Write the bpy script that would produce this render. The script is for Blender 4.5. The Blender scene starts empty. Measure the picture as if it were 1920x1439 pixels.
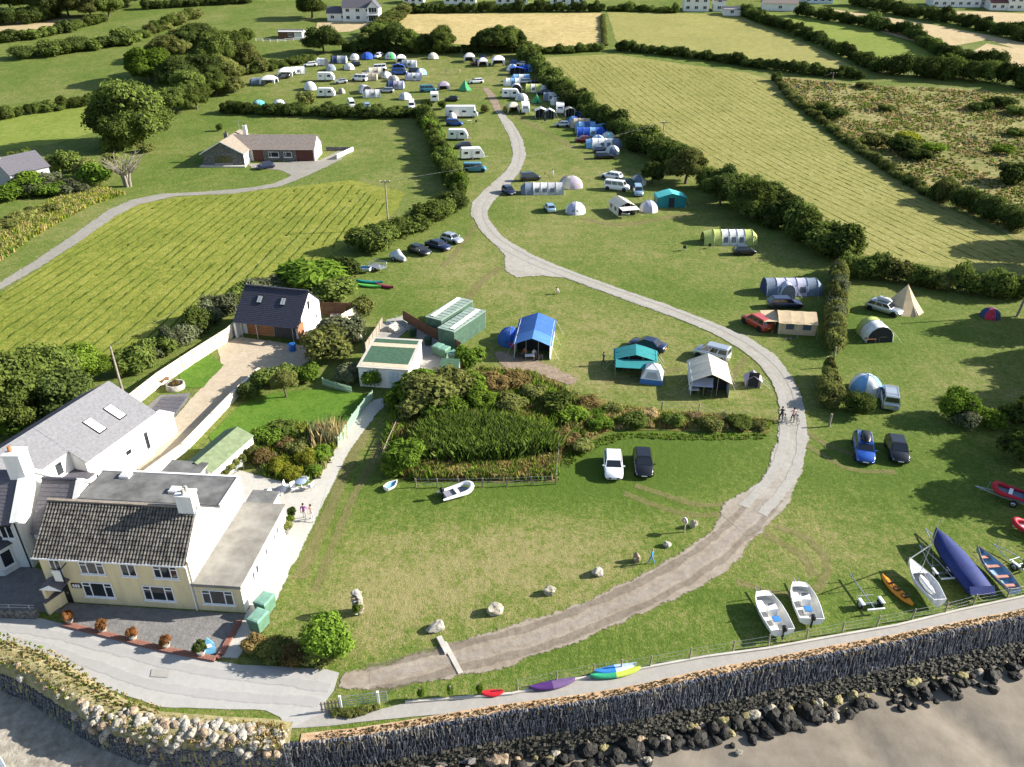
import bpy, bmesh, math, random
import numpy as np
from mathutils import Vector, Matrix, noise as mnoise
from mathutils.geometry import delaunay_2d_cdt
R = math.radians; PI = math.pi
random.seed(7); RNG = np.random.default_rng(7)
S = bpy.context.scene; C = S.collection
# ------------------------------------------------------------------ camera, sky, sun, exposure
CAMH, PITCH, FPX = 42.6, R(29.05), 1461.0
cd = bpy.data.cameras.new('camera'); cam = bpy.data.objects.new('camera', cd); C.objects.link(cam)
cam.location = (0, 0, CAMH); cam.rotation_euler = (PI/2-PITCH, 0, 0)
cd.sensor_width = 36; cd.lens = 36*FPX/1920; cd.clip_start = .5; cd.clip_end = 6000; S.camera = cam
SUN_EL, SUN_AZ = R(26), R(8)          # azimuth: degrees from +X towards +Y
w = bpy.data.worlds.new('World'); S.world = w; w.use_nodes = True
nt = w.node_tree; bg = nt.nodes['Background']
sky = nt.nodes.new('ShaderNodeTexSky'); sky.sky_type = 'NISHITA'; sky.sun_disc = False
sky.sun_elevation = SUN_EL; sky.sun_rotation = PI/2-SUN_AZ; sky.altitude = 20
nt.links.new(sky.outputs[0], bg.inputs[0]); bg.inputs[1].default_value = 0.082
sl = bpy.data.lights.new('sun', 'SUN'); sl.energy = 5.0; sl.angle = R(.5); sl.color = (1, .945, .86)
so = bpy.data.objects.new('sun', sl); C.objects.link(so)
sd = Vector((math.cos(SUN_EL)*math.cos(SUN_AZ), math.cos(SUN_EL)*math.sin(SUN_AZ), math.sin(SUN_EL)))
so.rotation_euler = sd.to_track_quat('Z', 'Y').to_euler(); so.location = (60, 20, 80)
vs = S.view_settings; vs.view_transform = 'Standard'; vs.look = 'None'; vs.gamma = 1; vs.use_curve_mapping = False
vs.exposure = 1.33
S.render.engine = 'CYCLES'; S.cycles.max_bounces = 5; S.cycles.diffuse_bounces = 2; S.cycles.glossy_bounces = 2
S.cycles.transmission_bounces = 3; S.cycles.transparent_max_bounces = 6
# ------------------------------------------------------------------ the lie of the land
def terr(x, y):
    if y < 150: return 0.
    if y < 260: return .00059*(y-150)**2
    if y < 520: return 7.14+.1298*(y-260)
    return 40.9+.1298*120*(1-math.exp(-(y-520)/120))
_c, _s = math.cos(PITCH), math.sin(PITCH)
def GZ(px, py, z=0.):                  # where the sight line through a photograph point meets height z
    a = (px-960)/FPX; b = (py-719.5)/FPX
    t = (z-CAMH)/(-_s-_c*b); return Vector((a*t, (_c-_s*b)*t, z))
def G(px, py):                         # ... and where it meets the land
    a = (px-960)/FPX; b = (py-719.5)/FPX; dy = _c-_s*b; dz = -_s-_c*b
    lo, hi = 10., 900.
    t = lo
    while t < hi and CAMH+dz*t > terr(0, dy*t): t += 2.
    lo = t-2; hi = t
    for _ in range(12):
        m = (lo+hi)/2
        if CAMH+dz*m > terr(0, dy*m): lo = m
        else: hi = m
    return Vector((a*hi, dy*hi, terr(0, dy*hi)))
# ------------------------------------------------------------------ objects
def tag(o, label=None, cat=None, group=None, kind=None):
    if label: o['label'] = label
    if cat: o['category'] = cat
    if group: o['group'] = group
    if kind: o['kind'] = kind
    return o
def link(name, data, parent=None, loc=None, rz=None, scale=None):
    o = bpy.data.objects.new(name, data); C.objects.link(o)
    if parent: o.parent = parent
    if loc is not None: o.location = loc
    if rz is not None: o.rotation_euler = (0, 0, rz)
    if scale is not None: o.scale = scale
    return o
def thing(name, label, cat, loc=(0, 0, 0), rz=0., group=None, scale=None):
    o = link(name, None, None, loc, rz, scale); o.empty_display_size = .3
    return tag(o, label, cat, group)
class MB:
    def __init__(s): s.v = []; s.f = []; s.m = []; s.sm = []
    def add(s, vs, fs, m=0, smooth=False):
        n = len(s.v); s.v += [tuple(p) for p in vs]
        for f in fs: s.f.append(tuple(i+n for i in f)); s.m.append(m); s.sm.append(smooth)
        return s
    def box(s, x0, x1, y0, y1, z0, z1, m=0):
        return s.add([(x0,y0,z0),(x1,y0,z0),(x1,y1,z0),(x0,y1,z0),(x0,y0,z1),(x1,y0,z1),(x1,y1,z1),(x0,y1,z1)],
            [(3,2,1,0),(4,5,6,7),(0,1,5,4),(1,2,6,5),(2,3,7,6),(3,0,4,7)], m)
    def obox(s, c, sx, sy, sz, rz=0, m=0):             # box on centre-base c turned by rz
        ca, sa = math.cos(rz), math.sin(rz); P = []
        for z in (0, sz):
            for x, y in ((-sx/2,-sy/2),(sx/2,-sy/2),(sx/2,sy/2),(-sx/2,sy/2)):
                P.append((c[0]+x*ca-y*sa, c[1]+x*sa+y*ca, c[2]+z))
        return s.add(P, [(3,2,1,0),(4,5,6,7),(0,1,5,4),(1,2,6,5),(2,3,7,6),(3,0,4,7)], m)
    def poly(s, pts, m=0): return s.add(pts, [tuple(range(len(pts)))], m)
    def prism(s, pts, z0, z1, m=0):                    # xy outline, counter-clockwise
        n = len(pts)
        return s.add([(p[0],p[1],z0) for p in pts]+[(p[0],p[1],z1) for p in pts],
            [tuple(reversed(range(n))), tuple(range(n, 2*n))]+[(i,(i+1)%n,(i+1)%n+n,i+n) for i in range(n)], m)
    def slab(s, pts, t, m=0):                          # any flat polygon in space made t thick
        a, b, c = Vector(pts[0]), Vector(pts[1]), Vector(pts[2]); nn = (b-a).cross(c-a).normalized()*t; n = len(pts)
        return s.add([tuple(p) for p in pts]+[tuple(Vector(p)-nn) for p in pts],
            [tuple(range(n)), tuple(reversed(range(n, 2*n)))]+[((i+1)%n,i,i+n,(i+1)%n+n) for i in range(n)], m)
    def loft(s, secs, m=0, cap=True, smooth=True, closed=True):
        n = len(secs[0]); P = [p for q in secs for p in q]; F = []
        for k in range(len(secs)-1):
            for i in range(n if closed else n-1):
                j = (i+1) % n; F.append((k*n+i, k*n+j, (k+1)*n+j, (k+1)*n+i))
        s.add(P, F, m, smooth)
        if cap and closed:
            s.add(secs[0], [tuple(reversed(range(n)))], m); s.add(secs[-1], [tuple(range(n))], m)
        return s
    def tube(s, path, r, n=6, m=0, cap=True):
        path = [Vector(p) for p in path]; rr = r if isinstance(r, (list, tuple)) else [r]*len(path); secs = []
        for i, p in enumerate(path):
            d = (path[min(i+1, len(path)-1)]-path[max(i-1, 0)])
            d = d.normalized() if d.length > 1e-6 else Vector((0, 0, 1))
            u = d.cross(Vector((0, 0, 1)) if abs(d.z) < .95 else Vector((1, 0, 0))).normalized(); v = d.cross(u)
            secs.append([tuple(p+u*math.cos(2*PI*k/n)*rr[i]-v*math.sin(2*PI*k/n)*rr[i]) for k in range(n)])
        return s.loft([list(reversed(q)) for q in secs], m, cap)
    def lathe(s, prof, n=10, m=0, c=(0, 0, 0)):
        secs = [[(c[0]+r*math.cos(2*PI*k/n), c[1]+r*math.sin(2*PI*k/n), c[2]+z) for k in range(n)] for r, z in prof]
        return s.loft(secs, m, True)
    def mesh(s, name='mesh'):
        me = bpy.data.meshes.new(name); me.from_pydata(s.v, [], s.f)
        if s.f:
            me.polygons.foreach_set('material_index', s.m); me.polygons.foreach_set('use_smooth', s.sm)
        me.update(); return me
    def build(s, name, mats, parent=None, loc=None, rz=None, scale=None):
        me = s.mesh(name)
        for m in (mats if isinstance(mats, (list, tuple)) else [mats]): me.materials.append(m)
        return link(name, me, parent, loc, rz, scale)
def npmesh(name, V, Q, mats, midx=None, smooth=False):   # numpy vertices and faces (all quads or all triangles)
    me = bpy.data.meshes.new(name); k = Q.shape[1]; nf = len(Q)
    me.vertices.add(len(V)); me.vertices.foreach_set('co', V.astype(np.float32).ravel())
    me.loops.add(nf*k); me.loops.foreach_set('vertex_index', Q.astype(np.int32).ravel())
    me.polygons.add(nf); me.polygons.foreach_set('loop_start', np.arange(0, nf*k, k, dtype=np.int32))
    if midx is not None: me.polygons.foreach_set('material_index', midx.astype(np.int32))
    if smooth: me.polygons.foreach_set('use_smooth', np.ones(nf, dtype=bool))
    for m in (mats if isinstance(mats, (list, tuple)) else [mats]): me.materials.append(m)
    me.update(calc_edges=True); return me
# ------------------------------------------------------------------ materials
MATS = {}
def M(name, col, rough=.8, var=.18, scale=2., bump=0., bscale=25., metal=0., coat=0., col2=None, world=False, trans=0., spec=.3, emit=None, detail=5., lo=.35, hi=.65, stretch=None, alpha=1.):
    if name in MATS: return MATS[name]
    m = bpy.data.materials.new(name); m.use_nodes = True; t = m.node_tree; N = t.nodes; L = t.links
    b = N['Principled BSDF']; b.inputs['Roughness'].default_value = rough; b.inputs['Metallic'].default_value = metal
    b.inputs['Specular IOR Level'].default_value = spec
    if coat: b.inputs['Coat Weight'].default_value = coat; b.inputs['Coat Roughness'].default_value = .08
    if trans: b.inputs['Transmission Weight'].default_value = trans
    if alpha < 1: b.inputs['Alpha'].default_value = alpha
    if world: co = N.new('ShaderNodeNewGeometry').outputs['Position']
    else: co = N.new('ShaderNodeTexCoord').outputs['Object']
    if stretch:
        mp = N.new('ShaderNodeMapping'); mp.inputs['Scale'].default_value = stretch; L.new(co, mp.inputs[0]); co = mp.outputs[0]
    if var or col2:
        n = N.new('ShaderNodeTexNoise'); n.inputs['Scale'].default_value = scale; n.inputs['Detail'].default_value = detail
        n.inputs['Roughness'].default_value = .65; L.new(co, n.inputs['Vector'])
        r = N.new('ShaderNodeValToRGB'); e = r.color_ramp.elements
        c2 = col2 or tuple(min(1, v*(1+var)) for v in col); c1 = col if col2 else tuple(v*(1-var) for v in col)
        e[0].position = lo; e[1].position = hi; e[0].color = (*c1, 1); e[1].color = (*c2, 1)
        L.new(n.outputs[0], r.inputs[0]); L.new(r.outputs[0], b.inputs['Base Color'])
    else: b.inputs['Base Color'].default_value = (*col, 1)
    if bump:
        n2 = N.new('ShaderNodeTexNoise'); n2.inputs['Scale'].default_value = bscale; n2.inputs['Detail'].default_value = 4; L.new(co, n2.inputs['Vector'])
        bp = N.new('ShaderNodeBump'); bp.inputs['Strength'].default_value = bump; bp.inputs['Distance'].default_value = .05
        L.new(n2.outputs[0], bp.inputs['Height']); L.new(bp.outputs[0], b.inputs['Normal'])
    MATS[name] = m; return m
def leafmat(name, c1, c2, tr=.32, rnd=.38):
    if name in MATS: return MATS[name]
    m = bpy.data.materials.new(name); m.use_nodes = True; t = m.node_tree; N = t.nodes; L = t.links
    N.remove(N['Principled BSDF']); out = N['Material Output']
    oi = N.new('ShaderNodeObjectInfo'); ge = N.new('ShaderNodeNewGeometry')
    no = N.new('ShaderNodeTexNoise'); no.inputs['Scale'].default_value = 1.1; no.inputs['Detail'].default_value = 6; no.inputs['Roughness'].default_value = .7
    L.new(ge.outputs['Position'], no.inputs['Vector'])
    rp = N.new('ShaderNodeValToRGB'); e = rp.color_ramp.elements; e[0].position = .32; e[1].position = .68
    e[0].color = (*c1, 1); e[1].color = (*c2, 1); L.new(no.outputs[0], rp.inputs[0])
    mr = N.new('ShaderNodeMapRange'); mr.inputs['To Min'].default_value = 1-rnd; mr.inputs['To Max'].default_value = 1+rnd
    L.new(oi.outputs['Random'], mr.inputs['Value'])
    hs = N.new('ShaderNodeHueSaturation'); L.new(rp.outputs[0], hs.inputs['Color']); L.new(mr.outputs[0], hs.inputs['Value'])
    d = N.new('ShaderNodeBsdfDiffuse'); tl = N.new('ShaderNodeBsdfTranslucent'); mx = N.new('ShaderNodeMixShader'); mx.inputs[0].default_value = tr
    L.new(hs.outputs[0], d.inputs[0]); L.new(hs.outputs[0], tl.inputs[0]); L.new(d.outputs[0], mx.inputs[1]); L.new(tl.outputs[0], mx.inputs[2])
    L.new(mx.outputs[0], out.inputs[0]); MATS[name] = m; return m
# plants
LF = dict(
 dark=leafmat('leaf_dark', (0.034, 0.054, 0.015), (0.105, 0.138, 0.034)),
 mid=leafmat('leaf_mid', (0.056, 0.086, 0.019), (0.165, 0.208, 0.046)),
 bright=leafmat('leaf_bright', (.085,.14,.018), (.20,.29,.035)),
 olive=leafmat('leaf_olive', (0.09, 0.106, 0.028), (0.235, 0.245, 0.07)),
 grey=leafmat('leaf_grey', (0.085, 0.1, 0.05), (0.2, 0.22, 0.115)),
 yellow=leafmat('leaf_yellow', (.17,.20,.02), (.38,.38,.05)),
 rust=leafmat('leaf_rust', (0.14, 0.1, 0.035), (0.3, 0.22, 0.085)),
 straw=leafmat('leaf_straw', (.28,.21,.09), (.52,.40,.20)),
 orange=leafmat('leaf_orange', (.16,.06,.02), (.34,.17,.07)),
 lush=leafmat('leaf_lush', (0.06, 0.115, 0.015), (0.165, 0.25, 0.032)))
BARK = M('bark', (.10,.08,.06), .95, .4, 6, .6, 12)
TWIG = M('pale_bark', (.24,.21,.17), .95, .3, 6, .4, 12)
CORE = M('foliage_shadow_core', (.018,.024,.010), 1, .3, 3)  # dark mass added inside the foliage to block light
# general
WHITE = M('white_render', (.76,.75,.71), .85, .09, 1.2, .15, 30, stretch=(1.6,1.6,.25))
CREAM = M('cream_render', (.72,.60,.36), .85, .09, 1.2, .15, 30, stretch=(1.6,1.6,.25))
PVC = M('white_plastic', (.80,.80,.80), .35, .03)
GLASS = M('window_glass', (.02,.025,.03), .05, 0, spec=.8)
BLACK = M('black_plastic', (.012,.012,.014), .5, .2)
RUBBER = M('tyre_rubber', (.018,.018,.018), .85, .2)
STEEL = M('galvanised_steel', (.42,.44,.46), .4, .2, 6, metal=.7)
ALLOY = M('alloy_rim', (.45,.46,.48), .35, .1, metal=.8)
WOODG = M('grey_timber', (.27,.23,.18), .9, .3, 3, .4, 20, stretch=(1,1,.2))
WOODO = M('orange_timber', (.29,.14,.065), .7, .25, 3, .3, 20, stretch=(.3,1,3))
WOODB = M('brown_timber', (.17,.085,.05), .85, .3, 3, .3, 20)
CREAMW = M('cream_fence_paint', (.72,.65,.50), .85, .1, 2, .2, 20)
SLATE = M('roof_slate', (.105,.10,.115), .55, .18, 5, .25, 9, stretch=(1,1,1))
SLATEB = M('dark_blue_slate', (.045,.045,.062), .45, .2, 4, .25, 9)
SLATEL = M('pale_grey_slate', (.17,.17,.18), .6, .16, 4, .2, 9)
FELT = M('roof_felt', (.135,.135,.13), .85, .35, .7, .2, 20)
TILE = M('lichen_roof_tile', (.055,.050,.045), .9, .3, 2.0, .4, 12, col2=(.185,.17,.145), lo=.36, hi=.66)
TILEB = M('beige_roof_tile', (.25,.21,.165), .9, .2, 3, .3, 12)
TILEG = M('grey_brown_roof_tile', (.24,.20,.175), .9, .2, 3, .3, 12)
CONC = M('concrete', (.44,.41,.36), .9, .12, .8, .2, 30)
BRICK = M('red_brick_edging', (.24,.11,.08), .9, .3, 4, .3, 20)
GREENP = M('green_paint', (.06,.20,.11), .6, .15, 2)
GREENM = M('green_mineral_felt', (.045,.10,.06), .95, .2, 3, .2, 40)
PALEGREEN = M('pale_green_paint', (.35,.50,.38), .7, .15, 3)
STONEW = M('pale_limestone', (.22,.20,.165), .95, .35, 2.5, .8, 6, col2=(.50,.465,.40))
STONEG = M('grey_lichen_stone', (.20,.18,.14), .95, .4, 2, .8, 5, col2=(.42,.38,.30))
STONEB = M('brown_stone', (.28,.21,.14), .95, .35, 2, .8, 5)
WEED = M('dark_seaweed_rock', (.004,.0035,.003), .7, .5, 3, 1., 8, col2=(.016,.014,.009), spec=.4)
WEEDY = M('yellow_algae_rock', (.13,.11,.03), .9, .4, 2.5, 1., 8, col2=(.34,.30,.16))
WSLATE = M('wall_slate', (.028,.031,.040), .7, .5, 7, .5, 8, col2=(.26,.27,.30), world=True, lo=.42, hi=.72)
WSLATEP = M('pale_wall_slate', (.17,.155,.13), .85, .4, 4, .5, 8, col2=(.40,.36,.30), world=True)
DARKST = M('rubble_stone_dark', (.045,.045,.046), .95, .5, 4, .8, 8, col2=(.22,.21,.195))
SKIN = M('skin', (.55,.33,.24), .6, .08)
def paint(name, c, metal=.0, rough=.28): return M('car_paint_'+name, c, rough, .04, 1, metal=metal, coat=.6, spec=.5)
def cloth(name, c, var=.1, rough=.85): return M('fabric_'+name, c, rough, var, 1.5, .15, 6)
# ------------------------------------------------------------------ ground
def groundmat(name, cols, rough=.95, bump=.5, bscale=9., attr=False, rows=None, rowamt=.5, fine=5., big=.06, edge=False, amp=1., emax=1., blend=None):
    """cols: four colours from damp green to dry; noise of three sizes picks between them"""
    m = bpy.data.materials.new(name); m.use_nodes = True; t = m.node_tree; N = t.nodes; L = t.links; b = N['Principled BSDF']
    b.inputs['Roughness'].default_value = rough; b.inputs['Specular IOR Level'].default_value = .1
    pos = N.new('ShaderNodeNewGeometry').outputs['Position']
    def nz(sc, det=4, src=pos):
        n = N.new('ShaderNodeTexNoise'); n.inputs['Scale'].default_value = sc; n.inputs['Detail'].default_value = det
        n.inputs['Roughness'].default_value = .62; L.new(src, n.inputs['Vector']); return n.outputs[0]
    def mth(op, a, c):
        n = N.new('ShaderNodeMath'); n.operation = op
        for i, v in enumerate((a, c)):
            if isinstance(v, (int, float)): n.inputs[i].default_value = v
            else: L.new(v, n.inputs[i])
        return n.outputs[0]
    nm = nz(.45, 6); nf = nz(fine, 6)
    x = mth('ADD', mth('MULTIPLY', nz(big, 4), .5), mth('ADD', mth('MULTIPLY', nm, .55), mth('ADD', mth('MULTIPLY', nf, 1.0), mth('MULTIPLY', nz(fine*.36, 4), .6))))
    x = mth('ADD', mth('MULTIPLY', mth('SUBTRACT', x, 1.325), amp), .5)
    if attr:
        a = N.new('ShaderNodeAttribute'); a.attribute_name = 'dry'
        x = mth('ADD', x, mth('MULTIPLY', mth('MULTIPLY', mth('SUBTRACT', a.outputs['Fac'], .5), mth('ADD', mth('MULTIPLY', nm, 1.6), .2)), .55))
    if rows:
        ang, sp = rows
        mp = N.new('ShaderNodeMapping'); mp.inputs['Rotation'].default_value = (0, 0, -ang); L.new(pos, mp.inputs[0])
        wv = N.new('ShaderNodeTexWave'); wv.bands_direction = 'Y'; wv.inputs['Scale'].default_value = 2*PI/sp/20*1.0
        wv.inputs['Distortion'].default_value = .8; wv.inputs['Detail'].default_value = 3; wv.inputs['Detail Scale'].default_value = 2.5
        L.new(mp.outputs[0], wv.inputs['Vector'])
        x = mth('ADD', x, mth('MULTIPLY', mth('SUBTRACT', wv.outputs['Fac'], .5), rowamt))
    r = N.new('ShaderNodeValToRGB'); e = r.color_ramp.elements
    ps = (.26, .44, .58, .80)
    while len(e) < 4: e.new(.5)
    for i in range(4): e[i].position = ps[i]; e[i].color = (*cols[i], 1)
    L.new(x, r.inputs[0]); outc = r.outputs[0]
    if blend:                           # a second surface takes over further up the track
        c2, y0, y1 = blend; r2 = N.new('ShaderNodeValToRGB'); e2 = r2.color_ramp.elements
        while len(e2) < 4: e2.new(.5)
        for i in range(4): e2[i].position = ps[i]; e2[i].color = (*c2[i], 1)
        L.new(x, r2.inputs[0]); sx = N.new('ShaderNodeSeparateXYZ'); L.new(pos, sx.inputs[0]); mr = N.new('ShaderNodeMapRange'); mr.inputs['From Min'].default_value = y0; mr.inputs['From Max'].default_value = y1
        L.new(mth('ADD', sx.outputs[1], mth('MULTIPLY', mth('SUBTRACT', nm, .5), 14)), mr.inputs['Value']); mx = N.new('ShaderNodeMix'); mx.data_type = 'RGBA'; L.new(mr.outputs[0], mx.inputs[0]); L.new(outc, mx.inputs[6]); L.new(r2.outputs[0], mx.inputs[7]); outc = mx.outputs[2]
    L.new(outc, b.inputs['Base Color'])
    bp = N.new('ShaderNodeBump'); bp.inputs['Strength'].default_value = bump; bp.inputs['Distance'].default_value = .12
    L.new(mth('ADD', mth('MULTIPLY', nz(bscale, 4), .6), nz(1.3, 4)), bp.inputs['Height']); L.new(bp.outputs[0], b.inputs['Normal'])
    if edge:                            # frayed border: stones thin out and grass shows through
        ea = N.new('ShaderNodeAttribute'); ea.attribute_name = 'edge'
        q = mth('ADD', mth('MULTIPLY', ea.outputs['Fac'], 1.7), mth('ADD', mth('MULTIPLY', mth('SUBTRACT', nz(2.6, 6), .5), 1.5), mth('MULTIPLY', mth('SUBTRACT', nz(.5, 3), .5), 1.6)))
        st = N.new('ShaderNodeMapRange'); st.inputs['From Min'].default_value = .22; st.inputs['From Max'].default_value = .55; L.new(q, st.inputs['Value']); st.inputs['To Max'].default_value = emax; L.new(st.outputs[0], b.inputs['Alpha'])
    MATS[name] = m; return m
GRASS = groundmat('camp_grass', ((.070,.115,.016), (.110,.152,.028), (.160,.172,.048), (.240,.215,.090)), attr=True, fine=5, bump=1., amp=1.15)
HAYL = groundmat('hay_field_left_grass', ((.085,.115,.016), (.145,.17,.026), (.22,.225,.040), (.30,.28,.085)), bump=.9, bscale=5, fine=3, amp=0.8)
HAYR = groundmat('hay_field_right_grass', ((.15,.155,.038), (.205,.20,.055), (.255,.24,.08), (.32,.285,.12)), bump=.9, bscale=4, fine=2.5, amp=0.75)
STRAW = groundmat('stubble', ((.25,.21,.075), (.36,.29,.12), (.46,.36,.16), (.54,.42,.21)), bump=.5, fine=1.2, amp=0.7)
PALE = groundmat('pale_pasture', ((.16,.165,.045), (.22,.215,.065), (.28,.26,.085), (.36,.31,.13)), bump=.5, fine=2, amp=0.6)
BEIGE = groundmat('beige_stubble', ((.30,.24,.12), (.38,.30,.16), (.45,.35,.20), (.5,.40,.25)), bump=.4, fine=1.2, amp=0.6)
MEADOW = groundmat('bright_meadow', ((.10,.145,.022), (.145,.19,.032), (.19,.225,.045), (.27,.26,.08)), bump=.4, fine=2, amp=0.7)
ROUGH = groundmat('rough_pasture', ((.09,.11,.028), (.16,.165,.045), (.235,.21,.08), (.32,.265,.12)), bump=1., bscale=3, fine=1.1)
LAWN = groundmat('garden_lawn', ((.05,.11,.012), (.075,.15,.016), (.10,.18,.022), (.14,.20,.04)), bump=.3, fine=6)
GC = ((.24,.22,.185), (.30,.28,.24), (.345,.325,.285), (.40,.38,.34)); DC = ((.19,.152,.115), (.25,.208,.16), (.305,.262,.208), (.365,.322,.262))
GRAVEL = groundmat('track_gravel', DC, bump=.35, bscale=14, fine=2., big=.15, edge=True, amp=.6, blend=(GC, 50, 62))
BARE = groundmat('bare_brown_earth', ((.17,.125,.085), (.23,.175,.125), (.28,.22,.16), (.33,.27,.205)), bump=.6, bscale=8, fine=2, edge=True, amp=.8)
DIRT = groundmat('track_earth', DC, bump=.35, bscale=14, fine=2., big=.15, edge=True, amp=.6, blend=(GC, 50, 62))
LANE = groundmat('lane_concrete', ((.29,.28,.26), (.345,.335,.315), (.385,.375,.35), (.42,.41,.385)), bump=.15, bscale=20, fine=3, big=.15, amp=0.38)
PATHM = groundmat('sea_path_concrete', ((.25,.235,.205), (.30,.285,.255), (.34,.32,.29), (.38,.36,.33)), bump=.15, bscale=20, fine=3, amp=0.4)
ASPH = groundmat('drive_asphalt', ((.17,.16,.135), (.23,.215,.185), (.27,.255,.22), (.32,.30,.26)), bump=.2, bscale=15, fine=2, edge=True, amp=0.5)
YARD = groundmat('yard_gravel', ((.30,.24,.165), (.39,.32,.23), (.46,.385,.285), (.53,.455,.35)), bump=.3, bscale=16, fine=5, edge=True, amp=0.5)
WPATH = groundmat('pale_path_gravel', ((.34,.32,.275), (.41,.39,.345), (.46,.44,.395), (.51,.49,.45)), bump=.2, bscale=16, fine=4, edge=True, amp=0.45)
SAND = groundmat('wet_sand', ((.135,.115,.09), (.185,.16,.125), (.225,.195,.155), (.27,.235,.19)), rough=.6, bump=.12, bscale=5, fine=.9, big=.10, amp=.35)
SLIP = groundmat('slipway_stone', ((.19,.165,.13), (.28,.245,.20), (.36,.32,.265), (.46,.42,.36)), bump=.7, bscale=5, fine=2.2, amp=0.8)
SCRUB = groundmat('reed_bed_soil', ((.04,.055,.014), (.10,.11,.025), (.17,.14,.045), (.25,.18,.075)), bump=.8, bscale=5, fine=1.5)
SETTS = groundmat('terrace_setts', ((.12,.115,.115), (.165,.16,.155), (.205,.195,.185), (.25,.235,.22)), bump=.5, bscale=9, fine=5, amp=0.6)

def inpoly(x, y, P):
    c = False; n = len(P); j = n-1
    for i in range(n):
        if (P[i][1] > y) != (P[j][1] > y) and x < (P[j][0]-P[i][0])*(y-P[i][1])/(P[j][1]-P[i][1])+P[i][0]: c = not c
        j = i
    return c
def W(pts): return [G(*p) for p in pts]
def rag(P, step, amp, closed=True, seed=0.):
    """subdivide an outline and fray it"""
    out = []; n = len(P)
    for i in range(n if closed else n-1):
        a, b = Vector(P[i][:2]), Vector(P[(i+1) % n][:2]); k = max(1, int((b-a).length/step))
        for q in range(k):
            p = a.lerp(b, q/k); d = mnoise.noise((p.x*.8, p.y*.8, seed))*amp+mnoise.noise((p.x*3, p.y*3, seed+5))*amp*.5
            d2 = mnoise.noise((p.x*.8, p.y*.8, seed+9))*amp
            out.append((p.x+d, p.y+d2))
    return out
def smooth_line(P, it=2, closed=True):
    P = [Vector(p[:2]) for p in P]
    for _ in range(it):
        Q = []; n = len(P)
        if not closed: Q.append(P[0])
        for i in range(n if closed else n-1):
            a, b = P[i], P[(i+1) % n]; Q += [a.lerp(b, .25), a.lerp(b, .75)]
        if not closed: Q.append(P[-1])
        P = Q
    return P
def drape(name, outline, mat, off=.03, step=2., edge=.6, amp=0., z=None, kind='structure', smooth=0, ringw=0.):
    P = [Vector(p[:2]) for p in outline]
    if smooth: P = smooth_line(P, smooth)
    P = rag(P, edge, amp, True, len(name)*1.7)
    xs = [p[0] for p in P]; ys = [p[1] for p in P]; n = len(P); pts = [Vector(p) for p in P]
    area = (max(xs)-min(xs))*(max(ys)-min(ys)); step = max(step, math.sqrt(area/6000))
    if z is None and max(ys) > 150:
        y = min(ys)+step/2
        while y < max(ys):
            x = min(xs)+step/2
            while x < max(xs):
                if inpoly(x, y, P): pts.append(Vector((x, y)))
                x += step
            y += step
    ring = set()
    if ringw:
        sgn = 1 if sum(P[i][0]*P[(i+1)%n][1]-P[(i+1)%n][0]*P[i][1] for i in range(n)) > 0 else -1
        for i in range(n):
            a, b = Vector(P[i-1]), Vector(P[(i+1) % n]); d = (b-a)
            if d.length < 1e-6: continue
            d.normalize(); q = Vector(P[i])+Vector((-d.y, d.x))*sgn*ringw
            if inpoly(q.x, q.y, P) and all((q-Vector(P[(i+k) % n])).length > ringw*.6 for k in (-4,-3,-2,2,3,4)): pts.append(q)
    vs_, es, fs, *_r = delaunay_2d_cdt(pts, [(i, (i+1) % n) for i in range(n)], [list(range(n))], 1, 1e-4)
    me = bpy.data.meshes.new(name); me.from_pydata([(v.x, v.y, (terr(v.x, v.y) if z is None else z)+off) for v in vs_], [], fs)
    me.materials.append(mat); me.update()
    if me.polygons and sum(p.normal.z for p in me.polygons) < 0: me.flip_normals()
    if ringw:
        at = me.attributes.new('edge', 'FLOAT', 'POINT'); at.data.foreach_set('value', np.array([0. if i < n else 1. for i in range(len(me.vertices))], dtype=np.float32))
    o = link(name, me); o['kind'] = kind; return o
# seaward edge of the land, as a line in plan
CREST = [Vector(p) for p in ((-120,41),(-60,39),(-42,38),(-36,37.2),(-32.4,35.9),(-29.4,34.2),(-26.1,32.4),(-23,31.3),(-18.3,30.9),(-14.1,30.7),(-8.6,31.4),(0.0,33.1),(4.1,33.7),(8.3,34.5),(12.8,35.7),(17.3,36.7),(22.1,37.8),(26.9,38.8),(32.0,40.0),(37.3,41.2),(60,46.2),(120,59.5))]
def crest_y(x):
    for a, b in zip(CREST, CREST[1:]):
        if a.x <= x <= b.x: return a.y+(b.y-a.y)*(x-a.x)/(b.x-a.x)
    return CREST[0].y-(CREST[0].x-x)*.15 if x < CREST[0].x else CREST[-1].y+(x-CREST[-1].x)*.2
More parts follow.
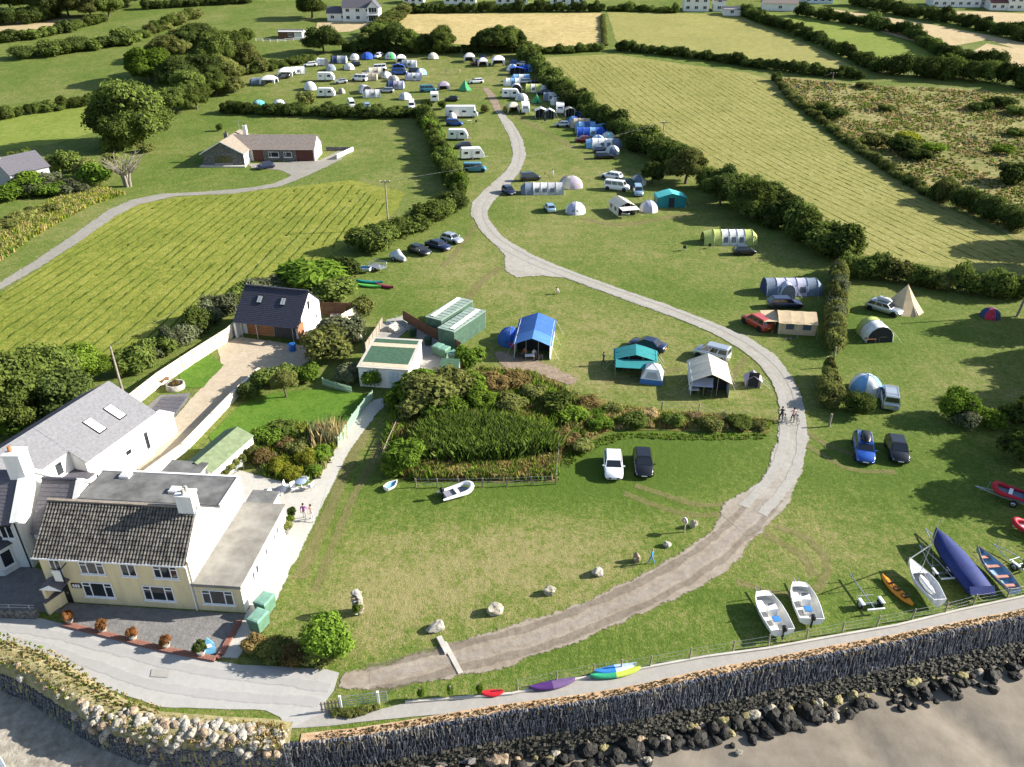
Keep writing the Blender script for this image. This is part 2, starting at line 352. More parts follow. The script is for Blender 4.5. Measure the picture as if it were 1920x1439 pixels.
# dry (+) and lush (-) patches: photo point, radius across, radius along, weight
PATCH = [(850,1060,9,6,.5),(760,1110,6,4,.4),(1000,1040,7,5,.35),(700,1180,4,4,.35),(1130,1010,6,3.5,.2),
 (1060,640,16,7,.35),(960,560,9,8,.3),(1010,700,8,4,.35),(1150,720,9,3,.35),(1230,470,16,10,.25),(1090,420,14,7,.2),(1330,690,9,5,.25),
 (870,500,6,9,.25),(930,460,5,10,.2),(1370,760,6,3,.3),(1000,330,12,16,.2),(900,250,10,14,.15),(1100,330,18,12,.25),(880,140,60,30,.28),(700,140,40,22,.25),
 (1650,1000,8,4,-.05),(1500,1060,5,2.5,.15),(1350,1150,6,2,.1),(1520,1020,4,4,.2),
 (980,930,16,3.2,-.5),(1280,830,10,4,-.55),(1180,890,14,2.5,-.35),(1100,860,10,4,-.4),(600,930,2,8,-.1),(1600,900,8,5,-.35),(1560,1140,8,3,-.35),(1680,830,7,6,-.2),
 (1200,1200,10,1.5,-.2),(1050,1230,6,1.4,-.3),(1350,1120,4,1.5,-.3),(1620,640,3,12,-.4),(1700,620,14,9,-.15),(1530,640,3,8,-.35),(1120,500,10,5,-.15),(1250,560,12,4,-.2),(1500,600,5,8,-.2),
 (560,1090,1.6,7,-.1),(470,320,22,12,-.2),(700,300,12,22,.05),(720,250,14,12,.2),(120,235,40,14,-.3),(150,140,60,20,-.05),(80,180,30,10,.1),(100,340,14,8,-.1),(150,400,8,5,.35),(60,450,8,4,.25),
 (1790,600,12,6,-.1),(760,600,6,6,-.3),(720,560,5,5,-.25),(430,40,50,25,.05),(250,30,50,25,-.05)]
PW = [(G(a, b), rx, ry, k) for a, b, rx, ry, k in PATCH]
def dryness(x, y):
    d = .47-(.04 if y > 200 else 0)
    for c, rx, ry, k in PW:
        q = ((x-c.x)/rx)**2+((y-c.y)/ry)**2
        if q < 6: d += k*(.6 if k > 0 else .8)*math.exp(-q)
    return d
def make_land():
    rows = [0]
    st = .9
    while rows[-1] < 420: rows.append(rows[-1]+st); st = min(st*1.022, 4.5)
    while rows[-1] < 2600: rows.append(rows[-1]+st); st *= 1.25
    us = list(np.linspace(-1, 1, 170)); us = [-9,-5,-3,-2,-1.6,-1.3,-1.12]+us+[1.12,1.3,1.6,2,3,5,9]
    V = []; D = []
    for r in rows:
        for u in us:
            x = u*(62+.70*r); cy = crest_y(x)
            y = cy+r+(31-cy)*(1-math.exp(-r/40.)) if r else cy
            V.append((x, y, terr(x, y))); D.append(dryness(x, y) if abs(u) <= 1.3 and r < 420 else .55)
    nx = len(us); F = np.array([(j*nx+i, j*nx+i+1, (j+1)*nx+i+1, (j+1)*nx+i) for j in range(len(rows)-1) for i in range(nx-1)])
    me = npmesh('land', np.array(V), F, GRASS, smooth=True)
    a = me.attributes.new('dry', 'FLOAT', 'POINT'); a.data.foreach_set('value', np.array(D, dtype=np.float32))
    return tag(link('land', me), kind='structure')
make_land()
# beach: one sheet running under everything seaward, gently rippled with run-off channels
def make_sand():
    xs = np.concatenate([[-900,-300,-120], np.linspace(-70, 80, 150), [120, 300, 900]]); ys = np.concatenate([[-900,-200,-50, 0], np.linspace(8, 70, 64)])
    V = []
    for y in ys:
        for x in xs:
            z = -3.45+.10*mnoise.noise((x*.12, y*.12, 3))+.04*mnoise.noise((x*.6+y*.3, y*.25, 8))
            u = x*.93+y*.36
            for c, wd, dp in ((24, .5, .3), (33.5, .6, .38), (41, 1.1, .42), (13, .4, .22), (29, .35, .14), (8, .5, .2)):
                q = (u-c-.6*math.sin(y*.35+c))/wd; z -= dp*math.exp(-q*q)
            V.append((x, y, z))
    nx = len(xs); F = np.array([(j*nx+i, j*nx+i+1, (j+1)*nx+i+1, (j+1)*nx+i) for j in range(len(ys)-1) for i in range(nx-1)])
    tag(link('beach_sand', npmesh('beach_sand', np.array(V), F, SAND, smooth=True)), kind='structure')
make_sand()
drape('slipway', [(-140,-60),(-24,-60),(-21,20),(-16,28.5),(-13.4,29.8),(-13.2,31.6),(-18,32.2),(-23,32.4),(-26,33.6),(-32,37),(-40,39),(-140,41)], SLIP, 0, 3, 2, 0, z=-1.65)
# fields
drape('hay_field', W([(0,552),(60,515),(150,452),(240,388),(330,370),(430,362),(560,350),(660,338),(760,362),(740,400),(690,440),(600,490),(520,520),(440,560),(380,600),(300,650),(220,700),(120,690),(-120,720),(-200,640)]), HAYL, .03, 3, 3, .4)
drape('hay_field', W([(1018,108),(1150,102),(1400,137),(1450,152),(1500,215),(1590,280),(1700,345),(1800,400),(1925,468),(2020,530),(1920,520),(1640,487),(1480,410),(1330,335),(1180,248),(1060,185)]), HAYR, .03, 3, 3, .4)
drape('stubble_field', W([(752,27),(1128,25),(1133,86),(1000,92),(930,90),(840,82),(700,62)]), STRAW, .04, 4, 4, .5)
drape('pale_field', W([(1138,23),(1380,27),(1460,62),(1540,95),(1625,140),(1480,128),(1160,91)]), PALE, .04, 4, 4, .5)
drape('meadow', W([(1395,22),(1500,30),(1620,52),(1720,85),(1765,118),(1660,125),(1560,82)]), MEADOW, .04, 4, 4, .5)
drape('stubble_field', W([(1560,18),(1700,38),(1850,66),(1960,90),(1960,110),(1850,75),(1760,92),(1650,60)]), BEIGE, .04, 4, 4, .5)
drape('stubble_field', W([(1790,118),(1850,82),(1990,108),(1990,160),(1900,135)]), BEIGE, .05, 4, 4, .5)
drape('stubble_field', W([(1740,22),(1840,22),(1990,30),(1990,80),(1860,50)]), BEIGE, .05, 4, 4, .5)
drape('stubble_field', W([(-60,46),(80,36),(170,33),(110,50),(0,64),(-80,70)]), BEIGE, .04, 4, 4, .5)
drape('bare_field', W([(595,42),(690,38),(700,45),(655,60),(590,62)]), BEIGE, .04, 4, 4, .5)
drape('meadow', W([(-150,212),(0,208),(190,196),(210,240),(100,270),(-150,300)]), MEADOW, .04, 4, 4, .5)
drape('rough_field', W([(1448,142),(1640,160),(1780,165),(2000,180),(2050,420),(1925,460),(1850,420),(1760,368),(1680,325),(1600,275),(1500,205)]), ROUGH, .04, 3, 3, .5)
# ways
drape('lane', [(-120,47),(-62,44)]+W([(0,1157),(75,1160),(120,1170),(240,1201),(380,1237),(450,1247),(520,1250),(610,1256),(637,1262),(626,1296),(612,1315),(612,1338),(720,1346),(690,1354),(540,1368),(525,1345),(500,1332),(400,1330),(300,1326),(220,1300),(140,1264),(60,1226),(0,1214)])+[(-60,40.2),(-120,42.2)], LANE, .03, 3, .8, .08)
drape('sea_path', W([(612,1334),(700,1334),(760,1319),(860,1312),(960,1304),(1080,1277),(1200,1257),(1320,1235),(1440,1219),(1560,1197),(1680,1176),(1800,1147),(1920,1120)])+[(60,48.2),(110,59),(110,57.6),(60,47.0)]+W([(1925,1140),(1800,1168),(1680,1195),(1560,1218),(1440,1239),(1320,1263),(1200,1286),(1080,1305),(960,1326),(850,1338),(690,1353),(545,1367)]), PATHM, .045, 3, .8, .03)
drape('earth_track', W([(637,1261),(740,1238),(845,1205),(960,1170),(1035,1147),(1110,1120),(1185,1084),(1260,1042),(1322,1002),(1352,968),(1350,945),(1400,925),(1428,945),(1440,985),(1385,1055),(1335,1093),(1277,1123),(1185,1163),(1100,1201),(1035,1223),(975,1243),(960,1253),(860,1272),(720,1293),(628,1300)]), DIRT, .04, 3, .35, .16, ringw=.8)
drape('gravel_track', W([(1348,962),(1358,942),(1415,910),(1437,880),(1452,830),(1461,780),(1455,735),(1432,692),(1392,656),(1340,624),(1250,592),(1150,556),(1060,523),(1015,518),(968,522),(945,508),(945,480),(925,455),(902,430),(880,402),(884,380),(905,358),(938,330),(956,310),(961,285),(953,255),(938,228),(928,208),(942,208),(962,232),(980,260),(988,290),(978,320),(955,350),(928,376),(915,398),(920,415),(945,446),(1000,478),(1070,508),(1150,537),(1250,571),(1340,606),(1400,630),(1455,665),(1490,710),(1508,770),(1517,820),(1508,880),(1482,945),(1445,985),(1400,1010)]), GRAVEL, .05, 3, .4, .13, ringw=.7)
drape('earth_track', W([(928,211),(912,180),(904,165),(918,165),(934,185),(944,211)]), BARE, .04, 3, .5, .2, ringw=.9)
drape('drive', W([(-120,600),(0,528),(60,492),(130,445),(200,395),(245,375),(300,364),(380,360),(470,352),(510,345),(545,330),(525,320),(470,316),(465,308),(600,300),(640,280),(660,282),(640,300),(600,320),(560,338),(520,352),(440,364),(330,369),(262,384),(215,408),(150,455),(75,503),(0,546),(-120,624)]), ASPH, .05, 3, .7, .1, ringw=.8)
drape('pale_path', W([(455,1160),(520,1000),(600,880),(632,832),(665,780),(700,750),(735,742),(742,752),(712,772),(682,812),(655,850),(628,905),(600,965),(545,1075),(505,1160),(480,1200),(445,1238),(412,1236)]), WPATH, .04, 3, .5, .06, ringw=.5)
drape('garden_patio', W([(410,905),(450,882),(560,912),(618,905),(600,965),(537,990),(500,1010),(440,990)]), WPATH, .05, 3, .5, .04, ringw=.4)
drape('gravel_yard', W([(405,645),(450,632),(565,648),(600,640),(620,655),(560,690),(490,700),(440,745),(400,780),(345,838),(250,895),(285,830),(330,780),(360,745),(415,690)]), YARD, .04, 3, .5, .06, ringw=0.3)
drape('lawn', W([(335,705),(345,695),(390,664),(398,672),(420,685),(405,700),(380,728),(345,728)]), LAWN, .055, 3, .4, .12)
drape('lawn', W([(390,820),(420,790),(470,745),(540,735),(620,730),(690,740),(660,790),(630,840),(560,860),(430,860)]), LAWN, .045, 3, .5, .1)
drape('paved_yard', W([(745,735),(770,700),(790,640),(740,600),(755,592),(800,625),(860,660),(870,700),(860,740)]), PATHM, .05, 3, .5, .05)
drape('paved_yard', W([(690,640),(725,600),(770,592),(775,610),(740,640)]), PATHM, .055, 3, .5, .05)
drape('terrace', W([(112,1148),(128,1132),(460,1153),(450,1165),(410,1236),(310,1217),(240,1199),(125,1168)]), SETTS, .05, 3, .8, 0)
drape('forecourt', W([(-40,1075),(60,1062),(120,1090),(112,1150),(60,1148),(0,1146),(-60,1140)]), SETTS, .05, 3, .8, 0)
drape('reed_bed', W([(735,760),(760,725),(850,715),(900,690),(1000,700),(1080,735),(1150,755),(1250,770),(1370,775),(1455,790),(1440,812),(1350,810),(1250,808),(1150,808),(1100,830),(1050,860),(1043,905),(900,905),(780,905),(715,890),(715,850)]), SCRUB, .04, 3, .6, .2)
drape('bare_earth', W([(920,655),(1000,672),(1045,690),(1090,715),(1070,725),(1000,705),(940,690)]), BARE, .05, 3, .5, .25, ringw=.9)

RUTD = groundmat('earth_rut', ((.14,.112,.085), (.18,.148,.112), (.225,.19,.148), (.28,.24,.19)), bump=.4, bscale=10, fine=2, edge=True, amp=.9, emax=.3)
RUTL = groundmat('earth_rut_pale', ((.32,.28,.23), (.37,.33,.28), (.42,.38,.33), (.46,.42,.37)), bump=.3, bscale=10, fine=2, edge=True, amp=.8, emax=.35)
Q0 = smooth_line(W([(690,1275),(860,1232),(1000,1198),(1120,1152),(1230,1102),(1330,1042),(1395,985),(1440,930)]), 2, False)
for s_, wd, mt in ((-1.05,.8,RUTD), (.95,.8,RUTD), (-.1,.9,RUTL)):
    A = []; B = []
    for i, p in enumerate(Q0): d = (Q0[min(i+1,len(Q0)-1)]-Q0[max(i-1,0)]).normalized(); n = Vector((-d.y,d.x)); A.append(p+n*(s_+wd/2)); B.append(p+n*(s_-wd/2))
    drape('track_rut', A+B[::-1], mt, .07, 3, .5, .2, ringw=wd*.45)
# worn ground: tyre lines and trodden grass
WORN = groundmat('worn_grass', ((.17,.165,.05), (.21,.19,.075), (.25,.215,.10), (.30,.25,.13)), edge=True, fine=5, amp=.8, emax=.5)
def wornstrip(pts, wd, off=.02):
    Q = smooth_line(W(pts), 2, False); A = []; B = []
    for i, p in enumerate(Q): d = (Q[min(i+1,len(Q)-1)]-Q[max(i-1,0)]).normalized(); n = Vector((-d.y,d.x)); A.append(p+n*wd*.5); B.append(p-n*wd*.5)
    drape('worn_grass', A+B[::-1], WORN, off, 3, .6, .15, ringw=wd*.42)
for p, wd in (([(690,800),(650,880),(620,950),(590,1020),(560,1090)], 1.3), ([(720,820),(680,900),(650,960),(622,1030),(590,1110)], .9), ([(1190,910),(1250,930),(1310,950),(1370,945)], .8), ([(1170,925),(1230,950),(1300,968),(1350,965)], .8),
  ([(1450,985),(1520,1010),(1560,1060),(1530,1110)], .9), ([(1430,1000),(1500,1035),(1530,1080)], .9), ([(905,400),(880,440),(855,475),(830,500)], 1.2), ([(940,500),(900,530),(870,570),(840,590)], 1.6), ([(1400,670),(1385,690),(1370,720),(1340,745)], 1.), ([(1280,690),(1230,700),(1180,715),(1130,715)], 1.6),
  ([(1500,800),(1540,830),(1590,850),(1640,870)], .8), ([(1505,830),(1550,860),(1600,885),(1680,885)], .8), ([(1510,1120),(1440,1110),(1380,1090)], .8), ([(1090,410),(1160,425),(1240,410),(1300,400)], 2.2), ([(930,190),(960,215),(1000,235),(1080,280)], 1.6), ([(900,330),(885,300),(880,270),(878,240)], 1.4), ([(700,130),(760,150),(840,160),(905,165)], 2.), ([(600,140),(680,160),(760,185),(900,180)], 1.6)): wornstrip(p, wd)

LANEW = groundmat('lane_wheel_polish', ((.40,.39,.37), (.44,.43,.41), (.47,.46,.44), (.50,.49,.47)), bump=.1, bscale=20, fine=3, edge=True, amp=.4, emax=.55)
for pts in ([(0,1178),(90,1186),(200,1215),(330,1250),(450,1268),(560,1282),(620,1290)], [(0,1200),(80,1212),(170,1245),(280,1285),(400,1305),(520,1312),(600,1318)]):
    Q = smooth_line(W(pts), 2, False); A = []; B = []
    for i, p in enumerate(Q): d = (Q[min(i+1,len(Q)-1)]-Q[max(i-1,0)]).normalized(); n = Vector((-d.y,d.x)); A.append(p+n*.45); B.append(p-n*.45)
    drape('lane_wheel_path', A+B[::-1], LANEW, .055, 3, .6, .08, ringw=.38)
drape('lane_patch', W([(285,1256),(318,1259),(315,1272),(282,1270)]), PATHM, .065, 3, .5, .02)
# ------------------------------------------------------------------ plants
def leafcloud(centres, radii, n, size, flat=1., up=.25, seed=0, long=1.35):
    """n leaf-shaped quads over the skins of a set of lobes"""
    rg = np.random.default_rng(seed); c = np.asarray(centres, float); r = np.asarray(radii, float)
    p = (r**2)/np.sum(r**2); k = rg.choice(len(c), n, p=p)
    d = rg.normal(size=(n, 3)); d /= np.linalg.norm(d, axis=1)[:, None]
    d[:, 2] = np.where(rg.random(n) < .45, np.abs(d[:, 2]), d[:, 2])
    rad = r[k]*(1-.35*rg.random(n)**2.2)*(1+.10*rg.normal(size=n))
    pos = c[k]+d*rad[:, None]
    nr = d+rg.normal(size=(n, 3))*.55; nr[:, 2] += up; nr /= np.linalg.norm(nr, axis=1)[:, None]
    t = rg.normal(size=(n, 3)); t -= nr*np.sum(t*nr, axis=1)[:, None]; t /= np.linalg.norm(t, axis=1)[:, None]
    b = np.cross(nr, t); s = size*(.55+.9*rg.random(n))[:, None]
    V = np.stack([pos-t*s*long*.5, pos+b*s*.42, pos+t*s*long*.5, pos-b*s*.42], axis=1).reshape(-1, 3)
    return V, np.arange(4*n).reshape(-1, 4)
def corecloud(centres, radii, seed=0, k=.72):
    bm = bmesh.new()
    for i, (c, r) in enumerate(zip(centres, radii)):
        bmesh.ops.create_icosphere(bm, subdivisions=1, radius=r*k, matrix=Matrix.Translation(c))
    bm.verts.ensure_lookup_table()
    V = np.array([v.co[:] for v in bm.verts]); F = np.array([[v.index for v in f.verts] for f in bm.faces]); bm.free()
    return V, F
def blob(name, seed, n, size, lobes, lr, squash=1., mat=None, up=.25, spread=.62, base=0., long=1.35):
    rg = np.random.default_rng(seed); cs = [(0, 0, base+.0)]; rs = [.55]
    for i in range(lobes):
        a = rg.random()*2*PI; z = rg.uniform(-.55, .85); q = math.sqrt(max(0, 1-z*z))*spread*rg.uniform(.75, 1.15)
        cs.append((q*math.cos(a), q*math.sin(a), z*spread*squash+base)); rs.append(lr*rg.uniform(.65, 1.3))
    V, Q = leafcloud(cs, rs, n, size, up=up, seed=seed, long=long)
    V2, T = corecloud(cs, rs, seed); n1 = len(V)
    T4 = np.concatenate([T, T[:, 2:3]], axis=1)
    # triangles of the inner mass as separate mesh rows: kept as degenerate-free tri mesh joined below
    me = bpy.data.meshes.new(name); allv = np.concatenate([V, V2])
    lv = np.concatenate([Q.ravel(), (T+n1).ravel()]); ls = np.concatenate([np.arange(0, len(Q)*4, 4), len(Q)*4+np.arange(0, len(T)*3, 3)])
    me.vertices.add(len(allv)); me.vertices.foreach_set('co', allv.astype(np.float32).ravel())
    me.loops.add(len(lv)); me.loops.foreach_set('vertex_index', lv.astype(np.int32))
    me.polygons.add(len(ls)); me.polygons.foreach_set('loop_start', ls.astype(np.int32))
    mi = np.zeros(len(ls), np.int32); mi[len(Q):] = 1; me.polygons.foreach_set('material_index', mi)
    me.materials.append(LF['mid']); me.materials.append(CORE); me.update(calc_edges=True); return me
SHRUB = [blob('shrub_%d' % i, 10+i, 2600, .125, 12, .42, .8, up=.3) for i in range(5)]
SPIKY = [blob('spiky_%d' % i, 30+i, 2600, .14, 14, .36, .8, up=.5, long=2.6) for i in range(3)]
CROWN = [blob('crown_%d' % i, 50+i, 8500, .078, 22, .34, .85, up=.25, spread=.70) for i in range(5)]
DENSE = [blob('dense_%d' % i, 70+i, 5200, .085, 10, .45, .9, up=.2, spread=.5) for i in range(3)]
def leafy(name, me, sp, parent, loc, sc, rz=None):
    o = link(name, me, parent, loc, random.random()*6.28 if rz is None else rz, sc)
    o.material_slots[0].link = 'OBJECT'; o.material_slots[0].material = LF[sp]; return o
def hedge(label, pts, h, wd, sp, group=None, lib=None, step=.62, name='hedge', cat='hedge', var=.25, mix=None):
    """a run of overlapping bushes along a line; each bush is a part"""
    P = W(pts); b = P[0]; root = thing(name, label, cat, b, 0, group)
    L = [(P[i+1]-P[i]).length for i in range(len(P)-1)]; tot = sum(L); st = wd*step; n = max(2, int(tot/st))
    for i in range(n):
        d = (i+.5+random.uniform(-.25, .25))*tot/n; k = 0
        while k < len(L)-1 and d > L[k]: d -= L[k]; k += 1
        p = P[k].lerp(P[k+1], d/L[k]); q = random.uniform(1-var, 1+var); hh = 1.22*h*random.uniform(1-var, 1+var)
        p = p+Vector((random.uniform(-.12, .12)*wd, random.uniform(-.12, .12)*wd, 0)); z = terr(p.x, p.y)+hh*.40
        s2 = mix if (mix and random.random() < .3) else sp
        u = random.random(); big = random.uniform(1.25, 1.6) if random.random() < .08 else 1
        leafy('foliage', random.choice(lib or (SHRUB if u < .6 else SPIKY if u < .85 else DENSE)), s2, root, (p.x-b.x, p.y-b.y, z-b.z), (wd*.68*q*random.uniform(.85,1.15), wd*.68*q, hh*.64*big))
    return root
def bush(label, px, py, r, h, sp, lib=None, name='bush', cat='bush', group=None):
    p = G(px, py); t = thing(name, label, cat, p, 0, group)
    leafy('foliage', random.choice(lib or SHRUB), sp, t, (0, 0, h*.45), (r, r, h*.62)); return t
_trunks = {}
def trunkmesh(kind):
    if kind in _trunks: return _trunks[kind]
    m = MB(); rg = random.Random(kind)
    m.tube([(0,0,-.02),(.01,.02,.15),(.03,0,.35),(0,.02,.55)], [.05,.036,.030,.022], 8)
    for k in range(7):
        a = k*.9+rg.random(); z = .26+.05*k; l = rg.uniform(.16, .27)
        m.tube([(.01,.01,z),(.5*l*math.cos(a), .5*l*math.sin(a), z+.09),(l*math.cos(a), l*math.sin(a), z+.22)], [.016,.011,.005], 5)
    me = m.mesh('trunk'); me.materials.append(BARK); _trunks[kind] = me; return me
def tree(label, px, py, h, r, sp, group=None, lib=None, name='tree', clear=.14, world=None):
    p = Vector(world) if world else G(px, py)
    if world: p.z = terr(p.x, p.y)
    t = thing(name, label, 'tree', p, random.random()*6, group)
    link('trunk', trunkmesh(random.randint(0, 3)), t, (0, 0, -.05), 0, (h, h, h))
    ch = h*(1-clear); leafy('crown', random.choice(lib or CROWN), sp, t, (0, 0, h*clear+ch*.50), (r*.86, r*.86, ch*.58))
    for k in range(5 if h > 6 else 3):                 # boughs filling the sides down towards the ground
        a = k*2*PI/(5 if h > 6 else 3)+random.uniform(-.4, .4); q = random.uniform(.42, .58); e = random.uniform(.44, .60)
        leafy('bough', random.choice(lib or CROWN), sp, t, (r*q*math.cos(a), r*q*math.sin(a), h*clear+ch*random.uniform(.22, .46)), (r*e, r*e, ch*e*.62))
    return t
# --- hedges round the right-hand fields
hedge('long dark hedge running between the pitches and the striped hay field', [(985,104),(1003,127),(1040,168),(1085,208),(1130,236),(1190,268),(1245,303),(1285,325)], 4.2, 5.2, 'mid', mix='dark')
hedge('thick hedge below the hay field, behind the green-striped tunnel tent', [(1330,350),(1375,372),(1425,395),(1475,432),(1530,462),(1595,490)], 4.6, 6., 'mid', mix='dark')
hedge('hedge behind the beige tipi on the right', [(1575,512),(1640,520),(1740,535),(1840,550),(1940,562)], 3.0, 3.4, 'mid', mix='olive')
hedge('narrow dry-leaved hedge between the beige frame tent and the tipi pitch', [(1570,520),(1566,580),(1562,660)], 2.3, 1.9, 'olive', mix='grey', step=.3, var=.12)
hedge('short ragged hedge beside the track by the two cyclists', [(1557,708),(1553,765)], 1.7, 1.8, 'olive', step=.4)
hedge('hedge behind the row of parked caravans', [(797,222),(808,250),(822,285),(838,322),(860,372)], 3.2, 3.4, 'mid', mix='lush')
hedge('bushy hedge behind the three parked cars and covered trailer', [(862,392),(820,412),(775,430),(735,446),(690,470)], 2.9, 4.4, 'mid', mix='dark')
hedge('low grey-green hedge outside the cream garden fence', [(520,548),(470,562),(410,600),(350,640),(290,675),(240,707)], 2.6, 2.8, 'grey', mix='mid')
hedge('hedge of dark shrubs dividing the upper pitches from the bungalow lawn', [(415,212),(470,214),(530,216),(600,218),(660,220),(720,220),(792,220)], 2.3, 3.2, 'dark', mix='mid')
hedge('clipped hedge along the foot of the pale stubble field', [(1005,100),(1070,99),(1132,95)], 2.3, 3., 'mid')
hedge('long dark hedge between the pale field and the striped hay field', [(1158,95),(1250,103),(1330,113),(1420,127),(1500,138),(1612,148)], 2.6, 3.4, 'dark')
hedge('hedge slanting down between the pale field and the bright meadow', [(1382,25),(1440,46),(1520,74),(1590,107),(1650,137)], 3.2, 4., 'dark', mix='mid')
hedge('lumpy hedge along the far side of the bright meadow', [(1500,30),(1600,46),(1700,66),(1745,92),(1775,118)], 3.6, 4.4, 'dark', mix='mid')
hedge('tall hedge below the terrace of white houses, far right', [(1590,8),(1700,30),(1800,47),(1940,82)], 4.2, 5., 'dark')
hedge('belt of big dark bushes above the rough field', [(1655,138),(1720,145),(1790,148),(1860,155),(1950,172)], 5.2, 6.5, 'dark', mix='mid', lib=DENSE)
hedge('clump of scrub at the corner of the beige stubble, far right', [(1770,112),(1820,118),(1880,135)], 4.5, 6., 'dark', lib=DENSE)
hedge('low overgrown bank between the striped hay field and the rough field', [(1455,152),(1480,182),(1530,222),(1580,262),(1640,303),(1700,343),(1760,378)], 1.5, 2.2, 'olive', mix='dark')
hedge('dark thicket at the lower end of the rough field', [(1750,372),(1800,392),(1860,415),(1930,440)], 4.2, 4.6, 'dark', mix='olive', lib=DENSE)
hedge('dark hedge in front of the far white bungalows', [(762,24),(850,24),(960,22),(1060,22),(1130,22)], 3.0, 3.5, 'dark')
hedge('pale green overgrown hedge running down beside the stubble field', [(765,20),(735,40),(712,60),(690,78)], 3., 6, 'olive', mix='mid')
hedge('hedge in front of the far white house with garage', [(1140,20),(1200,22),(1270,25)], 2.2, 3., 'mid')
hedge('scrubby line of bushes between the stubble field and pale field', [(1130,30),(1132,58),(1134,86)], 1.0, 1.6, 'olive')
hedge('distant wood behind the far bungalows', [(700,-12),(820,-16),(940,-16),(1060,-16),(1180,-14)], 7, 9, 'dark', mix='mid', lib=DENSE)
hedge('distant trees behind the white houses above the pale field', [(1230,-4),(1330,-8),(1420,-4),(1520,-10),(1640,-8)], 7, 9, 'dark', mix='mid', lib=DENSE)
hedge('distant trees behind the top right terrace', [(1690,-6),(1780,-10),(1860,-8),(1960,0)], 8, 9, 'mid', mix='dark', lib=DENSE)
hedge('distant hedge along the skyline at the upper left', [(-60,-8),(100,-12),(260,-14),(420,-16),(580,-14)], 6, 8, 'dark', mix='mid', lib=DENSE)
# --- left side
hedge('hedge along the dry strip, far upper left', [(-20,82),(60,74),(120,62),(190,42)], 3.2, 4.6, 'mid', mix='dark')
hedge('line of dark bushes across the upper left pasture', [(40,112),(110,102),(190,92),(250,78)], 4.4, 6.5, 'dark', mix='mid')
hedge('hedge climbing away behind the bright green tree', [(265,72),(310,55),(345,42),(372,33)], 3.2, 5., 'olive', mix='mid')
hedge('low hedge across the left pasture below the bright tree', [(-20,228),(60,214),(130,203),(195,193)], 2.4, 3.4, 'mid', mix='dark')
hedge('hedge in the far upper left corner', [(-20,50),(40,45),(85,40),(110,30)], 6, 7, 'dark', lib=DENSE)
hedge('far hedge along the top of the left pastures', [(270,18),(330,14),(390,10),(470,6)], 3., 4, 'dark')
hedge('hedge between the far left meadow and the wooden stable', [(360,78),(420,80),(470,75)], 3, 4.2, 'mid')
hedge('hedge behind the pale dome tents on the far left pitches', [(455,142),(500,132),(545,122),(585,112)], 2.2, 4, 'mid', mix='olive')
hedge('shady hedge below the hill trees at the top of the campsite', [(640,96),(700,98),(760,100),(830,100),(890,98),(975,98)], 2.4, 4, 'dark')
hedge('scrub filling the bank left of the drive', [(-10,380),(25,372),(60,362),(100,370),(150,362)], 2.6, 4.4, 'lush', mix='grey')
hedge('tall grasses and shrubs on the verge left of the drive', [(-10,445),(30,425),(70,405),(105,398)], 1.8, 3.6, 'olive', mix='yellow', lib=SPIKY)
hedge('trees and bushes overhanging the dead trunk by the drive', [(200,290),(235,275),(262,262)], 3.4, 4, 'mid', mix='olive')
# --- big trees upper left
T = tree
T('broad dark leafy tree standing left of the bungalow', 258, 272, 15, 9.8, 'mid', clear=.04)
T('bright yellow-green tree standing in the left pasture', 285, 155, 10.5, 8., 'bright')
T('dark round oak just right of the bright green tree', 332, 172, 10, 6.5, 'dark')
T('dark olive tree behind the round oak', 318, 112, 8, 6.5, 'olive')
T('tall grey-green poplar-like tree right of the oak', 410, 135, 12, 6.5, 'mid')
T('dark tree overlooking the field gate', 385, 160, 9, 6.5, 'dark')
T('mid green tree between the oak and the gate', 360, 190, 8.5, 6, 'mid')
T('smaller tree overhanging the bungalow boundary', 330, 212, 7, 5, 'mid')
T('dark tree behind the grey poplar-like tree', 372, 95, 9, 8, 'dark')
T('leafy tree at the corner of the far left pitches', 440, 115, 9, 6, 'mid')
for i, (x, y, h, r, sp) in enumerate([(20,20,11,8,'dark'),(60,22,10,8,'mid'),(95,38,12,7,'dark'),(130,32,11,8,'dark'),(172,34,11,9,'olive'),(205,32,10,7,'mid'),(240,14,10,7,'dark'),(150,14,11,9,'dark')]):
    T(['dark tree at the very top left corner','mid green tree second from the top left corner','dark conical tree by the dry strip','dark tree beside the conical tree, far left','rounded olive tree at the end of the dry strip','mid green tree right of the rounded olive tree','dark tree on the far hedge, upper left','dark tree behind the rounded olive tree'][i], x, y, h, r, sp, 'trees at the upper left')
for i, (x, y, h, r, sp) in enumerate([(300,138,7,5,'dark'),(345,150,7.5,5.5,'mid'),(390,140,8,6,'mid'),(430,148,7,5,'olive'),(462,128,8,5,'olive'),(405,178,6.5,4.5,'mid'),(370,205,6,4.2,'mid'),(440,175,5,3.6,'olive'),(345,92,7,6,'olive'),(395,85,7,5.5,'mid')]):
    T(['dark tree tucked under the bright green tree','broad dark tree in the middle of the left copse','tall mid green tree in the left copse','tree on the copse edge above the field gate','olive tree at the right end of the left copse','shaded tree at the copse edge by the bungalow lawn','leafy tree right of the broad dark tree','small olive tree beside the field gate','olive tree at the back of the left copse','mid green tree at the back right of the left copse'][i], x, y, h, r, sp, 'trees of the left copse', clear=.06)
T('dense rounded tree behind the wooden stable', 608, 100, 9.5, 7.5, 'dark', lib=DENSE)
T('tall tree left of the far white house', 585, 35, 11, 6, 'mid')
